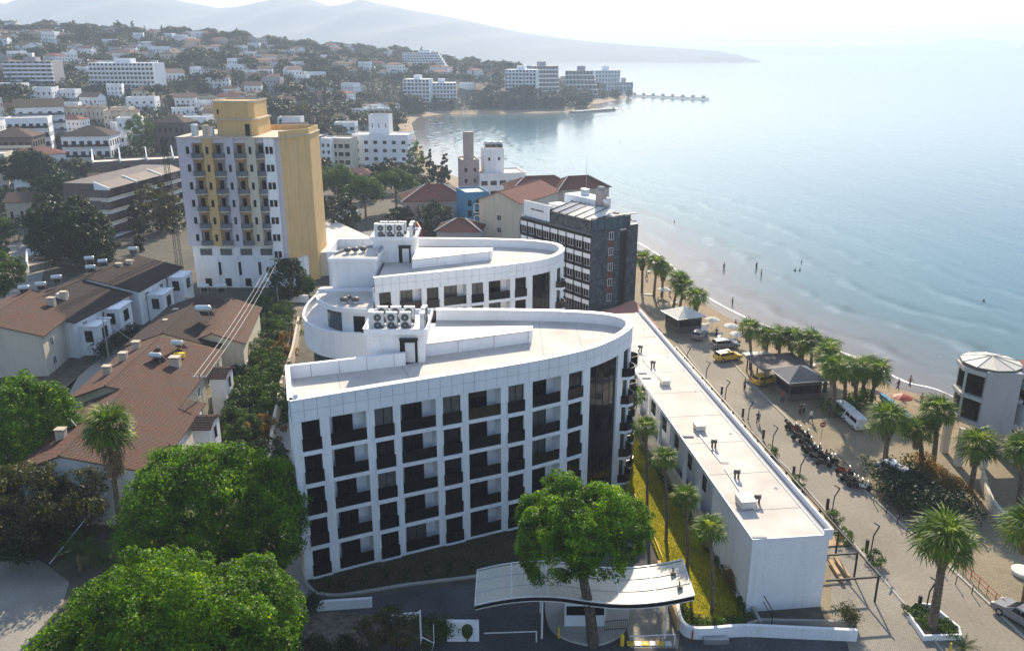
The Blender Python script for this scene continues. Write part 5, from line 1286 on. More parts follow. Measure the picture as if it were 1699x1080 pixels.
def hip_house(name, label, c, w, dp, rot, h, rh, wall, tile, z0=0, cat='house', rows=1, cols=3, group=None, steps=True, over=.5):
    root = thing(name, label, cat, (c[0], c[1], z0), group=group)
    cr, sr_ = math.cos(rot), math.sin(rot)
    def P(x, y, z): return (c[0] + x * cr - y * sr_, c[1] + x * sr_ + y * cr, z)
    W, D_ = w / 2 + over, dp / 2 + over; rl = max(0, W - D_)
    a, b = P(-rl, 0, z0 + h + rh), P(rl, 0, z0 + h + rh); z = z0 + h
    slope(root, a, b, P(W, -D_, z), P(-W, -D_, z), M[tile], steps=steps); slope(root, b, a, P(-W, D_, z), P(W, D_, z), M[tile], steps=steps)
    slope(root, b, b, P(W, D_, z), P(W, -D_, z), M[tile], steps=steps); slope(root, a, a, P(-W, -D_, z), P(-W, D_, z), M[tile], steps=steps)
    for (p, q) in ((a, P(-W, -D_, z)), (b, P(W, -D_, z)), (a, P(-W, D_, z)), (b, P(W, D_, z))): ridgecap(root, p, q, .14, M['canvas'] if tile == 'tile_red' else M[tile])
    if rl > 0: ridgecap(root, a, b, .14, M[tile])
    mb = MB(); mb.prism([P(-w / 2, -dp / 2, 0)[:2], P(w / 2, -dp / 2, 0)[:2], P(w / 2, dp / 2, 0)[:2], P(-w / 2, dp / 2, 0)[:2]], z0 - .3, z0 + h - .02); part('wall', mb, M[wall], root)
    for r in range(rows):
        for i in range(cols):
            x = -w / 2 + w * (i + .5) / cols; q = P(x, -dp / 2 - .03, 0); put_window(root, q[0], q[1], z0 + .9 + r * 3, rot, 1.2, 1.4, 1, 'wframe')
    return root
_wp = {}
def simple_win(w, h, pane='glass'):
    k = (round(w, 1), round(h, 1), pane)
    if k not in _wp:
        mb = MB(); mb.box(-k[0] / 2, k[0] / 2, -.03, .02, 0, k[1]); mb.box(-k[0] / 2 - .1, k[0] / 2 + .1, -.16, .0, -.12, -.0); me = mb.mesh('window'); me.materials.append(M[pane]); _wp[k] = me
    return _wp[k]
def block(label, x0, x1, yt, yb, dep, rot=0, wall='white', cols=4, rows=3, ww=.45, wh=.5, roof='flat', name='apartment_building', cat='building', band=None, side=2, glass='glass', parap=.8, group=None, loc=None, h=None, width=None, far=False, ground=0, tile='tile', rail=None, bo=1.1, sidewall=None):
    """rectangular building: front between photo columns x0..x1, from base row yb up to yt"""
    if loc is None:
        g = GT((x0 + x1) / 2, yb); _, zt = HT((x0 + x1) / 2, yt, g.y); h = zt - g.z
        width = (x1 - x0) * math.hypot(g.y * math.cos(PITCH) + (CAMH - g.z) * math.sin(PITCH), 0) / F / math.cos(R(rot))
    else: g = Vector(loc)
    root = thing(name, label, cat, tuple(g), R(rot), group)
    W = width / 2; mb = MB(); t = .22
    zb = -3 if g.z > 1 else -.2
    mb.box(-W + t, W - t, t, dep, zb, h)
    fh = (h - parap - ground) / rows
    def face(A, d, L, nc):
        cw = L / nc
        for i in range(nc):
            u0 = cw * i; a = u0 + cw * (1 - ww) / 2; b = u0 + cw * (1 + ww) / 2
            mb.fbox(A, d, u0, a, -t, 0, zb, h); mb.fbox(A, d, b, u0 + cw, -t, 0, zb, h)
            z = zb
            for r in range(rows):
                s = ground + fh * r + fh * (1 - wh) * .45; e = s + fh * wh
                mb.fbox(A, d, a, b, -t, 0, z, s); z = e
            mb.fbox(A, d, a, b, -t, 0, z, h)
        return cw
    F0 = ((-W, 0), (1, 0), 2 * W, cols)
    faces = [F0]
    if side & 1: faces.append(((-W, dep), (0, -1), dep - t, max(1, round(cols * dep / (2 * W)))))   # left side
    if side & 2: faces.append(((W, t), (0, 1), dep - t, max(1, round(cols * dep / (2 * W)))))    # right side
    if not side & 1: mb.box(-W, -W + t, t, dep, zb, h)
    if not side & 2: mb.box(W - t, W, t, dep, zb, h)
    wv = MB()
    for (A, d, L, nc) in faces:
        cw = face(A, d, L, nc)
        for i in range(nc):
            for r in range(rows):
                s = ground + fh * r + fh * (1 - wh) * .45; x, y = fpos(A, d, cw * (i + .5), -t)
                if far: wv.fbox(A, d, cw * (i + .5 - ww / 2), cw * (i + .5 + ww / 2), -t - .02, -t + .03, s, s + fh * wh)
                else: inst('window', simple_win(cw * ww, fh * wh, glass), root, (x, y, s), math.atan2(d[1], d[0]), mat=None)
    part('wall', mb, M[wall], root, world=False)
    if far: part('windows', wv, M[glass], root, world=False, kind='stuff')
    if roof == 'flat':
        mb = MB(); P = [(-W, 0), (W, 0), (W, dep), (-W, dep), (-W, 0)]
        mb.strip([(-W + .12, .12), (W - .12, .12), (W - .12, dep - .12), (-W + .12, dep - .12), (-W + .12, .12)], .25, h, h + parap * .6); part('parapet', mb, M[wall], root, world=False)
        mb = MB(); mb.box(-W + .26, W - .26, .26, dep - .26, h, h + .05); part('roof', mb, M['roofdeck'], root, world=False)
    elif roof in ('gable', 'hip'):
        hh = min(W * 2, dep) * .22; o = .5; z = h + .01; tm = M[tile]
        class Q: pass
        def sl(a, b, c_, d_):
            a, b, c_, d_ = [Vector(q) for q in (a, b, c_, d_)]; Lh = (d_ - a).length; dw = (b - a).normalized() if (b - a).length > .1 else (c_ - d_).normalized()
            m2 = MB(); m2.add([a, b, c_, d_, a - Vector((0, 0, .1)), b - Vector((0, 0, .1)), c_ - Vector((0, 0, .1)), d_ - Vector((0, 0, .1))], [(0, 1, 2, 3), (7, 6, 5, 4), (3, 2, 6, 7), (1, 0, 4, 5), (2, 1, 5, 6), (0, 3, 7, 4)])
            uv = [[((p - a).dot(dw), 0 if j < 2 else Lh) for j, p in enumerate((a, b, c_, d_))]] + [[(0, 0)] * 4] * 5
            part('roof_slope', m2, tm, root, world=False, uv=uv)
        if roof == 'gable':
            if 2 * W >= dep:
                sl((-W - o, dep / 2, z + hh), (W + o, dep / 2, z + hh), (W + o, -o, z), (-W - o, -o, z)); sl((W + o, dep / 2, z + hh), (-W - o, dep / 2, z + hh), (-W - o, dep + o, z), (W + o, dep + o, z))
                m2 = MB(); m2.add([(-W + .05, .05, h), (-W + .05, dep / 2, h + hh - .1), (-W + .05, dep - .05, h), (W - .05, .05, h), (W - .05, dep / 2, h + hh - .1), (W - .05, dep - .05, h)], [(0, 1, 2), (5, 4, 3), (0, 3, 4, 1), (1, 4, 5, 2)])
            else:
                sl((0, dep + o, z + hh), (0, -o, z + hh), (-W - o, -o, z), (-W - o, dep + o, z)); sl((0, -o, z + hh), (0, dep + o, z + hh), (W + o, dep + o, z), (W + o, -o, z))
                m2 = MB(); m2.add([(-W + .05, .05, h), (0, .05, h + hh - .1), (W - .05, .05, h), (-W + .05, dep - .05, h), (0, dep - .05, h + hh - .1), (W - .05, dep - .05, h)], [(2, 1, 0), (3, 4, 5), (0, 1, 4, 3), (1, 2, 5, 4)])
            part('gable_wall', m2, M[wall], root, world=False)
        else:
            rl = max(0, W - dep / 2)
            sl((-rl, dep / 2, z + hh), (rl, dep / 2, z + hh), (W + o, -o, z), (-W - o, -o, z)); sl((rl, dep / 2, z + hh), (-rl, dep / 2, z + hh), (-W - o, dep + o, z), (W + o, dep + o, z))
            sl((rl, dep / 2, z + hh), (rl, dep / 2, z + hh), (W + o, dep + o, z), (W + o, -o, z)); sl((-rl, dep / 2, z + hh), (-rl, dep / 2, z + hh), (-W - o, -o, z), (-W - o, dep + o, z))
    if band:
        for r in range(rows + (1 if band.endswith('+') else 0)):
            s = ground + fh * r + fh * (1 - wh) * .45 - .22
            if r == rows: s = h - parap
            mb = MB(); mb.box(-W + .15, W - .15, -bo, -.005, s, s + .18); part('balcony_slab', mb, M[band.rstrip('+')], root, world=False)
            if rail: mb = MB(); mb.box(-W + .15, W - .15, -bo, -bo + .06, s + .18, s + 1.05); part('balcony_rail', mb, M[rail], root, world=False)
    return root
_dish = []
def dish(loc, label, r=.45, group=None, rz=2.2):
    if not _dish:
        t = thing('satellite_dish', '', 'satellite dish')
        mb = MB(); mb.tube([(0, 0, 0), (0, 0, .55)], .03, 5); mb.tube([(0, -.05, .6), (.0, -.42, .72)], .015, 4); part('mast', mb, M['steel'], t, world=False)
        mb = MB(); n = 12; pr = [(.02, 0), (.22, -.03), (.36, -.08), (.45, -.14)]; mb.lathe([(r_, -z_) for r_, z_ in pr], n=n); me = mb.mesh('reflector'); me.transform(Matrix.Translation((0, -.04, .6)) @ Matrix.Rotation(R(65), 4, 'X')); me.materials.append(M['acwhite'])
        o = bpy.data.objects.new('reflector', me); COL.objects.link(o); o.parent = t; _dish.append(t)
    else: t = copy_tree(_dish[0])
    t.location = loc; t.rotation_euler = (0, 0, rz); t.scale = (r / .45,) * 3; t['label'] = label
    if group: t['group'] = group
_heat = []
def heater(loc, label, rz=0, sc=1, group=None):
    """solar water heater: tank on a frame with collector panel"""
    if not _heat:
        t = thing('solar_water_heater', '', 'solar water heater')
        mb = MB(); 
        for x in (-.5, .5): mb.tube([(x, .3, 0), (x, .3, 1.0)], .03, 4); mb.tube([(x, -.7, 0), (x, .3, 1.0)], .03, 4)
        part('frame', mb, M['steel'], t, world=False)
        me = MB().lathe([(.02, -.7), (.27, -.66), (.3, -.5), (.3, .5), (.27, .66), (.02, .7)], n=12).mesh('tank', smooth=True); me.transform(Matrix.Translation((0, .3, 1.15)) @ Matrix.Rotation(R(90), 4, 'Y')); me.materials.append(M['tank'])
        o = bpy.data.objects.new('tank', me); COL.objects.link(o); o.parent = t
        mb = MB(); mb.hexa([(-.6, -.75, .1), (.6, -.75, .1), (.6, .2, 1.0), (-.6, .2, 1.0), (-.6, -.8, .16), (.6, -.8, .16), (.6, .15, 1.06), (-.6, .15, 1.06)]); part('collector', mb, M['solar'], t, world=False); _heat.append(t)
    else: t = copy_tree(_heat[0])
    t.location = loc; t.rotation_euler = (0, 0, rz); t.scale = (sc,) * 3; t['label'] = label
    if group: t['group'] = group
def chimney(root, x, y, z0, h, w=.45, m='beige'):
    mb = MB(); mb.box(x - w, x + w, y - w * .8, y + w * .8, z0 - 1.0, z0 + h); c = part('chimney', mb, M[m], root)
    mb = MB(); mb.box(x - w - .08, x + w + .08, y - w * .8 - .08, y + w * .8 + .08, z0 + h + .16, z0 + h + .26); 
    for sx in (-1, 1):
        for sy in (-1, 1): mb.box(x + sx * w * .75 - .06, x + sx * w * .75 + .06, y + sy * w * .6 - .06, y + sy * w * .6 + .06, z0 + h, z0 + h + .16)
    part('chimney_cap', mb, M[m], c); return c

# ------------------------------------------------------------------ tiled terrace houses at the left
ha1 = gable_house('terrace_house', 'long terrace house with worn terracotta roof, farther half, behind the tall palm', (-46.9, 90.2), (-47.7, 107), 4.6, 8.6, 8.2, 6.6, 6.0, 'cream', 'tile')
ha2 = gable_house('terrace_house', 'long terrace house with worn terracotta roof, nearer half, under the tall palm', (-43.6, 73.2), (-44.7, 89.6), 4.6, 8.9, 7.9, 6.3, 5.7, 'white', 'tile')
for (x, y, z) in [(-49.6, 104.5, 7.4), (-49.4, 100.2, 7.4), (-49.3, 95.5, 7.4)]: chimney(ha1, x, y, z, .9)
chimney(ha2, -46.2, 78.3, 7.1, .9); chimney(ha1, -42.6, 99.5, 7.2, .8, .6)
# small gabled bays on the east fronts
for (x, y, rt_) in [(-38.2, 101, ha1), (-35.0, 86, ha2)]:
    mb = MB(); mb.box(x - .3, x + 1.6, y - 1.6, y + 1.6, 0, 5.4); part('bay_wall', mb, M['white'], rt_)
    slope(rt_, (x - .3, y, 6.3), (x + 1.9, y, 6.3), (x + 1.9, y - 2, 5.4), (x - .3, y - 2, 5.4), M['tile']); slope(rt_, (x + 1.9, y, 6.3), (x - .3, y, 6.3), (x - .3, y + 2, 5.4), (x + 1.9, y + 2, 5.4), M['tile'])
    put_window(rt_, x + 1.64, y, 3.4, R(90), 1.0, 1.6, 0, 'wframe')
for i, (px, py, z) in enumerate([(298, 583, 7.3), (262, 604, 7.2)]): heater(tuple(G(px, py, z)), ['yellow footed solar heater on the far tiled terrace roof', 'solar heater beside the chimney on the tiled terrace roof'][i], R(170), 1.15)
mb = MB(); g = G(298, 592, 7.2); mb.box(g.x - .7, g.x + .7, g.y - .3, g.y + .3, g.z, g.z + .55); single('water_tank', mb, M['paintyellow'], 'yellow water tank standing on the terrace roof', 'water tank')
dish(tuple(G(263, 585, 7.4)), 'satellite dish near the ridge of the farther terracotta terrace roof', .5)
dish(tuple(G(121, 712, 7.0)), 'pale satellite dish on the left slope by the tall palm', .5)
hb1 = gable_house('terrace_house', 'dark roofed white terrace house, far end of the second row', (-72.0, 138.0), (-71.0, 154.5), 7, 8.9, 8.2, 6, 6.0, 'white', 'tile_dark')
hb2 = gable_house('terrace_house', 'dark roofed white terrace house, near end of the second row', (-74.9, 122.0), (-73.2, 137.4), 7, 9.0, 7.9, 6, 5.8, 'white', 'tile_dark')
for (x, y, rt_, zz) in [(-61.2, 150, hb1, 5.6), (-61.8, 142, hb1, 4.6), (-64.4, 131, hb2, 5.4), (-65, 124.5, hb2, 4.6)]:
    mb = MB(); mb.box(x - 1.5, x + 1.3, y - 2.2, y + 2.2, 0, zz); part('bay_wall', mb, M['white'], rt_)
    mb = MB(); mb.box(x - 1.5, x + 1.5, y - 2.4, y + 2.4, zz, zz + .2); part('bay_roof', mb, M['panelw'], rt_)
    put_window(rt_, x + 1.34, y, zz - 2.4, R(90), 1.6, 1.8, 1, 'frame'); put_window(rt_, x - .1, y - 2.24, zz - 2.4, 0, 1.2, 1.8, 1, 'frame')
for (px, py, rt_) in [(198, 445, hb1), (215, 440, hb1), (106, 493, hb2), (86, 503, hb2)]: g = G(px, py, 7.6); chimney(rt_, g.x, g.y, 7.4, .9, .5)
for i, (px, py, z) in enumerate([(150, 440, 7.9), (172, 445, 7.6), (222, 424, 8), (152, 455, 7.7), (42, 490, 7.8), (70, 484, 7.8), (96, 472, 7.6)]): heater(tuple(G(px, py, z)), '%s water heater from the near end along the second row of roofs' % ORD[[3, 5, 6, 4, 0, 1, 2][i]], R(200), 1.2, 'water heaters on the dark tiled roofs')
for i, (px, py) in enumerate([(214, 437), (104, 492)]): g = G(px, py, 7.6); mb = MB(); mb.box(g.x - .8, g.x + .8, g.y - .5, g.y + .5, g.z - .2, g.z + .6); single('roof_box', mb, M['acwhite'], ['white box near the ridge of the far dark roof', 'white box on the near dark roof by its ridge'][i], 'roof box')
hc = gable_house('terrace_house', 'terracotta roofed house with balconies cut by the left picture edge', tuple(G2(-30, 540, 8)), tuple(G2(52, 488, 8)), 7, 8.2, 8.6, 6.6, 6.2, 'cream', 'tile')
for (px, py, z) in [(70, 545, 3.2), (82, 580, .6)]:
    g = G(px, py, z); mb = MB(); mb.box(g.x - 2.0, g.x + 1.6, g.y - 2.2, g.y + 2.4, z, z + .25); part('balcony_slab', mb, M['panelw'], hc); mb = MB(); mb.strip([(g.x - 2.0, g.y - 2.1), (g.x + 1.5, g.y - 2.1), (g.x + 1.5, g.y + 2.3)], .1, z + .25, z + 1.1); part('balcony_rail', mb, M['panelw'], hc)
    mb = MB(); mb.box(g.x + 1.2, g.x + 1.5, g.y - 2.1, g.y - 1.8, 0, z); part('column', mb, M['panelw'], hc)
he = gable_house('terrace_house', 'dark red roofed house between the terrace rows and the yellow tower', tuple(G2(272, 556, 7.6)), tuple(G2(335, 494, 7.6)), 5.5, 7.5, 8.0, 6.2, 5.6, 'cream', 'tile_dark')
hf = gable_house('terrace_house', 'red brown roof end house nearest the bank of climbers', tuple(G2(352, 556, 7)), tuple(G2(385, 500, 7)), 4, 4.5, 7.4, 5.9, 5.6, 'cream', 'tile')
heater(tuple(G(341, 530, 7.6)), 'pair tank solar heater on the dark red roof before the tower', R(180), 1.6)
heater(tuple(G(368, 488, 6)), 'turquoise tinted heater at the foot of the yellow tower', R(200), 1.3); heater(tuple(G(340, 487, 6.5)), 'heater beside the foot of the yellow tower, left one', R(190), 1.2)
for (px, py, lab) in [(312, 500, 'row of small chimneys left of the dark red roof, first'), (292, 520, 'row of small chimneys left of the dark red roof, second'), (276, 538, 'row of small chimneys left of the dark red roof, third')]:
    g = G(px, py, 6.6); chimney(he, g.x, g.y, 6.2, .9, .35)
# arched garden gate wall by the lane
t = thing('gate_wall', 'pale garden wall with a rounded arch gate at the left lane', 'wall', tuple(G(30, 715)))
ga = V2(G2(-10, 725)); gb = V2(G2(18, 722)); gc = V2(G2(45, 690))
mb = MB(); mb.strip([tuple(ga), tuple(gb)], .3, 0, 2.4); part('wall', mb, M['cream'], t)
d = (gc - gb).normalized(); L_ = (gc - gb).length
mb = MB(); K = 12; vs = []; fs = []
for i in range(K + 1):
    u = i / K; p = gb + d * L_ * u; ztop = 2.2 + 1.6 * math.sin(math.pi * u); zin = 0 if (u < .22 or u > .78) else 2.3 * math.sqrt(max(0, 1 - ((u - .5) / .28) ** 2)) 
    for o in (-.15, .15): vs += [(p.x - d.y * o, p.y + d.x * o, zin), (p.x - d.y * o, p.y + d.x * o, ztop)]
for i in range(K): a = 4 * i; b = a + 4; fs += [(a, b, b + 1, a + 1), (a + 2, a + 3, b + 3, b + 2), (a + 1, b + 1, b + 3, a + 3), (a, a + 2, b + 2, b)]
mb.add(vs, fs); part('arch', mb, M['cream'], t)

# ------------------------------------------------------------------ yellow tower
TW = (-63.2, 161.2); TE = (-43.9, 160.9)
tow = thing('apartment_tower', 'tall weathered apartment tower with yellow side wall and stacked curved balconies', 'apartment tower', (-52, 166, 0))
TX0, TX1, TY, TD, TH = -63.2, -40.0, 161.0, 8.0, 29.2
# coordinates along the front: u metres from the left corner, width ~ 19.3
k_ = 19.3 / 164.0
mb = MB(); mb.prism([(TX0, TY + 1.6), (TX0 + 19.3, TY + 1.6), (TX0 + 19.3, TY + 16), (TX0, TY + 16)], 0, TH); part('core_wall', mb, M['lilac'], tow)
FLR = 3.35; NB = 6; ZB = 8.6                     # six balcony storeys above a two storey base
bayw = 3.95
cols_ = ['yellow', 'lilac', 'cream', 'lilac']
def tbox(name, x0, x1, y0, y1, z0, z1, m, par=tow): mb = MB(); mb.box(x0, x1, y0, y1, z0, z1); return part(name, mb, M[m], par)
tbox('wall', TX0, TX0 + 2.7, TY, TY + 1.6, ZB, TH, 'lilac')
mlist = ['yellow', 'lilac', 'cream']
x = TX0 + 2.7
for b in range(4):
    # recess of 1.9 m with balconies, then a wall panel
    rw_ = 2.0 if b < 3 else 1.6; pw = 2.05
    if b < 3: 
        mb = MB(); mb.hexa([(x + rw_, TY, ZB), (x + rw_ + pw, TY - .7, ZB), (x + rw_ + pw, TY + 1.6, ZB), (x + rw_, TY + 1.6, ZB), (x + rw_, TY, TH), (x + rw_ + pw, TY - .7, TH), (x + rw_ + pw, TY + 1.6, TH), (x + rw_, TY + 1.6, TH)]); part('wall', mb, M[mlist[b]], tow)
    tbox('recess_wall', x, x + rw_, TY + 1.45, TY + 1.595, ZB, TH, ['yellow', 'lilac', 'yellow', 'lilac'][b]); tbox('lintel', x, x + rw_, TY, TY + 1.44, TH - .9, TH, 'lilac')
    for f in range(NB):
        z = ZB + f * FLR
        cx0 = x + rw_ / 2; mbs = MB(); arc = [(x - .05, TY + 1.44)] + [(cx0 + math.cos(a) * (rw_ / 2 + .1), TY - .1 - math.sin(a) * .9) for a in np.linspace(math.pi, 0, 9)] + [(x + rw_ + (.0 if b == 3 else -.02), TY + 1.44)]
        mbs.prism(arc, z, z + .2); part('balcony_slab', mbs, M['cream'], tow)
        mbs = MB(); mbs.strip(arc[1:-1], .05, z + .2, z + 1.15); part('balcony_rail', mbs, M['slate'], tow)
        mbs = MB(); mbs.box(x + .15, x + .95, TY + 1.38, TY + 1.44, z + .2, z + 2.4); part('balcony_door', mbs, M['glass'], tow)
        wx = x + rw_ + pw * .5
        if b < 3: put_window(tow, wx, TY - .38, z + .95, math.atan2(-.7, pw), .55, 1.35, 0)
    x += rw_ + (pw if b < 3 else 0)
for f in range(NB): put_window(tow, TX0 + 1.9, TY - .03, ZB + f * FLR + .95, 0, .55, 1.35, 0)
# stair column with paired windows
tbox('wall', x, x + 1.9, TY - .3, TY + 1.6, 0, TH, 'white')
for f in range(NB + 1):
    for dx in (.45, 1.25): put_window(tow, x + dx + .1, TY - .33, ZB + f * FLR - FLR + 1.0, 0, .6, 1.3, 0)
x2 = x + 1.9
tbox('wall', x2, TX0 + 19.3, TY + .3, TY + 1.6, 5.6, TH, 'lilac')
# yellow side wall, splayed
mb = MB(); mb.prism([(TX0 + 19.3, TY + .3), (TX0 + 23.4, TY + 7.2), (TX0 + 23.4, TY + 16), (TX0 + 19.3, TY + 16)], 5.6, TH); part('side_wall', mb, M['yellow'], tow)
mb = MB(); mb.prism([(TX0 + 21.9, TY + 5.2), (TX0 + 23.38, TY + 7.4), (TX0 + 23.38, TY + 16), (TX0 + 21.9, TY + 16)], 0, 5.6); part('side_pier', mb, M['yellow'], tow)
tbox('base_wall', TX0 + .5, x - .02, TY + .4, TY + 1.6, 0, ZB - .02, 'white'); tbox('base_wall', x2 + .02, TX0 + 21.88, TY + 1.62, TY + 12, 0, 5.58, 'white')
for i in range(4):
    xx = TX0 + 1.9 + i * 3.95; tbox('louvre', xx, xx + 2.3, TY + .34, TY + .4, ZB - 2.0, ZB - .7, 'grille')
    tbox('pilaster', xx + 3.0, xx + 3.3, TY + .2, TY + .4, 0, ZB - 2.2, 'white')
    if i < 3: put_window(tow, xx + 4.6 - 1.2, TY + .36, 2.6, 0, .8, 2.6, 0); put_window(tow, xx + 1.0, TY + .36, .3, 0, 1.2, 1.6, 1)
mb = MB(); mb.prism([(TX0 - .15, TY - .1), (TX0 + 19.5, TY - .5), (TX0 + 23.6, TY + 7.1), (TX0 + 23.6, TY + 16.1), (TX0 - .15, TY + 16.1)], TH, TH + .22); part('roof', mb, M['beige'], tow)
mb = MB(); mb.strip([(TX0 + 19.35, TY + .4), (TX0 + 23.3, TY + 7.3), (TX0 + 23.3, TY + 15.8), (TX0 + 12, TY + 15.8)], .25, TH + .22, TH + 1.2, side=1); part('parapet', mb, M['yellow'], tow)
ph = [(TX0 + 6.6, TY + 4), (TX0 + 7.6, TY + 2.2), (TX0 + 13.8, TY + 2.2), (TX0 + 14.6, TY + 3.4), (TX0 + 14.6, TY + 12), (TX0 + 6.6, TY + 12)]
mb = MB(); mb.prism(ph, TH + .22, 32.3); part('penthouse_wall', mb, M['yellow'], tow)
mb = MB(); mb.prism(offset_path(ph + [ph[0]], -.25)[:-1], 32.3, 32.6); part('penthouse_ledge', mb, M['beige'], tow)
mb = MB(); mb.prism([(p[0] - .4, p[1]) for p in ph], 32.6, 35.6); part('penthouse_wall', mb, M['yellow'], tow)
mb = MB(); mb.strip([(p[0] - .4, p[1]) for p in ph + [ph[0]]], .2, 35.6, 35.9); part('penthouse_parapet', mb, M['beige'], tow)
tbox('door', TX0 + 12.5, TX0 + 13.4, TY + 2.12, TY + 2.2, TH + .22, TH + 2.4, 'black'); tbox('vent_window', TX0 + 7.5, TX0 + 7.8, TY + 2.12, TY + 2.3, 33.4, 34.3, 'black')
for i, (xx, yy, w_, h_, m) in enumerate([(TX0 + 2.6, TY + 3, 1.0, 2.0, 'tank'), (TX0 + 4.6, TY + 3.4, 1.1, 1.9, 'beige'), (TX0 + 5.9, TY + 3, .5, 1.6, 'acwhite')]):
    mb = MB(); mb.lathe([(w_ * .7, 0), (w_ * .7, h_), (w_ * .3, h_ + .15)], (xx, yy, TH + .22), 10) if i == 0 else mb.box(xx - w_ / 2, xx + w_ / 2, yy - .5, yy + .5, TH + .22, TH + .22 + h_)
    single('water_tank' if i == 0 else 'roof_box', mb, M[m], ['pale water tank at the left end of the yellow tower roof', 'beige box beside the penthouse of the yellow tower', 'small white cabinet touching the tower penthouse'][i], 'water tank' if i == 0 else 'roof box')
# lattice mast at the left of the tower
t = thing('lattice_mast', 'dark lattice mast standing against the left side of the yellow tower', 'mast', (-66, 162, 0))
for (sx, sy) in ((-.5, -.5), (.5, -.5), (.5, .5), (-.5, .5)): mb = MB(); mb.tube([(-66 + sx, 162 + sy, 0), (-66 + sx * .7, 162 + sy * .7, 29)], .05, 4); part('leg', mb, M['black'], t)
mb = MB()
for i in range(28):
    z = 1 + i; s = .5 - .15 * i / 28
    c = [(-s, -s), (s, -s), (s, s), (-s, s)]
    for j in range(4): a = c[j]; b = c[(j + 1) % 4]; mb.tube([(-66 + a[0], 162 + a[1], z), (-66 + b[0], 162 + b[1], z + 1)], .025, 3, cap=False)
part('bracing', mb, M['black'], t)

# ------------------------------------------------------------------ dark balcony apartments left of the tower
ba = thing('balcony_apartments', 'dark grey apartment block with long white balcony fronts and skillion roofs, left of the tower', 'apartment building', (-93, 205, 0))
A = (-107.5, 213.5); B = (-75.0, 197.5)
Pa, Pb = Vector(G2(165, 425)), Vector(G2(310, 385))
A = Vector(G2(178, 318, 12)); Bv = Vector(G2(302, 285, 12)); d = (Bv - A).normalized(); L = (Bv - A).length
dd = (d.x, d.y); Af = (A.x, A.y)
mb = MB(); mb.fbox(Af, dd, 0, L, -12, -1.8, 0, 12.2); part('core_wall', mb, M['brown'], ba)
lf0 = Vector((-d.y, d.x))
for f in range(4):
    z = .6 + f * 2.95
    mb = MB(); mb.fbox(Af, dd, -.3, L, -1.8 if f < 3 else -1.8, .2, z, z + .22); part('balcony_slab', mb, M['panelw'], ba)
    if f: mb = MB(); mb.fbox(Af, dd, -.3, L, .02, .2, z + .22, z + .95); mb.fbox(Af, dd, -.3, -.12, -9, .02, z + .22, z + .95); part('balcony_front', mb, M['cream'], ba)
    mb = MB(); mb.fbox(Af, dd, -.3, L, .06, .12, z + .95, z + 1.25); part('balcony_rail', mb, M['railglass'], ba)
    for i in range(6):
        u = 1 + (L - 1) * i / 6; mb = MB(); mb.fbox(Af, dd, u, u + 1.9, -1.8, -1.74, z + .22, z + 2.5); part('balcony_door', mb, M['glass'], ba)
        mb = MB(); mb.fbox(Af, dd, u - .7, u - .5, -1.8, .0, z + .22, z + 2.93); part('party_wall', mb, M['brown'], ba)
for i in range(3):
    u0 = L * i / 3; mb = MB()
    n_ = Vector((d.y, -d.x))
    P = lambda u, o, z: (Af[0] + d.x * u + n_.x * o, Af[1] + d.y * u + n_.y * o, z)
    slope(ba, P(u0 + .3, -3.2, 13.9), P(u0 + L / 3 - .1, -3.2, 13.9), P(u0 + L / 3 - .1, .5, 12.6), P(u0 + .3, .5, 12.6), M['brown'], steps=False)
    mb.hexa([P(u0, .6, 12.3), P(u0 + .3, .6, 12.3), P(u0 + .3, -3.4, 12.3), P(u0, -3.4, 12.3), P(u0, .6, 12.8), P(u0 + .3, .6, 12.8), P(u0 + .3, -3.4, 14.3), P(u0, -3.4, 14.3)]); part('fin_wall', mb, M['panelw'], ba)
mb = MB(); mb.fbox(Af, dd, 0.3, L, -11.9, -3.3, 12.2, 13.8); part('upper_wall', mb, M['brown'], ba)
bb = block('grey skillion roofed apartment row directly behind the dark balcony block', 170, 305, 268, 300, 10, 24, 'brown', 7, 2, roof='flat', name='apartment_row', cat='apartment building')
for i in range(4):
    mb = MB(); W_b = 1; x = -15 + i * 8.5; 
    mb.hexa([(x, -1, 6.5), (x + .35, -1, 6.5), (x + .35, 9, 6.5), (x, 9, 6.5), (x, -1, 7.6), (x + .35, -1, 7.6), (x + .35, 9, 10.4), (x, 9, 10.4)]); part('fin_wall', mb, M['panelw'], bb, world=False)
# ------------------------------------------------------------------ slate clad hotel on the beach
A = Vector(G2(863, 355, 14.6)); B = Vector((14.0, 145.0)); C_ = Vector((22.7, 150.4)); 
sh = thing('slate_hotel', 'slate clad beach hotel with white window bands and glass roof terrace', 'hotel', ((A.x + C_.x) / 2, 158, 0))
d = (B - A).normalized(); L = (B - A).length; dd = (d.x, d.y); Af = (A.x, A.y)
e = (C_ - B).normalized(); Le = (C_ - B).length; back = (C_ - B)

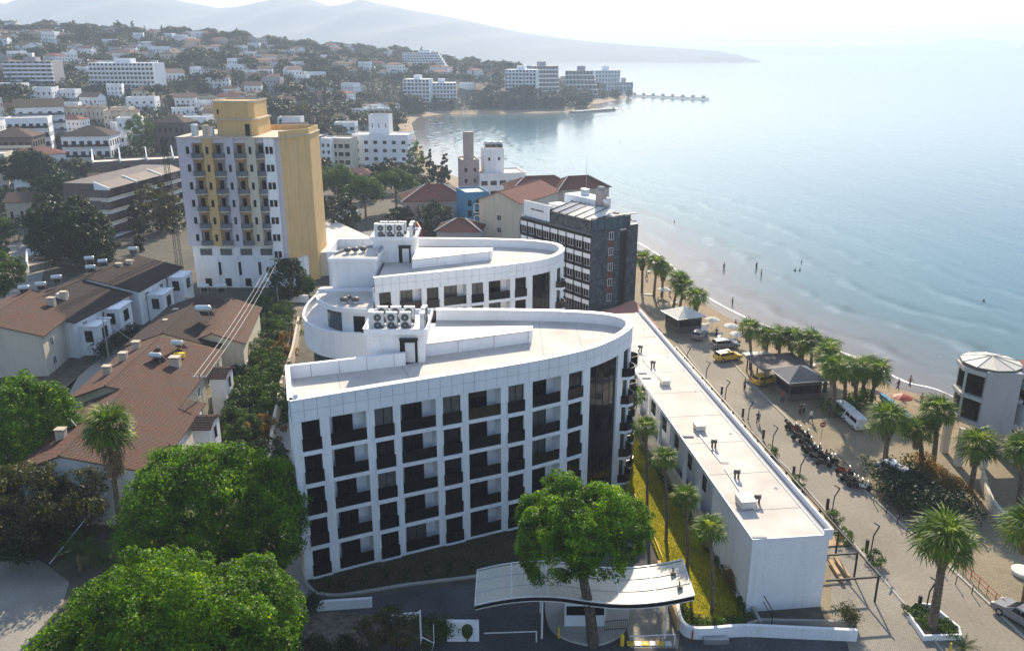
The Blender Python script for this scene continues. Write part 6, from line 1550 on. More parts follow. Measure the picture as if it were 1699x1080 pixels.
HS = 14.6
core = offset_path([tuple(A), tuple(B)], .4)
mb = MB(); mb.prism([core[0], core[1], tuple(C_ + Vector((-.2, .3))), tuple(A + back + Vector((0, -.1)))], 0, HS - .6); part('core_wall', mb, M['stone'], sh)
fhs = 2.85
for f in range(5):
    z = HS - 1.15 - f * fhs
    mb = MB(); mb.fbox(Af, dd, 0, L, -.4, 0.02, z, z + .5); part('dark_band', mb, M['frame'], sh)
    nb = 9
    for i in range(nb):
        u = L * i / nb; w_ = L / nb
        mb = MB(); mb.fbox(Af, dd, u + .12, u + w_ - .02, -.38, -.02, z - .85, z - .005); part('white_spandrel', mb, M['panelw'], sh)
        mb = MB(); mb.fbox(Af, dd, u - .0, u + .12, -.38, .12, z - fhs + .5, z); part('mullion', mb, M['frame'], sh)
        x_, y_ = fpos(Af, dd, u + w_ / 2 + .05, -.34); put_window(sh, x_, y_, z - fhs + .52, math.atan2(d.y, d.x), w_ - .18, fhs - 1.4, 2, 'wframe')
mb = MB(); mb.fbox((B.x, B.y), (e.x, e.y), .0, Le * .62, -.3, .06, 0, HS); part('slate_wall', mb, M['stone'], sh)
mb = MB(); mb.fbox((B.x, B.y), (e.x, e.y), Le * .62, Le * .78, -.5, -.2, 0, HS - .4); part('dark_slot', mb, M['black'], sh)
mb = MB(); mb.fbox((B.x, B.y), (e.x, e.y), Le * .78, Le, -.3, .3, 0, HS + .5); part('slate_wall', mb, M['stone'], sh)
for f in range(5):
    x_, y_ = fpos((B.x, B.y), (e.x, e.y), Le * .42, .1); put_window(sh, x_, y_, 1.4 + f * fhs, math.atan2(e.y, e.x), 1.0, 1.4, 1, 'wframe')
    mb = MB(); mb.fbox((B.x, B.y), (e.x, e.y), Le * .36, Le * .48, .06, .09, -.0 + f * fhs + (2.9), 4.15 + f * fhs if f < 4 else HS - .2); part('red_panel', mb, M['redstone'], sh)
n1 = Vector((d.y, -d.x))
# roof level, white sign wall, penthouse, glazed terrace
ra = [A, B, C_, A + back]
mb = MB(); mb.prism([tuple(p) for p in ra], HS - .599, HS - .3); part('roof', mb, M['slate'], sh)
mb = MB(); mb.fbox(Af, dd, .4, L * .42, -.9, -.6, HS - .3, HS + 2.7); part('sign_wall', mb, M['white'], sh)
for i in range(11):
    mb = MB(); mb.fbox(Af, dd, L * .13 + i * .36, L * .13 + i * .36 + (.26 if i != 3 else .08), -.6, -.56, HS + 1.2, HS + 1.48); part('sign_letter', mb, M['frame'], sh)
P = lambda u, o, z: (Af[0] + d.x * u - n1.x * -o, Af[1] + d.y * u - n1.y * -o, z)
mb = MB(); mb.fbox(Af, dd, L * .43, L - .1, -.35, -.1, HS - .3, HS + 2.0); part('terrace_wall', mb, M['stone'], sh)
U0, U1 = L * .43, L - .1
for i in range(5):
    a = U0 + (U1 - U0) * i / 5; b = U0 + (U1 - U0) * (i + 1) / 5
    mb = MB(); mb.hexa([P(a + .06, -.3, HS + 2.0), P(b - .06, -.3, HS + 2.0), P(b - .06, -5.5, HS + 3.2), P(a + .06, -5.5, HS + 3.2), P(a + .06, -.3, HS + 2.06), P(b - .06, -.3, HS + 2.06), P(b - .06, -5.5, HS + 3.26), P(a + .06, -5.5, HS + 3.26)]); part('roof_panel', mb, M['glassb'] if i < 2 else M['canvas'], sh)
    mb = MB(); mb.hexa([P(a - .06, -.2, HS + 2.0), P(a + .06, -.2, HS + 2.0), P(a + .06, -5.6, HS + 3.2), P(a - .06, -5.6, HS + 3.2), P(a - .06, -.2, HS + 2.2), P(a + .06, -.2, HS + 2.2), P(a + .06, -5.6, HS + 3.4), P(a - .06, -5.6, HS + 3.4)]); part('roof_rafter', mb, M['black'], sh)
ne = Vector((e.y, -e.x))
for i in range(7):
    a = Le * i / 7; x_, y_ = fpos((B.x, B.y), (e.x, e.y), a + .05, -.3); mb = MB(); mb.box(x_ - .05, x_ + .05, y_ - .05, y_ + .05, HS - .3, HS + 2.3); part('terrace_post', mb, M['black'], sh)
    if i: 
        mb = MB(); mb.fbox((B.x, B.y), (e.x, e.y), a - Le / 7 + .14, a - .02, -.32, -.29, HS - .2, HS + 2.2); part('terrace_pane', mb, M['glassb'], sh)
mb = MB(); mb.fbox((B.x, B.y), (e.x, e.y), 0, Le, -.4, -.2, HS + 2.3, HS + 2.45); part('terrace_beam', mb, M['black'], sh)
mb = MB(); mb.fbox(Af, dd, L * .28, L * .7, -10, -6.2, HS - .3, HS + 4.2); part('penthouse_wall', mb, M['white'], sh)
mb = MB(); mb.fbox(Af, dd, L * .2, L * .5, -6.19, -3.6, HS - .3, HS + 2.4); part('penthouse_wall', mb, M['white'], sh)
mb = MB(); mb.fbox(Af, dd, L * .36, L * .48, -3.6, -3.54, HS + .3, HS + 1.9); part('penthouse_window', mb, M['glass'], sh)
mb = MB(); mb.fbox(Af, dd, L * .7, L * .78, -7.4, -6.2, HS - .3, HS + 6.0); part('chimney', mb, M['pinkgrey'], sh)
mb = MB(); mb.fbox(Af, dd, L * .71, L * .77, -7.2, -6.4, HS + 6.0, HS + 6.7); part('chimney_cap', mb, M['joint'], sh)
mb = MB(); mb.fbox(Af, dd, L * .40, L * .47, -9, -8, HS + 4.2, HS + 5.3); part('tank', mb, M['tank'], sh)
g = Vector(P(L * .45, -8.5, HS + 5.3)); mb = MB(); mb.tube([tuple(g), (g.x, g.y, g.z + 6)], .05, 5, .02); single('antenna', mb, M['pinkgrey'], 'thin tall antenna above the slate clad hotel roof', 'antenna')
for i in range(5):
    mb = MB(); u = L * .8 + i * .9; mb.fbox(Af, dd, u, u + 2.6, -8 - i * .2, -7.7 - i * .2, HS + 2.2 - .25 * i, HS + 2.35 - .25 * i); part('shade_beam', mb, M['brown'], sh)
dish(tuple(G(1003, 350, HS + 2.6)), 'grey satellite dish on the glass roof of the slate clad hotel', .9)
# red awning roof and dark terrace at its foot
aw = thing('restaurant_awning', 'sloping reddish awning roof at the foot of the slate clad hotel', 'awning', tuple(G(1075, 520)))
p = [G(1000, 519, 3.4), G(1051, 497, 3.4), G(1095, 545, 2.6), G(1040, 556, 3.0)]
mb = MB(); mb.add([tuple(q) for q in p] + [(q.x, q.y, q.z - .12) for q in p], [(0, 3, 2, 1), (4, 5, 6, 7), (0, 1, 5, 4), (1, 2, 6, 5), (2, 3, 7, 6), (3, 0, 4, 7)]); part('canvas', mb, mat('brick red canvas', (.30, .13, .10), rough=.8), aw)
for q in p: mb = MB(); mb.tube([(q.x, q.y, 0), (q.x, q.y, q.z - .1)], .06, 5); part('post', mb, M['black'], aw)

# ------------------------------------------------------------------ houses behind the rear wing
def cxy(px, py, z=0): return G2(px, py, z)
gable_house('gabled_house', 'cream gabled house with red roof touching the slate clad hotel', cxy(828, 322, 13), cxy(895, 303, 13), 6, 6, 13.6, 11.2, 11.2, 'cream', 'tile_red')
hip_house('red_roof_house', 'pinkish house under a red hipped roof with pale ridges', cxy(722, 352, 4), 17, 12, R(8), 8, 3.4, 'pinkgrey', 'tile_red', cols=4, rows=2)
hip_house('red_roof_house', 'low dark red hipped roof between the blue house and the pink house', cxy(765, 392, 4), 10, 8, R(-5), 6, 2.2, 'grey_wall', 'tile_red', cols=3, rows=1)
bl = block('blue house with rows of white arches beside the cream gable', 774, 812, 322, 398, 9, 18, 'blue_wall', 3, 4, .5, .6, side=2, name='blue_house', cat='house')
for r in range(3):
    for i in range(2):
        x0 = 2.4; z0 = 1.0 + r * 2.9; cx0 = -.2 + i * 1.9; mb = MB(); K = 10
        pts = [(cx0 - .75, -.12, z0)] + [(cx0 - .75 * math.cos(math.pi * k / K), -.12, z0 + 1.5 + .7 * math.sin(math.pi * k / K)) for k in range(K + 1)] + [(cx0 + .75, -.12, z0), (cx0 - .75, -.12, z0)]
        mb.tube(pts, .13, 5); part('arch_surround', mb, M['panelw'], bl, world=False)
cb = block('pinkish grey building with square chimney tower by the water', 767, 796, 268, 345, 9, 10, 'pinkgrey', 2, 4, .3, .35, side=2, name='chimney_building')
mb = MB(); mb.box(-1.6, 1.3, 2, 4, 0, 22); part('chimney', mb, M['pinkgrey'], cb, world=False)
wb = block('white building with dark glass top storey and roof tanks by the water', 797, 872, 290, 345, 12, 12, 'white', 5, 3, .7, .45, side=2, name='glass_top_building')
bw_ = block('small white roof pavilion with solar tanks above the dark glass storey', 806, 836, 258, 292, 6, 12, 'white', 2, 1, .2, .3, loc=(G(820, 345, 0).x, G(820, 345, 0).y + 4, 12.4), h=4.2, width=6.0, side=2, name='roof_pavilion', cat='pavilion')
for i, (px, py) in enumerate([(812, 246), (822, 244), (829, 247)]): heater((G(820, 345).x - 2 + i * 1.8, G(820, 345).y + 6, 16.8), '%s tank from the left on the white pavilion roof by the water' % ORD[i], R(170), 1.5, 'tanks on the waterside pavilion')
hip_house('red_roof_house', 'broad red roof behind the slate clad hotel penthouse', cxy(895, 350, 5), 17, 9, R(15), 11.5, 2.6, 'beige', 'tile_red', cols=5, rows=2)
hip_house('red_roof_house', 'brown red roof house facing the sea beyond the chimney', cxy(958, 350, 5), 14, 8, R(20), 11.5, 2.6, 'beige', 'tile_red', cols=4, rows=2)
# flat roofed low shed between tower and hotel
p = [G2(*q, 5) for q in [(525, 368), (548, 363), (625, 398), (600, 415), (522, 420)]]
sf = thing('low_annex', 'low building with pale flat roof between the yellow tower and the hotel', 'building', (p[0][0] + 5, p[0][1] - 10, 0))
mb = MB(); mb.prism(p, 0, 4.8); part('wall', mb, M['cream'], sf); mb = MB(); mb.prism(p, 4.8, 5.0); part('roof', mb, M['roofdeck'], sf)
p = [G2(*q, 4) for q in [(600, 385), (672, 378), (694, 400), (640, 410)]]
sf = thing('sheet_roof_shed', 'grey blue sheet roofed shed behind the condensers of the rear wing', 'shed', (p[0][0] + 5, p[0][1] - 6, 0))
mb = MB(); mb.prism(p, 0, 3.8); part('wall', mb, M['grey_wall'], sf); mb = MB(); mb.prism(p, 3.8, 4.0); part('roof', mb, M['slate'], sf)
mb = MB(); mb.strip([G2(692, 400), G2(700, 415)], .3, 0, 5); single('sign_pillar', mb, M['redmetal'], 'thin red pillar sign behind the rear hotel wing', 'sign')
# white hotel and its neighbours near the bay
wh = block('white hotel with four columns of dark windows near the bay', 586, 679, 226, 284, 14, -4, 'white', 6, 4, .42, .42, name='white_hotel', cat='hotel', side=2)
wt = block('white stair tower with roof tanks on top of the white bay hotel', 608, 642, 198, 226, 7, -4, 'white', 3, 1, .15, .3, loc=(wh.location.x - 1, wh.location.y + 6, 14.6), h=6.0, width=8, side=0, name='roof_tower', cat='roof tower')
for i in range(4): heater((wt.location.x - 3 + i * 2, wt.location.y + 3, 21.2), '%s dark tank from the left on the white bay hotel tower' % ORD[i], R(180), 1.6, 'tanks on the bay hotel tower')
block('cream building with dark glazed upper floor left of the white bay hotel', 552, 584, 232, 290, 10, -6, 'cream', 3, 4, .75, .5, name='cream_building', side=0)
block('narrow white building between the slate block and the cream glazed one', 535, 552, 232, 292, 9, -4, 'white', 2, 5, .5, .5, side=0)
block('dark slate grey block right beside the yellow tower', 514, 537, 228, 290, 10, -4, 'slate', 2, 5, .6, .4, side=2)
block('white villa with two round windows beyond the yellow tower', 462, 500, 196, 222, 8, 0, 'white', 4, 1, .25, .4, side=2, name='white_villa', cat='villa')
hip_house('red_roof_house', 'dark red roofed pavilion above the slate grey block', G2(528, 240, 8), 14, 8, 0, 12, 3, 'redstone', 'tile_dark', cols=4, rows=3)
block('white block with dark glazing right of the dark red pavilion', 556, 590, 205, 232, 9, 0, 'white', 3, 2, .6, .5, side=2)
block('low beige building with pale roof behind the four umbrella pines', 560, 620, 290, 310, 8, -4, 'beige', 6, 1, .5, .5, roof='hip', tile='tile_red', side=0, name='low_house', cat='house')
block('small cream house beside the umbrella pine trunks', 618, 640, 280, 300, 7, 0, 'cream', 2, 2, .4, .4, side=0, name='small_house', cat='house')
block('little white house by the beach end of the street', 640, 676, 278, 292, 7, -8, 'white', 4, 1, .4, .5, roof='hip', side=2, name='small_house', cat='house')
# left side town, near layer
block('tall white slanted apartment house with glass stair at the left', 46, 108, 178, 248, 13, 28, 'white', 5, 5, .4, .45, roof='gable', tile='slate' if False else 'tile_dark', side=3, band='panelw', rail='glassb', bo=.8)
block('white terraced block with long glazed top below the slanted house', 26, 84, 198, 262, 12, 20, 'white', 6, 4, .6, .5, side=3, band='panelw', rail='railglass', bo=.9)
block('brown flat block with terracotta roof at the left edge', -10, 58, 228, 284, 13, 10, 'brown', 6, 3, .6, .5, roof='hip', side=2, band='cream', rail='cream', bo=.9)
block('white modern villa with dark hip roof in the left middle', 112, 186, 226, 282, 14, 8, 'white', 6, 3, .6, .55, roof='hip', tile='tile_dark', side=2, band='panelw', rail='railglass', bo=1.0, name='white_villa', cat='villa')
block('smaller white villa wing right of the dark roofed villa', 186, 212, 222, 268, 10, 12, 'white', 3, 3, .4, .45, side=2, name='white_villa', cat='villa')
block('dark brown stepped apartments left of the yellow tower top', 256, 312, 204, 256, 12, -6, 'brown', 6, 3, .5, .5, roof='hip', tile='tile_dark', side=2)
block('white and red low block behind the tower roof tanks', 300, 345, 196, 222, 9, 0, 'white', 5, 2, .4, .45, side=0)
block('cream tower house cut by the left picture edge', -16, 15, 258, 318, 10, 15, 'cream', 3, 4, .4, .5, side=2)
block('low tiled shed house between the parking yard and dark trees', 18, 78, 335, 372, 9, 12, 'beige', 4, 1, .3, .4, roof='gable', side=2, name='shed_house', cat='house')
block('white low house with roof tanks above the tiled shed house', 30, 84, 300, 325, 8, 14, 'white', 5, 1, .4, .45, side=2, name='low_house', cat='house')
mb = MB(); g = G(28, 262); mb.box(g.x - 4, g.x + 4, g.y, g.y + 3, 3.0, 3.15); single('awning', mb, M['green'], 'bright green awning on the brown flat block at the left edge', 'awning', loc=None)
# row of gabled terraces with terracotta roofs
for i in range(9):
    x0 = 108 + i * 13.5; yb = 212 - (4 if i < 5 else -2); 
    block('%s cream gabled unit from the left in the terracotta terrace row' % ORD[i], x0, x0 + 12, yb - 28, yb, 11, 14, 'cream' if i % 3 else 'beige', 2, 2, .35, .4, roof='gable', side=2, name='gabled_terrace', cat='house', group='cream gabled terrace units', far=True)
for i, (x0, x1, yt, yb, lab) in enumerate([(-2, 38, 140, 160, 'white house with small windows at the far left edge'), (53, 88, 147, 172, 'white house with three arched windows under the hill'), (98, 126, 150, 170, 'white flat house left of the yellow tree'), (212, 258, 163, 185, 'white villa with battlement roof below the long grey hotel'), (185, 215, 180, 196, 'cream house right of the terracotta terraces')]):
    block(lab, x0, x1, yt, yb, 9, 6, 'white' if i < 4 else 'cream', 4, 2, .35, .4, side=2, name='white_villa', cat='villa')
# large hotels of the far town
def steps_hotel(label, x0, x1, yt, yb, n, dep, rot, wall, cols, fl, step=0):
    g = GT((x0 + x1) / 2, yb); _, zt = HT((x0 + x1) / 2, yt, g.y); h = zt - g.z; W = (x1 - x0) * g.y / F / math.cos(R(rot)) * 1.0
    t = thing('far_hotel', label, 'hotel', tuple(g), R(rot)); fh = h / fl
    for f in range(fl):
        ins = step * f; w0 = W / 2 - ins
        mb = MB(); mb.box(-W / 2, w0, 1.6 + f * (.8 if step else 0), dep, fh * f - (8 if f == 0 else 0), fh * (f + 1)); part('storey_wall', mb, M[wall], t, world=False)
        mb = MB(); mb.box(-W / 2, w0 + .4, f * (.8 if step else 0), 1.6 + f * (.8 if step else 0) - .01, fh * f, fh * f + .9); part('balcony_front', mb, M['panelw'], t, world=False)
        mb = MB(); cw = (w0 + W / 2) / cols
        for i in range(cols): mb.box(-W / 2 + cw * (i + .2), -W / 2 + cw * (i + .8), 1.5 + f * (.8 if step else 0), 1.59 + f * (.8 if step else 0), fh * f + .9, fh * f + fh * .86)
        part('windows', mb, M['glass'], t, world=False, kind='stuff')
    mb = MB(); mb.box(-W * .15, W * .1, dep * .4, dep * .8, h, h + fh); part('roof_block', mb, M[wall], t, world=False)
    return t
steps_hotel('concrete apartment hotel with pale central stair stripe on the left hill', 12, 86, 102, 142, 5, 16, 4, 'grey_wall', 8, 6)
steps_hotel('long white hotel with arcaded balconies on the left hill', 150, 256, 105, 150, 5, 16, -4, 'white', 16, 6)
steps_hotel('ship shaped stepped hotel with rounded terraces on the ridge', 668, 742, 88, 118, 5, 22, 0, 'white', 14, 7, 1.6)
steps_hotel('white hotel with regular balconies above the bay', 670, 712, 132, 172, 5, 18, -6, 'white', 7, 6)
steps_hotel('white hotel wing right of the bay hotel, slightly lower', 714, 757, 138, 170, 5, 18, 6, 'white', 8, 5)
steps_hotel('big white hotel on the headland, nearer one', 838, 888, 116, 160, 5, 20, -8, 'white', 9, 7)
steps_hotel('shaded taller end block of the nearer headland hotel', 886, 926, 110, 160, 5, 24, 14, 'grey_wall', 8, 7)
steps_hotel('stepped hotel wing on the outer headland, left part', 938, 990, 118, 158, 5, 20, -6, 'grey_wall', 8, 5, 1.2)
steps_hotel('bluish slab hotel on the outer headland, right part', 988, 1028, 117, 158, 5, 20, 10, 'white', 8, 6)
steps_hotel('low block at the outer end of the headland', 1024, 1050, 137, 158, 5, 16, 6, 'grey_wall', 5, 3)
# central stair stripe of the concrete hotel
# quay, jetty
mb = MB(); q0 = V2(G2(950, 186, 0)); q1 = V2(G2(1016, 181, 0)); mb.strip([tuple(q0), tuple(q1)], 7, -2, .5); single('quay', mb, M['concrete'], 'pale concrete quay at the tip of the wooded point', 'quay')
jt = thing('jetty', 'long thin jetty on posts reaching out from the headland', 'jetty', (*G2(1110, 162, 0), -1))
ja = V2(G2(1045, 157, .5)); jb = V2(G2(1176, 163, .5)); 
mb = MB(); mb.strip([tuple(ja), tuple(jb)], 5, .1, .6); part('deck', mb, M['grey_wall'], jt)
for i in range(40):
    p = ja + (jb - ja) * (i + .5) / 40
    for o in (-2, 2): mb = MB(); mb.tube([(p.x, p.y + o, -3), (p.x, p.y + o, .1)], .25, 5); part('pile', mb, M['brown'], jt)
    if i % 5 == 2: mb = MB(); mb.box(p.x - 1.5, p.x + 1.5, p.y - 1, p.y + 1, .6, 2.6); part('sunshade', mb, M['canvas'], jt)
# small boats in the bay
for i, (px, py) in enumerate([(726, 207), (1018, 182)]):
    g = G(px, py, SEA); t = thing('boat', ['tiny white boat moored in the bay', 'small boat at the end of the quay'][i], 'boat', tuple(g)); mb = MB()
    mb.add([(-2.5, 0, 0), (-2.2, -.9, 0), (1.8, -.8, 0), (3, 0, 0), (1.8, .8, 0), (-2.2, .9, 0), (-2.7, 0, .7), (-2.4, -1.1, .7), (2, -1, .8), (3.6, 0, 1), (2, 1, .8), (-2.4, 1.1, .7)], [(5, 4, 3, 2, 1, 0)] + [(k, (k + 1) % 6, 6 + (k + 1) % 6, 6 + k) for k in range(6)] + [(6, 7, 8, 9, 10, 11)]); part('hull', mb, M['carwhite'], t, world=False)
    mb = MB(); mb.box(-1, .8, -.6, .6, .75, 1.6); part('cabin', mb, M['glassb'], t, world=False)
# ------------------------------------------------------------------ the far town: houses and trees on the hill
rng = random.Random(77)
taken = [(o.location.x, o.location.y, max(9, abs(o.location.y) * .035)) for o in COL.objects if o.parent is None and o.type == 'EMPTY' and o.location.y > 150 and 'category' in o]
for o in list(COL.objects):
    if o.parent is None and o.name.startswith('far_hotel'):
        for k in (-2, -1, 0, 1, 2): taken.append((o.location.x + k * 12, o.location.y + 6, 15)); taken.append((o.location.x + k * 12, o.location.y - 12, 11))
def pxof(x, y, z):
    f = y * math.cos(PITCH) - (z - CAMH) * math.sin(PITCH); u = y * math.sin(PITCH) + (z - CAMH) * math.cos(PITCH)
    return CX + F * x / f, CY - F * u / f
def house_proto(i, wall, tile, w, dp, h, roof, fl, cols):
    r = block('', 0, 0, 0, 0, dp, 0, wall, cols, fl, .35, .42, roof=roof, tile=tile, loc=(0, 0, .01), h=h, width=w, side=3, far=True, name='far_house', cat='house')
    return r
HP = [house_proto(i, *a) for i, a in enumerate([('white', 'tile', 10, 9, 6.2, 'gable', 2, 4), ('cream', 'tile', 9, 9, 5.8, 'hip', 2, 3), ('white', 'tile', 13, 9, 6.5, 'flat', 2, 5), ('beige', 'tile_red', 11, 8, 5.6, 'gable', 2, 4), ('white', 'tile', 9, 9, 9.0, 'flat', 3, 4), ('white', 'tile_red', 15, 9, 8.6, 'hip', 3, 6), ('cream', 'tile_dark', 9, 8, 4.2, 'gable', 1, 3), ('grey_wall', 'tile', 12, 10, 9.4, 'flat', 3, 5)])]
KIND = ['small white gabled house', 'small cream house with hipped roof', 'white flat roofed house', 'beige house with red gable roof', 'white three storey flat roofed house', 'wide white house with red hipped roof', 'little cream cottage with dark roof', 'grey three storey flat roofed house']
placed = 0; tries = 0; used = set()
cand = []
while placed < 290 and tries < 30000:
    tries += 1
    r = rng.choice([rng.uniform(300, 640), rng.uniform(380, 1000)]); a = rng.uniform(-33.5, 8.5); x = r * math.sin(R(a)); y = r * math.cos(R(a))
    s = float(signed_dist(np.array([x]), np.array([y]))[0])
    if s < 22: continue
    z = tz(x, y); px, py = pxof(x, y, z)
    if px < -40 or px > 1060: continue
    if r < 330 and px > 460: continue
    # keep a wooded belt of umbrella pines near the bay, and a wooded skyline
    if 430 < px < 700 and 330 < r < 560 and rng.random() < .85: continue
    if r > 860 and rng.random() < .55: continue
    if any((x - q[0]) ** 2 + (y - q[1]) ** 2 < (q[2] + 7) ** 2 for q in taken): continue
    i = rng.choices(range(8), [5, 3, 5, 3, 3, 2, 2, 1])[0]
    t = HP[i] if i not in used else copy_tree(HP[i]); used.add(i)
    t.location = (x, y, z - .1); t.rotation_euler = (0, 0, R(rng.choice([-12, 8, 20, 35, -30]) + rng.uniform(-8, 8))); sc = rng.uniform(.7, 1.1); t.scale = (sc, sc, sc * rng.uniform(.9, 1.1))
    zone = 'on the left hillside' if px < 250 else 'on the middle slope' if px < 520 else 'above the bay' if px < 780 else 'on the headland'
    t['label'] = '%s %s' % (KIND[i], zone); t['group'] = '%ss %s' % (KIND[i], zone)
    taken.append((x, y, 6)); placed += 1
for i in range(8):
    if i not in used: bpy.data.objects.remove(HP[i])
# trees
def far_tree_proto(nm, rx, rz, h, n, shape, m, seed, trunk=.3):
    t = big_tree(nm, '', (0, 0, 0), h, rx, rx, rz, m, n, rx * .24, 26, .55, seed, trunk, shape, lob=.25); return t
TP = [far_tree_proto('umbrella_pine', 6.5, 3.2, 6.0, 60, 'umbrella', 'fartree', 301), far_tree_proto('umbrella_pine', 8.5, 4.0, 7.0, 80, 'umbrella', 'fartree', 302), far_tree_proto('broad_tree', 4.5, 4.2, 5.0, 50, 'round', 'fartree', 303), far_tree_proto('broad_tree', 3.2, 3.4, 4.0, 40, 'round', 'pine_dark', 304), far_tree_proto('cypress_tree', 1.4, 5.5, 6.0, 36, 'round', 'fartree', 305), far_tree_proto('broad_tree', 5.0, 5.0, 5.5, 54, 'round', 'olive', 306)]
TK = ['umbrella pine', 'wide umbrella pine', 'round dark tree', 'small round tree', 'slim cypress', 'yellowish round tree']
usedt = set(); ntree = 0
def place_tree(i, x, y, sc=1.0, label=None, group=None):
    global ntree
    t = TP[i] if i not in usedt else copy_tree(TP[i]); usedt.add(i)
    z = tz(x, y); t.location = (x, y, z - .2); t.rotation_euler = (0, 0, rng.uniform(0, 6.28)); t.scale = (sc, sc, sc * rng.uniform(.9, 1.1))
    px, py = pxof(x, y, z)
    zone = 'on the left hillside' if px < 250 else 'on the middle slope' if px < 520 else 'above the bay' if px < 780 else 'on the headland'
    if math.hypot(x, y) > 820: zone = 'on the skyline ' + zone.replace('on the ', 'of the ')
    elif math.hypot(x, y) < 340: zone = 'in the near town'
    t['label'] = label or '%s growing %s' % (TK[i], zone); t['group'] = group or '%ss %s' % (TK[i], zone); ntree += 1
FPX = [(465, 195), (446, 205), (533, 198), (518, 205), (572, 215), (565, 192), (557, 170), (608, 168), (651, 172), (525, 158), (497, 175), (340, 105), (378, 108), (345, 125), (395, 128), (320, 110), (360, 140), (480, 165)]
for k, (px, py) in enumerate(FPX):
    g = GT(px, py + 10); place_tree(k % 2, g.x, g.y, rng.uniform(.9, 1.35)); taken.append((g.x, g.y, 7))
tries = 0
while ntree < 520 and tries < 40000:
    tries += 1
    q = rng.random()
    r = rng.uniform(205, 340) if q < .16 else rng.uniform(330, 700) if q < .55 else rng.uniform(820, 1060) if q < .82 else rng.uniform(600, 900)
    a = rng.uniform(-34, 9.5); x = r * math.sin(R(a)); y = r * math.cos(R(a))
    s = float(signed_dist(np.array([x]), np.array([y]))[0])
    if s < 12: continue
    z = tz(x, y); px, py = pxof(x, y, z)
    if px < -50 or px > 1062: continue
    if r < 340 and (px > 700 or (px > 300 and px < 520)): continue
    gap = 4 if r > 800 else 5.5
    if any((x - t_[0]) ** 2 + (y - t_[1]) ** 2 < (t_[2] * .8 + gap * .6) ** 2 for t_ in taken): continue
    if 560 < r: i = rng.choices(range(6), [3, 3, 4, 2, 1.0, .4])[0]
    else: i = rng.choices(range(6), [1.5, 1, 4, 4, 1, 1])[0]
    place_tree(i, x, y, rng.uniform(.7, 1.15) * (1.15 if r > 820 else 1)); taken.append((x, y, 3.0))
for k in range(30):
    j = 13 + (k % 6); a = SHORE[j]; b = SHORE[j + 1]; u = rng.random(); x = a[0] + (b[0] - a[0]) * u - rng.uniform(13, 20); y = a[1] + (b[1] - a[1]) * u
    place_tree(rng.choice([3, 4, 3]), x, y, rng.uniform(.6, 1.0), 'small tree along the back of the bay beach', 'small trees behind the bay beach')
# wood on the point below the headland hotels and along the rocky shore
for k in range(46):
    u = rng.random(); px = 790 + 190 * u + rng.uniform(-10, 10); py = 180 - rng.uniform(0, 18)
    g = GT(px, py)
    if float(signed_dist(np.array([g.x]), np.array([g.y]))[0]) < 4: continue
    place_tree(rng.choice([0, 2, 2]), g.x, g.y, rng.uniform(.8, 1.2), 'dark tree in the wood on the point', 'dark trees on the wooded point')
for k in range(16):
    px = 1000 + 60 * rng.random(); g = GT(px, 164 - rng.uniform(0, 6)); 
    if float(signed_dist(np.array([g.x]), np.array([g.y]))[0]) < 3: continue
    place_tree(2, g.x, g.y, rng.uniform(.6, .9), 'dark tree at the outer headland', 'dark trees at the outer headland')
# undergrowth that covers the town's open ground: one mass
nr = np.random.default_rng(9); N = 52000
rr_ = np.sqrt(nr.uniform(230 ** 2, 1080 ** 2, N)); aa = np.radians(nr.uniform(-35, 10, N)); X = rr_ * np.sin(aa); Y = rr_ * np.cos(aa)
ok = signed_dist(X, Y) > 16
cl_ = np.sin(X * .05 + 2 * np.sin(Y * .031)) + np.sin(Y * .043 + 1.7 * np.sin(X * .027)); ok &= cl_ > -.9
ok &= ~((rr_ < 330) & (X > -70))
X, Y, rr_ = X[ok], Y[ok], rr_[ok]; Z = terrain(X, Y); n = len(X)
s_ = (1.0 + rr_ / 700.0)[:, None]
base = np.stack([X, Y, Z], 1); tri = []
for k in range(5):
    c = base + nr.normal(size=(n, 3)) * np.array([1.3, 1.3, .5]) * s_ + np.array([0, 0, .9]) * s_
    d1 = dirs(nr, n) * .9 * s_; d2 = dirs(nr, n) * .9 * s_; tri.append(np.stack([c, c + d1, c + d2], 1))
me = fastmesh('undergrowth', np.concatenate(tri).reshape(-1, 3), 3, M['fartree'])
o = bpy.data.objects.new('undergrowth', me); COL.objects.link(o); o['kind'] = 'stuff'
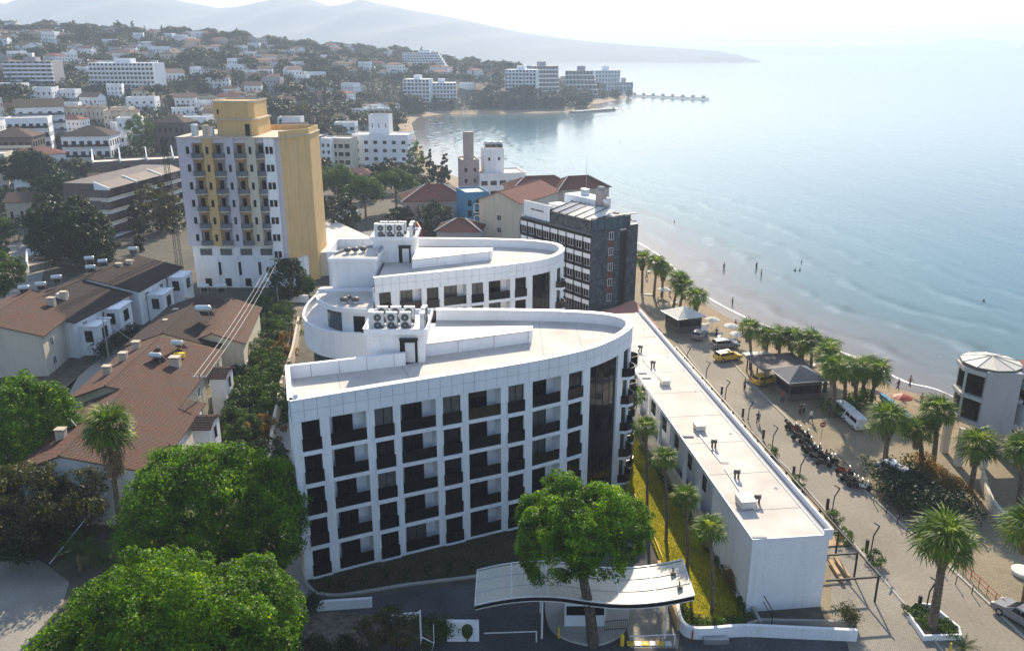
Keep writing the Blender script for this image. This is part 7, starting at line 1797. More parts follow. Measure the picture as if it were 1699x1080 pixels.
# ------------------------------------------------------------------ street life: vehicles, lamps, kiosks, people
def car_proto(paint, kind='hatch'):
    """car along +x, 4.3 m; profile lofted across the width"""
    t = thing('parked_car', '', 'car')
    if kind == 'hatch': prof = [(-2.1, .35), (-2.15, .75), (-2.0, 1.0), (-1.75, 1.42), (-.3, 1.52), (.45, 1.42), (1.15, .98), (1.95, .82), (2.15, .6), (2.1, .35)]
    elif kind == 'van': prof = [(-2.4, .35), (-2.45, .9), (-2.4, 1.95), (-2.2, 2.1), (.8, 2.1), (1.3, 1.9), (1.85, 1.2), (2.35, 1.0), (2.45, .6), (2.4, .35)]
    else: prof = [(-2.2, .35), (-2.25, .8), (-2.15, 1.0), (-1.5, 1.08), (-.95, 1.42), (.2, 1.46), (.95, 1.02), (1.9, .88), (2.2, .65), (2.15, .35)]
    mb = MB(); n = len(prof); secs = [(-.88, .0, 1), (-.86, .0, 1), (-.66, 0, 1), (.66, 0, 1), (.86, 0, 1), (.88, 0, 1)]; ys = [-.86, -.84, -.64, .64, .84, .86]
    vs = []
    for y in ys:
        for (x, z) in prof:
            yy = y; top = z > 1.05
            if abs(y) > .8 and top: yy = y * (.80 if z > 1.35 else .92)
            zz = z - (.05 if abs(y) > .8 and z > 1.3 else 0); vs.append((x, yy, zz))
    fs = [(j * n + i, j * n + i + 1, (j + 1) * n + i + 1, (j + 1) * n + i) for j in range(5) for i in range(n - 1)] + [(j * n + n - 1, j * n, (j + 1) * n, (j + 1) * n + n - 1) for j in range(5)]
    fs += [tuple(range(n - 1, -1, -1)), tuple(range(5 * n, 6 * n))]; mb.add(vs, fs); part('body', mb, M[paint], t, world=False)
    hi = max(z for x, z in prof); gl = MB()
    if kind == 'van': sides = [(-2.1, 1.25, 1.75, -.2), (.0, 1.25, 1.75, 1.2)]; ws = [(1.35, 1.86, 1.8, 1.28)]
    elif kind == 'hatch': sides = [(-1.75, 1.05, 1.38, -.45), (-.35, 1.05, 1.38, .45)]; ws = [(.52, 1.42, 1.12, 1.02), (-1.82, 1.38, -1.99, 1.05)]
    else: sides = [(-1.1, 1.05, 1.36, -.35), (-.28, 1.05, 1.36, .3)]; ws = [(.27, 1.45, .93, 1.06), (-1.02, 1.41, -1.5, 1.1)]
    for (x0, z0, z1, x1) in sides:
        for s_ in (-1, 1):
            g_ = MB(); ya = s_ * .845; yb = s_ * .72
            g_.hexa([(x0, ya - .01, z0), (x1 + .1, ya - .01, z0), (x1 + .1, ya + .01, z0), (x0, ya + .01, z0), (x0 + .1, yb - .01, z1), (x1, yb - .01, z1), (x1, yb + .01, z1), (x0 + .1, yb + .01, z1)]); part('side_window', g_, M['glass'], t, world=False)
    for (xa, za, xb, zb) in ws:
        g_ = MB(); s_ = 1 if xb > xa else -1; o = .02 * s_
        g_.hexa([(xb + o, -.68, zb), (xb + o, .68, zb), (xb - .02, .68, zb), (xb - .02, -.68, zb), (xa + o, -.58, za + .015), (xa + o, .58, za + .015), (xa - .02, .58, za), (xa - .02, -.58, za)]); part('windscreen', g_, M['glass'], t, world=False)
    for sx in (-1.35, 1.35):
        for sy in (-.78, .78):
            m_ = MB().lathe([(.2, -.1), (.32, -.1), (.33, 0), (.32, .1), (.2, .1)], n=14).mesh('wheel'); m_.transform(Matrix.Rotation(R(90), 4, 'X')); m_.materials.append(M['rubber']); wo = inst('wheel', m_, t, (sx, sy, .33))
            m_ = MB().lathe([(.05, -.11), (.19, -.11), (.19, .11), (.05, .11)], n=10).mesh('rim'); m_.transform(Matrix.Rotation(R(90), 4, 'X')); m_.materials.append(M['steel']); inst('rim', m_, wo)
    for s_ in (-1, 1):
        xf = prof[-2][0] - .02; g_ = MB(); g_.box(xf - .12, xf + .03, s_ * .6 - .16, s_ * .6 + .16, .58, .74); part('headlight', g_, M['acwhite'], t, world=False)
        xr = prof[1][0]; g_ = MB(); g_.box(xr - .02, xr + .1, s_ * .66 - .12, s_ * .66 + .12, .68, .88); part('tail_light', g_, M['lampred'], t, world=False)
    g_ = MB(); g_.box(-1.9, 1.9, -.7, .7, .2, .36); part('underbody', g_, M['rubber'], t, world=False)
    return t
def put_car(t, px, py, rz, label, name=None, sc=1, group=None, cat=None):
    g = G(px, py, .02); t.location = g; t.rotation_euler = (0, 0, R(rz)); t.scale = (sc,) * 3; t['label'] = label
    if group: t['group'] = group
    if name: t.name = name
    if cat: t['category'] = cat
    return t
taxi = car_proto('caryellow'); put_car(taxi, 1207, 597, 20, 'yellow taxi turning on the sunny street in front of the grey car', 'taxi', 1.0, 'yellow taxis', 'taxi')
mb = MB(); mb.box(-.3, .1, -.35, .35, 1.5, 1.68); part('roof_sign', mb, M['acwhite'], taxi, world=False)
t2 = copy_tree(taxi); put_car(t2, 1270, 636, 25, 'yellow taxi parked under the brown kiosk shelter', 'taxi', 1.0, 'yellow taxis', 'taxi')
cg = car_proto('cargrey'); put_car(cg, 1203, 577, 10, 'grey car parked just behind the yellow taxi')
cv = car_proto('carwhite', 'van'); put_car(cv, 1416, 705, 95, 'white van parked under the clump of palms', 'parked_van', .85, cat='van')
cv2 = copy_tree(cv); put_car(cv2, 1396, 688, 100, 'pale van half hidden behind the palm clump', 'parked_van', .85, cat='van')
cv3 = copy_tree(cv); put_car(cv3, 1480, 790, 110, 'white van in the shade beside the bushy promenade palm', 'parked_van', .85, cat='van')
cs = car_proto('cargrey', 'sedan'); put_car(cs, 1693, 1030, 118, 'grey saloon car in palm shade at the lower right edge')
cb_ = car_proto('carblack', 'sedan'); put_car(cb_, 68, 432, 10, 'black car in the walled parking yard at the left')
c2 = copy_tree(cs); put_car(c2, 84, 426, 12, 'grey car beside the black one in the parking yard')
c3 = copy_tree(cv); put_car(c3, 578, 366, 175, 'white minibus parked below the umbrella pines', 'minibus', 1.35, cat='minibus')
c4 = copy_tree(cg); put_car(c4, 52, 655, 70, 'grey hatchback in the lane beside the leftmost terrace house')
c5 = copy_tree(cs); put_car(c5, 72, 655, 72, 'grey saloon in the lane beside the terrace house pillar')
c6 = copy_tree(cg); put_car(c6, 1160, 560, 60, 'dark grey car at the shaded top end of the street')
for i, (px, py) in enumerate([(655, 288), (672, 262), (640, 262)]): put_car(copy_tree(cs), px, py, 80, '%s grey car along the road near the white bay hotel' % ORD[i], group='cars near the bay hotel')
# parking yard wall
mb = MB(); mb.strip([G2(*q) for q in [(46, 446), (46, 425), (90, 405)]], .25, 0, 1.6); single('yard_wall', mb, M['white'], 'white wall round the walled parking yard at the left', 'wall')
mb = MB(); mb.strip([G2(*q) for q in [(50, 452), (105, 438), (160, 445)]], .25, 0, 1.4); single('yard_wall', mb, M['concrete'], 'grey wall below the parking yard and dark tree', 'wall')
# motorbikes
def bike_proto():
    t = thing('motorbike', '', 'motorbike')
    for x in (-.62, .62):
        m_ = MB().lathe([(.2, -.06), (.3, -.06), (.31, 0), (.3, .06), (.2, .06)], n=14).mesh('wheel'); m_.transform(Matrix.Rotation(R(90), 4, 'X')); m_.materials.append(M['rubber']); wo = inst('wheel', m_, t, (x, 0, .31))
        m_ = MB().lathe([(.02, -.04), (.19, -.03), (.19, .03), (.02, .04)], n=8).mesh('hub'); m_.transform(Matrix.Rotation(R(90), 4, 'X')); m_.materials.append(M['steel']); inst('hub', m_, wo)
    mb = MB(); mb.hexa([(-.5, -.14, .35), (.25, -.12, .3), (.25, .12, .3), (-.5, .14, .35), (-.75, -.12, .78), (.15, -.15, .62), (.15, .15, .62), (-.75, .12, .78)]); mb.hexa([(.25, -.16, .3), (.38, -.14, .3), (.38, .14, .3), (.25, .16, .3), (.42, -.2, .95), (.55, -.16, .9), (.55, .16, .9), (.42, .2, .95)]); part('body', mb, M['carblack'], t, world=False)
    mb = MB(); mb.hexa([(-.8, -.13, .78), (.05, -.14, .68), (.05, .14, .68), (-.8, .13, .78), (-.78, -.11, .9), (.0, -.12, .8), (.0, .12, .8), (-.78, .11, .9)]); part('seat', mb, M['rubber'], t, world=False)
    mb = MB(); mb.tube([(.62, 0, .31), (.5, 0, .95), (.46, 0, 1.05)], .035, 5); mb.tube([(.38, -.34, 1.06), (.46, -.1, 1.03), (.46, .1, 1.03), (.38, .34, 1.06)], .022, 5); part('handlebar', mb, M['steel'], t, world=False)
    mb = MB(); mb.lathe([(.03, -.05), (.09, 0), (.03, .05)], (.56, 0, .88), 8); part('headlight', mb, M['acwhite'], t, world=False)
    mb = MB(); mb.tube([(-.1, -.1, .35), (-.15, -.3, 0.02)], .018, 4); part('stand', mb, M['steel'], t, world=False)
    mb = MB(); mb.box(-1.0, -.72, -.18, .18, .85, 1.15); part('top_box', mb, M['carblack'], t, world=False)
    return t
BK = [(1313, 708), (1320, 712), (1327, 725), (1338, 732), (1342, 742), (1352, 742), (1356, 755), (1362, 752), (1370, 760), (1376, 762), (1400, 782), (1408, 795), (1414, 797), (1421, 804), (1430, 806), (1332, 719), (1347, 749), (1366, 768)]
BK = sorted(BK, key=lambda q: q[1]); bk = bike_proto(); rng = random.Random(4)
bk_w = None
for i, (px, py) in enumerate(BK):
    t = bk if i == 0 else copy_tree(bk); g = G(px, py + 6, .02); t.location = g; t.rotation_euler = (R(-8), 0, R(-35 + rng.uniform(-14, 14))); s_ = rng.uniform(1.0, 1.15); t.scale = (s_,) * 3
    t['label'] = '%s parked motorbike from the far end of the row beside the street' % ORD[i]; t['group'] = 'motorbikes parked along the street'
    if i % 4 == 1:
        for ch in t.children:
            if ch.name.startswith('body'): ch.data = ch.data.copy(); ch.data.materials[0] = M[['redmetal', 'acwhite', 'cargrey'][i // 4 % 3]]
# street lamps of bent black tube
def lamp_mesh(h):
    mb = MB(); mb.box(-.07, .07, -.07, .07, 0, .25); pts = [(0, 0, .2), (.05, 0, h * .6), (.5, 0, h * .88), (-.1, 0, h)]
    for a, b in zip(pts, pts[1:]): mb.tube([a, b], .065, 6)
    return mb
LM = [((1139, 603), 575), ((1171, 631), 599), ((1203, 663), 630), ((1241, 697), 664), ((1280, 749), 705), ((1325, 800), 752), ((1380, 853), 805), ((1444, 920), 867), ((1535, 1017), 957)]
lm0 = None
for i, (b, ty) in enumerate(LM):
    g = G(*b, .14 if i < 6 else 0); _, z = HT(b[0], ty, g.y)
    if lm0 is None:
        lm0 = thing('street_lamp', '', 'street lamp'); part('bent_pole', lamp_mesh(3.3), M['black'], lm0, world=False)
        mb = MB(); mb.box(-.14, .5, -.07, .07, -.07, -.02); lh = part('lamp_head', mb, M['joint'], lm0, world=False); lh.location = (-.05, 0, 3.32); lh.rotation_euler = (0, R(-38) * -1, 0)
        t = lm0
    else: t = copy_tree(lm0)
    t.location = g; t.rotation_euler = (0, 0, R(8)); t.scale = (1, 1, (z - g.z) / 3.3); t['label'] = '%s bent black street lamp from the far end beside the low building' % ORD[i]; t['group'] = 'bent black street lamps'
# V shaped black posts along the near kerb of the promenade
VP = [(1449, 835), (1470, 853), (1488, 870), (1504, 888), (1521, 903), (1538, 918), (1560, 945), (1585, 970), (1612, 985)]
v0 = None
for i, (px, py) in enumerate(VP):
    g = G(px, py)
    if v0 is None: v0 = thing('bollard', '', 'bollard'); part('post', MB().tube([(0, 0, 0), (.02, 0, .95)], .045, 6), M['black'], v0, world=False); part('cap', MB().lathe([(.07, .93), (.07, 1.0), (.02, 1.04)], n=8), M['steel'], v0, world=False); t = v0
    else: t = copy_tree(v0)
    t.location = g; t['label'] = '%s thin black bollard from the far end along the street kerb' % ORD[i]; t['group'] = 'thin black bollards'
# square dark bollard blocks and clipped bushes on the deck
for i, (px, py) in enumerate([(1197, 655), (1232, 692), (1266, 728), (1316, 790), (1372, 845), (1437, 915), (1524, 1010)]):
    g = G(px, py, .14 if i < 5 else 0); mb = MB(); mb.box(g.x - .12, g.x + .12, g.y - .12, g.y + .12, g.z, g.z + 1.3); single('light_column', mb, M['black'], '%s square black light column from the far end along the deck' % ORD[i], 'light column', group='square black light columns')
for i, (px, py) in enumerate([(1281, 757), (1327, 808), (1385, 868), (1403, 900), (1450, 935)]):
    g = G(px - 3, py - 2, .1); nr = np.random.default_rng(400 + i); c = crown_points(nr, 26, .8, 1.1, .5, 'round') + np.array([0, 0, .5])
    t = thing('deck_shrub', '%s dark green shrub from the far end beside the deck lamps' % ORD[i], 'shrub', tuple(g), group='shrubs beside the deck lamps'); part('foliage', clumps_mesh('foliage', c, np.full(26, .28), 40, .09, M['bush'], i), None, t); part('stem', MB().tube([(0, 0, -.05), (0, 0, .4)], .04, 5), M['trunk'], t, world=False)
# red metal rail along the street
rl = [G2(*q) for q in [(1585, 938), (1660, 1008), (1699, 1040)]]; t = thing('railing', 'low rust red rail along the sandy verge at the lower right', 'railing', (*rl[0], 0)); P_ = Path(rl)
for z in (.5, .95): part('rail', MB().tube([(x, y, z) for x, y in rl], .035, 5), M['redmetal'], t)
for i in range(9): p_ = P_.at(P_.len * i / 8); part('post', MB().tube([(p_.x, p_.y, 0), (p_.x, p_.y, 1.0)], .035, 5), M['redmetal'], t)
# dark rail beside the motorbikes
rl = [G2(*q) for q in [(1377, 752), (1440, 812), (1500, 868), (1560, 920)]]; t = thing('railing', 'low dark kerb rail behind the row of motorbikes', 'railing', (*rl[0], 0)); P_ = Path(rl)
part('rail', MB().tube([(x, y, .6) for x, y in rl], .05, 5), M['black'], t)
for i in range(14): p_ = P_.at(P_.len * i / 13); part('post', MB().tube([(p_.x, p_.y, 0), (p_.x, p_.y, .62)], .04, 5), M['black'], t)
# kiosks
def kiosk(label, c, w, dp, h, rh, rot, wallm, roofm, open_=False, name='kiosk'):
    t = thing(name, label, name.replace('_', ' '), tuple(c), R(rot)); W, D_ = w / 2, dp / 2; o = .6
    if not open_:
        mb = MB(); mb.box(-W, W, -D_, D_, 0, 1.0); mb.box(-W, W, -D_, D_, 2.2, h)
        for sx in (-1, 1):
            for sy in (-1, 1): mb.box(sx * W - .12 * (sx > 0) * 1 - (0 if sx > 0 else 0), sx * W + (.12 if sx < 0 else 0), sy * D_ - (.12 if sy > 0 else 0), sy * D_ + (.12 if sy < 0 else 0), 1.0, 2.2)
        part('wall', mb, M[wallm], t, world=False); mb = MB(); mb.box(-W + .13, W - .13, -D_ + .1, D_ - .1, 1.0, 2.2); part('window', mb, M['glass'], t, world=False)
    else:
        for sx in (-1, 1):
            for sy in (-1, 1): mb = MB(); mb.box(sx * W * .95 - .08, sx * W * .95 + .08, sy * D_ * .95 - .08, sy * D_ * .95 + .08, 0, h); part('post', mb, M['brown'], t, world=False)
    mb = MB()
    if rh > 0: mb.add([(-W - o, -D_ - o, h), (W + o, -D_ - o, h), (W + o, D_ + o, h), (-W - o, D_ + o, h), (0, 0, h + rh)], [(3, 2, 1, 0), (0, 1, 4), (1, 2, 4), (2, 3, 4), (3, 0, 4)])
    else: mb.box(-W - o, W + o, -D_ - o, D_ + o, h, h + .2)
    part('roof', mb, M[roofm], t, world=False); mb = MB(); mb.strip([(-W - o, -D_ - o), (W + o, -D_ - o), (W + o, D_ + o), (-W - o, D_ + o), (-W - o, -D_ - o)], .08, h - .12, h - .005); part('fascia', mb, M['steel'], t, world=False)
    return t
kiosk('dark kiosk with grey pyramid roof between the palms and the taxi', G(1322, 655), 4.6, 4.2, 3.0, 1.4, 10, 'brown', 'slate')
kiosk('brown flat roofed shelter over the parked yellow taxi', G(1287, 632), 6.0, 4.5, 2.9, 0, 10, 'brown', 'brown', True, 'shelter')
kiosk('small pale flat shelter left of the taxi shelter', G(1262, 622), 3.0, 3.4, 2.6, 0, 10, 'canvas', 'canvas', True, 'shelter')
kiosk('white pyramid roofed kiosk on the beach near the slate hotel', G(1133, 545), 4.4, 4.4, 2.7, 1.3, 20, 'brown', 'canvas')
# sign posts
def signpost(px, py, h, label, m='redmetal', shape='disc'):
    g = G(px, py); t = thing('traffic_sign', label, 'sign', tuple(g)); part('pole', MB().tube([(0, 0, 0), (0, 0, h)], .035, 5), M['steel'], t, world=False)
    if shape == 'disc':
        me = MB().lathe([(.02, -.02), (.36, -.02), (.36, .02), (.02, .02)], n=16).mesh('disc'); me.transform(Matrix.Rotation(R(90), 4, 'X')); me.materials.append(M[m]); inst('disc', me, t, (0, -.06, h)); mb = MB(); mb.box(-.25, .25, -.095, -.085, h - .07, h + .07); part('bar', mb, M['acwhite'], t, world=False)
    else: mb = MB(); mb.box(-.5, .5, -.06, 0, h - .3, h + .5); part('board', mb, M[m], t, world=False)
signpost(1361, 738, 2.7, 'red round no entry sign on the promenade pavement'); signpost(1167, 568, 2.4, 'pale board sign at the shaded top of the street', 'acwhite', 'board')
# ------------------------------------------------------------------ people
def body_mesh(joints, edges, radii):
    me = bpy.data.meshes.new('body'); me.from_pydata(joints, edges, []); me.update()
    o = bpy.data.objects.new('tmp', me); COL.objects.link(o)
    o.modifiers.new('s', 'SKIN'); 
    for i, r in enumerate(radii): me.skin_vertices[0].data[i].radius = (r, r)
    me.skin_vertices[0].data[0].use_root = True
    m2 = o.modifiers.new('ss', 'SUBSURF'); m2.levels = 1; m2.render_levels = 1
    dg = bpy.context.evaluated_depsgraph_get(); out = bpy.data.meshes.new_from_object(o.evaluated_get(dg)); bpy.data.objects.remove(o)
    out.polygons.foreach_set('use_smooth', [True] * len(out.polygons)); return out
# 0 pelvis,1 waist,2 chest,3 neck,4 head base,5 head mid,6 head top, legs, arms
def figure(stride=0.0, arm=0.0, sit=False):
    J = [(0, 0, .95), (0, .0, 1.12), (0, 0, 1.34), (0, 0, 1.48), (0, .01, 1.56), (0, .02, 1.64), (0, .01, 1.72)]; E_ = [(0, 1), (1, 2), (2, 3), (3, 4), (4, 5), (5, 6)]; Rr = [.14, .125, .15, .06, .075, .10, .07]
    for s_ in (-1, 1):
        k = len(J); st = stride * s_
        J += [(s_ * .10, 0, .88), (s_ * .11, st * .5, .50), (s_ * .11, st - .02, .09), (s_ * .12, st + .14, .04)]; Rr += [.10, .065, .045, .035]; E_ += [(0, k), (k, k + 1), (k + 1, k + 2), (k + 2, k + 3)]
        k = len(J); J += [(s_ * .19, 0, 1.40), (s_ * .24, -st * .4 + .02, 1.13), (s_ * .25, -st * .9 + .10 + arm, .88 + arm), (s_ * .25, -st + .13 + arm, .79 + arm)]; Rr += [.06, .045, .034, .03]; E_ += [(2, k), (k, k + 1), (k + 1, k + 2), (k + 2, k + 3)]
    return body_mesh(J, E_, Rr)
BM = [figure(0), figure(.28), figure(.16, .1)]
for b in BM: b.materials.append(M['skin'])
def cloth_mesh(z0, z1, r0, r1, m, legs=False, stride=0):
    mb = MB()
    if legs:
        mb.lathe([(.02, .99), (.155, .98), (.17, .88), (.16, .80)], n=10)
        for s_ in (-1, 1): mb.tube([(s_ * .09, 0, .86), (s_ * .11, stride * s_ * .5, .50), (s_ * .11, stride * s_ * .95, .14)], .10, 8, .065)
    else: mb.lathe([(.17, .93), (.155, 1.1), (.185, 1.32), (.17, 1.42), (.07, 1.48)], n=10); mb.v = [(x, y * .75, z) for x, y, z in mb.v]; [mb.tube([(s_ * .18, 0, 1.40), (s_ * .245, .02 - stride * s_ * .4, 1.12)], .07, 6, .06) for s_ in (-1, 1)]
    me = mb.mesh('clothing'); me.materials.append(m); return me
hm = MB().lathe([(.02, 1.58), (.105, 1.62), (.112, 1.70), (.08, 1.76), (.02, 1.78)], n=10); hm.v = [(x, y - .02, z) for x, y, z in hm.v]; HAIR = hm.mesh('hair'); HAIR.materials.append(M['rubber'])
CM = {n: mat('cloth ' + n, c, rough=.9, var=0, fine=0) for n, c in {'white': (.7, .7, .7), 'dark': (.03, .03, .04), 'blue': (.05, .09, .2), 'red': (.4, .04, .04), 'grey': (.2, .2, .2), 'pink': (.5, .2, .25)}.items()}
SH = {}
def person(loc, rz, pose, top, bottom, label, group=None, sc=1.0, tilt=None):
    t = thing('person', label, 'person', loc, R(rz), group)
    inst('body', BM[pose], t)
    st = [0, .28, .16][pose]
    for nm, kk, c in (('shirt', False, top), ('trousers', True, bottom)):
        if c is None: continue
        k = (nm, c, pose)
        if k not in SH: SH[k] = cloth_mesh(0, 0, 0, 0, CM[c], kk, st)
        inst(nm, SH[k], t)
    inst('hair', HAIR, t); t.scale = (sc,) * 3
    if tilt: t.rotation_euler = tilt
    return t
PP = [(1510, 852, 20, 1, 'white', 'dark', 'person in a white shirt walking in the shade by the dark shrubs'), (1257, 703, 160, 1, 'blue', 'dark', 'person in blue walking past the lamps on the sunny street'),
      (1327, 688, 30, 1, 'dark', 'dark', 'left of two people in dark clothes crossing by the motorbikes'), (1333, 687, 10, 2, 'grey', 'dark', 'right of two people in dark clothes crossing by the motorbikes'),
      (1489, 648, 40, 1, 'dark', 'blue', 'dark clothed person walking on the sand near the water'), (1509, 642, 200, 1, None, 'dark', 'bather standing in the foam at the water edge'), (1528, 672, 0, 0, 'red', 'dark', 'person standing on the sand above the low wall'),
      (1297, 668, 90, 2, 'red', 'dark', 'person in red standing near the dark kiosk door'), (1345, 700, 60, 1, 'white', 'blue', 'person in white top behind the motorbikes'), (1188, 560, 0, 1, 'blue', 'dark', 'person walking on the far shaded end of the street'),
      (1235, 648, 30, 0, 'grey', 'dark', 'person waiting near the parked taxi'), (1646, 700, 0, 0, 'dark', 'dark', 'person in dark clothes under the glass tower')]
for (px, py, rz, po, a, b, l) in PP: person(tuple(G(px, py, 0)), rz, po, a, b, l)
SW = [(1201, 446, 'bather standing alone nearest the slate hotel side'), (1255, 445, 'left of two bathers standing together in the shallows'), (1263, 457, 'right of two bathers standing together in the shallows'), (1215, 505, 'bather standing at the edge near the white kiosk')]
for i, (px, py, l) in enumerate(SW): g = G(px, py, SEA); person((g.x, g.y, SEA - .35), 30 * i, 0, 'dark' if i % 2 else None, 'dark', l)
SW2 = [(1319, 449, 'left swimmer of a pair, shoulders above water'), (1327, 449, 'right swimmer of a pair, shoulders above water'), (1330, 435, 'swimmer farther out behind the pair'), (1119, 369, 'lone swimmer off the slate hotel'), (1632, 500, 'lone swimmer off the glass tower'), (1028, 236, 'lone swimmer far out in the bay')]
for i, (px, py, l) in enumerate(SW2): g = G(px, py, SEA); person((g.x, g.y, SEA - 1.25), 30 * i, 0, 'dark', None, l)
# beach furniture: loungers and sunshades
def lounger_proto():
    t = thing('sun_lounger', '', 'sun lounger'); mb = MB(); mb.box(-.95, .45, -.3, .3, .28, .36); part('seat', mb, M['canvas'], t, world=False)
    mb = MB(); mb.hexa([(.45, -.3, .28), (1.0, -.3, .62), (1.0, .3, .62), (.45, .3, .28), (.42, -.3, .36), (.96, -.3, .70), (.96, .3, .70), (.42, .3, .36)]); part('backrest', mb, M['canvas'], t, world=False)
    for sx in (-.8, .4):
        for sy in (-.26, .26): mb = MB(); mb.box(sx - .03, sx + .03, sy - .03, sy + .03, 0, .28); part('leg', mb, M['brown'], t, world=False)
    return t
def shade_proto(m):
    t = thing('beach_umbrella', '', 'beach umbrella'); part('pole', MB().tube([(0, 0, 0), (0, 0, 2.3)], .035, 5), M['steel'], t, world=False)
    part('canopy', MB().lathe([(1.3, 1.85), (1.28, 1.92), (.7, 2.2), (.05, 2.4)], n=8), M[m], t, world=False); return t
rng = random.Random(12); lg = lounger_proto(); ub = shade_proto('canvas'); ur = shade_proto('redmetal'); nl = 0; nu = 0
spots = []
for i in range(60):
    u = rng.random(); k = 5 + u * 5.5; j = int(k); a = Vector(SHORE[j]); b = Vector(SHORE[j + 1]); p_ = a + (b - a) * (k - j); nrm = Vector((-(b - a).y, (b - a).x)).normalized() * rng.uniform(6, 14)
    x, y = p_.x + nrm.x, p_.y + nrm.y; s = float(signed_dist(np.array([x]), np.array([y]))[0])
    if s < 5: continue
    z = tz(x, y)
    if any((x - q[0]) ** 2 + (y - q[1]) ** 2 < 3 for q in spots): continue
    spots.append((x, y)); where = 'on the sand by the slate hotel palms' if y > 150 else 'on the sand behind the kiosk palms' if y > 122 else 'on the sand near the glass tower'
    q = rng.random()
    if q < .5: t = lg if nl == 0 else copy_tree(lg); nl += 1; t.location = (x, y, z); t.rotation_euler = (0, 0, R(rng.uniform(-30, 60))); t['label'] = 'pale sun lounger ' + where; t['group'] = 'sun loungers ' + where
    elif q < .75: t = ub if nu == 0 else copy_tree(ub); nu += 1; t.location = (x, y, z); t['label'] = 'pale umbrella ' + where; t['group'] = 'pale umbrellas ' + where
    else: person((x, y, z), rng.uniform(0, 360), rng.choice([0, 1, 2]), rng.choice(['dark', 'blue', 'white', None]), 'dark', 'beachgoer ' + where, 'beachgoers ' + where)
g = G(1495, 678); ur.location = (g.x, g.y, tz(g.x, g.y)); ur['label'] = 'reddish beach umbrella behind the turquoise boat rail near the glass tower'
mb = MB(); mb.strip([G2(1462, 660), G2(1512, 700)], .6, 0, .7); single('promenade_wall', mb, M['blue_wall'], 'low turquoise wall between promenade palms and the sand', 'wall')
# ------------------------------------------------------------------ glass cornered building at the right
gx = G(1587, 772); c0 = (gx.x + 3.4, gx.y + 2.6)
gt = thing('glass_tower_house', 'round cornered seaside building with glazed tower on pillars at the right edge', 'building', (c0[0], c0[1], 0))
zf = 4.6
def arcpts(c, r, a0, a1, n): return [(c[0] + r * math.cos(R(a0 + (a1 - a0) * i / n)), c[1] + r * math.sin(R(a0 + (a1 - a0) * i / n))) for i in range(n + 1)]
cc = (c0[0] + .2, c0[1] + .5)
def ringpoly(r): return arcpts(cc, r, 150, 235, 2) + [(cc[0] + r * .75, cc[1] - r * .9), (cc[0] + r * 1.0, cc[1] + r * .6)]
for (z0, z1, r) in ((zf, zf + .45, 3.5), (zf + 3.0, zf + 3.4, 3.4), (zf + 6.0, zf + 6.5, 3.45)): part('storey_slab', MB().prism(ringpoly(r), z0, z1), M['plaster'], gt)
for (z0, z1) in ((zf + .45, zf + 3.0), (zf + 3.4, zf + 6.0)):
    rp_ = ringpoly(3.0); part('inner_wall', MB().prism(ringpoly(2.85), z0, z1), M['grey_wall'], gt)
    for i in range(2):
        a, b = Vector(rp_[i]), Vector(rp_[i + 1]); d = (b - a).normalized(); L_ = (b - a).length
        A_ = (a.x, a.y); mb = MB(); mb.fbox(A_, (d.x, d.y), .16, L_ - .16, -.02, .04, z0 + .12, z1 - .1); part('window', mb, M['glass'], gt)
        mb = MB(); mb.fbox(A_, (d.x, d.y), -.14, .14, -.1, .1, z0, z1); part('mullion', mb, M['plaster'], gt)
part('service_wall', MB().prism([(cc[0] - 1.9, cc[1] - 2.95), (cc[0] + 1.7, cc[1] - 3.45), (cc[0] + 2.3, cc[1] + .3), (cc[0] - 1.2, cc[1] - 1.0)], zf - .6, zf + 6.7), M['plaster'], gt)
K = 10; pr = arcpts(cc, 3.2, 0, 360, K)[:-1]
for i in range(K):
    a = pr[i]; b = pr[(i + 1) % K]; mb = MB(); mb.add([(a[0], a[1], zf + 6.9), (b[0], b[1], zf + 6.9), (cc[0], cc[1], zf + 7.6)], [(0, 1, 2)]); part('roof_panel', mb, M['pvc'], gt)
    part('roof_rib', MB().tube([(a[0], a[1], zf + 6.92), (cc[0], cc[1], zf + 7.62)], .05, 4), M['cream'], gt)
part('roof_drum', MB().prism(pr, zf + 6.5, zf + 6.9), M['brown'], gt)
for (x, y) in [(gx.x + .1, gx.y), (gx.x + .2, gx.y + 3.4), (gx.x + 2.6, gx.y - .6), (gx.x + 6, gx.y + 3)]: mb = MB(); mb.box(x - .35, x + .35, y - .35, y + .35, 0, zf); part('pillar', mb, M['cream'], gt)
cw_ = smooth_path([(cc[0] + 2.8, cc[1] + 3), (cc[0] + 2.9, cc[1] - .5), (cc[0] + 3.3, cc[1] - 3.5), (cc[0] + 4.8, cc[1] - 7), (cc[0] + 8.5, cc[1] - 11)], 5)
part('curved_wall', MB().strip(cw_, .4, 0, zf + 6.2, side=1), M['white'], gt)
part('rear_roof', MB().prism(offset_path(cw_, .5) + [(cc[0] + 20, cc[1] - 11), (cc[0] + 20, cc[1] + 5), (cc[0] + 2.9, cc[1] + 5)], zf + 5.0, zf + 5.2), M['tile_red'], gt)
Pc = Path(cw_)
for u in (4.6, 7.8, 11.0):
    for z in (2.2, zf + 2.6):
        A_, d, L_ = Pc.seg(u, u + 1.7); x, y = fpos(A_, d, L_ / 2, .03); put_window(gt, x, y, z, math.atan2(d[1], d[0]), 1.7, 1.6, 1)
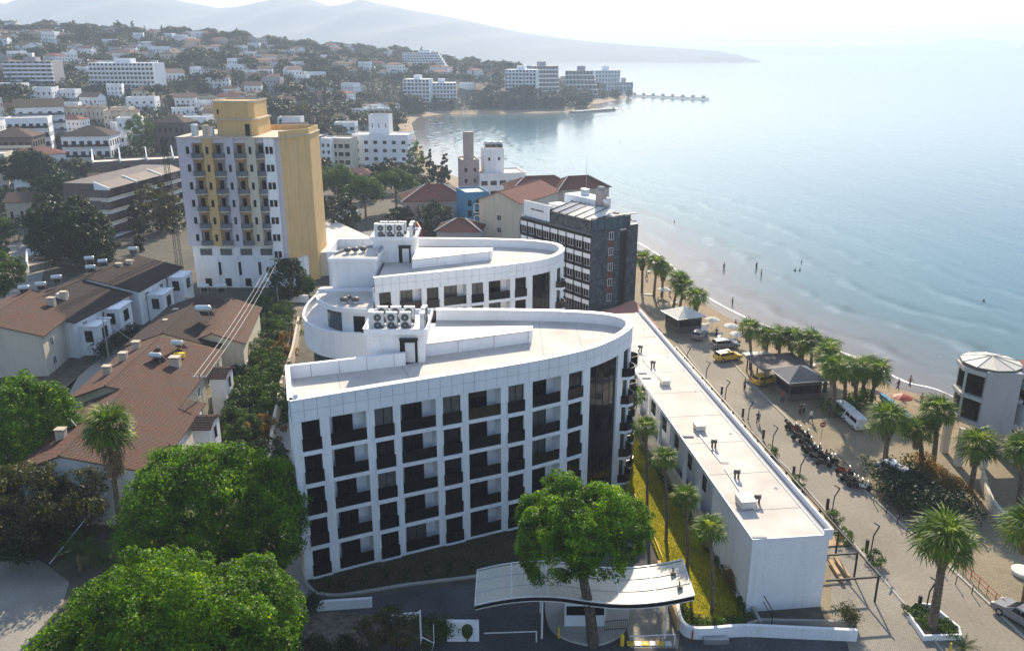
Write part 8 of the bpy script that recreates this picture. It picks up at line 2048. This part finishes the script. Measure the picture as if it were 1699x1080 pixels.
# court in front of it with a curving pale wall and green banner
sheet('court', [(1570, 800), (1690, 690), (1760, 700), (1760, 860), (1690, 900), (1630, 850)], .02, M['pave'], label='shaded court below the glass cornered building')
cwall = smooth_path([G2(*q) for q in [(1628, 800), (1638, 838), (1660, 870), (1690, 892), (1730, 910)]], 4)
mb = MB(); mb.strip(cwall, .3, 0, 1.5); cwt = single('court_wall', mb, M['cream'], 'pale curving court wall at the right edge', 'wall')
g = G(1690, 900); mb = MB(); mb.hexa([(g.x - .8, g.y - .4, .2), (g.x + 1.2, g.y - 1.0, .2), (g.x + 1.2, g.y - .95, .2), (g.x - .8, g.y - .35, .2), (g.x - .8, g.y - .4, 1.4), (g.x + 1.2, g.y - 1.0, 1.4), (g.x + 1.2, g.y - .95, 1.4), (g.x - .8, g.y - .35, 1.4)]); single('banner', mb, M['green'], 'bright green banner on the court wall at the right edge', 'banner')
# ring planter
g = G(1697, 952); mb = MB(); mb.lathe([(.9, 0), (1.0, .1), (1.0, .4), (.8, .45)], tuple(g), 16); single('ring_planter', mb, M['canvas'], 'round pale planter ring at the foot of the right edge palm', 'planter')
# ------------------------------------------------------------------ poles and wires
def pole(px, py, h, label, lean=0, m='concrete', arm=True):
    g = G(px, py); t = thing('utility_pole', label, 'utility pole', tuple(g)); part('shaft', MB().tube([(0, 0, 0), (lean, 0, h)], .13, 7, .08), M[m], t, world=False)
    if arm: mb = MB(); mb.box(lean - .9, lean + .9, -.06, .06, h - .5, h - .38); part('crossarm', mb, M[m], t, world=False)
    return Vector((g.x + lean, g.y, h - .4))
pA = pole(184, 615, 8.5, 'thin grey utility pole between the two terrace rows'); pB = pole(462, 505, 9.0, 'utility pole below the yellow tower beside the bank'); pC = pole(345, 735, 9.0, 'utility pole hidden by the big stone pine')
pD = Vector((*G2(85, 935), 3)); 
def wire(a, b, label, sag=.8, r=.022):
    a = Vector(a); b = Vector(b); pts = [a + (b - a) * (i / 12) - Vector((0, 0, sag * 4 * (i / 12) * (1 - i / 12))) for i in range(13)]
    single('wire', MB().tube([tuple(p) for p in pts], r, 4), M['steel'], label, 'cable')
for i, dx in enumerate((-.7, 0, .7)): wire(pB + Vector((dx, 0, 0)), pC + Vector((dx, 0, 0)), '%s of three pale cables sagging above the bank beside the hotel' % ['left', 'middle', 'right'][i])
wire(pC, pA, 'thin cable from the stone pine to the terrace row pole')
# leaning steel pole and stays at the lower left
g0_ = G(82, 935); single('leaning_pole', MB().tube([tuple(g0_), (g0_.x + 4.3, g0_.y + 3.8, 5.2)], .06, 6), M['steel'], 'leaning pale steel pole crossing the date palm', 'pole')
t = thing('pole_frame', 'white steel pole with side strut at the bottom edge', 'pole', tuple(G(700, 1095))); part('shaft', MB().tube([(0, 0, 0), (0, 0, 4.6)], .07, 6), M['acwhite'], t, world=False); part('strut', MB().tube([(.0, 0, 2.2), (1.0, -.1, 1.7)], .04, 5), M['acwhite'], t, world=False); part('strut', MB().tube([(1.0, -.1, 3.4), (1.0, -.1, 1.7), (.6, -.3, .2)], .035, 5), M['acwhite'], t, world=False)

# ------------------------------------------------------------------ labels that place each of many look-alikes
def nth(k):
    return ORD[k] if k < 20 else '%d%s' % (k + 1, 'th' if 10 < (k + 1) % 100 < 14 else {1: 'st', 2: 'nd', 3: 'rd'}.get((k + 1) % 10, 'th'))
bylab = {}
for o in COL.objects:
    if o.parent is None and 'category' in o and 'group' in o: bylab.setdefault(o['label'], []).append(o)
for lab, L_ in bylab.items():
    if len(L_) > 1:
        L_.sort(key=lambda o: pxof(o.location.x, o.location.y, o.location.z)[0])
        for k, o in enumerate(L_): o['label'] = '%s, %s from the left' % (lab, nth(k))
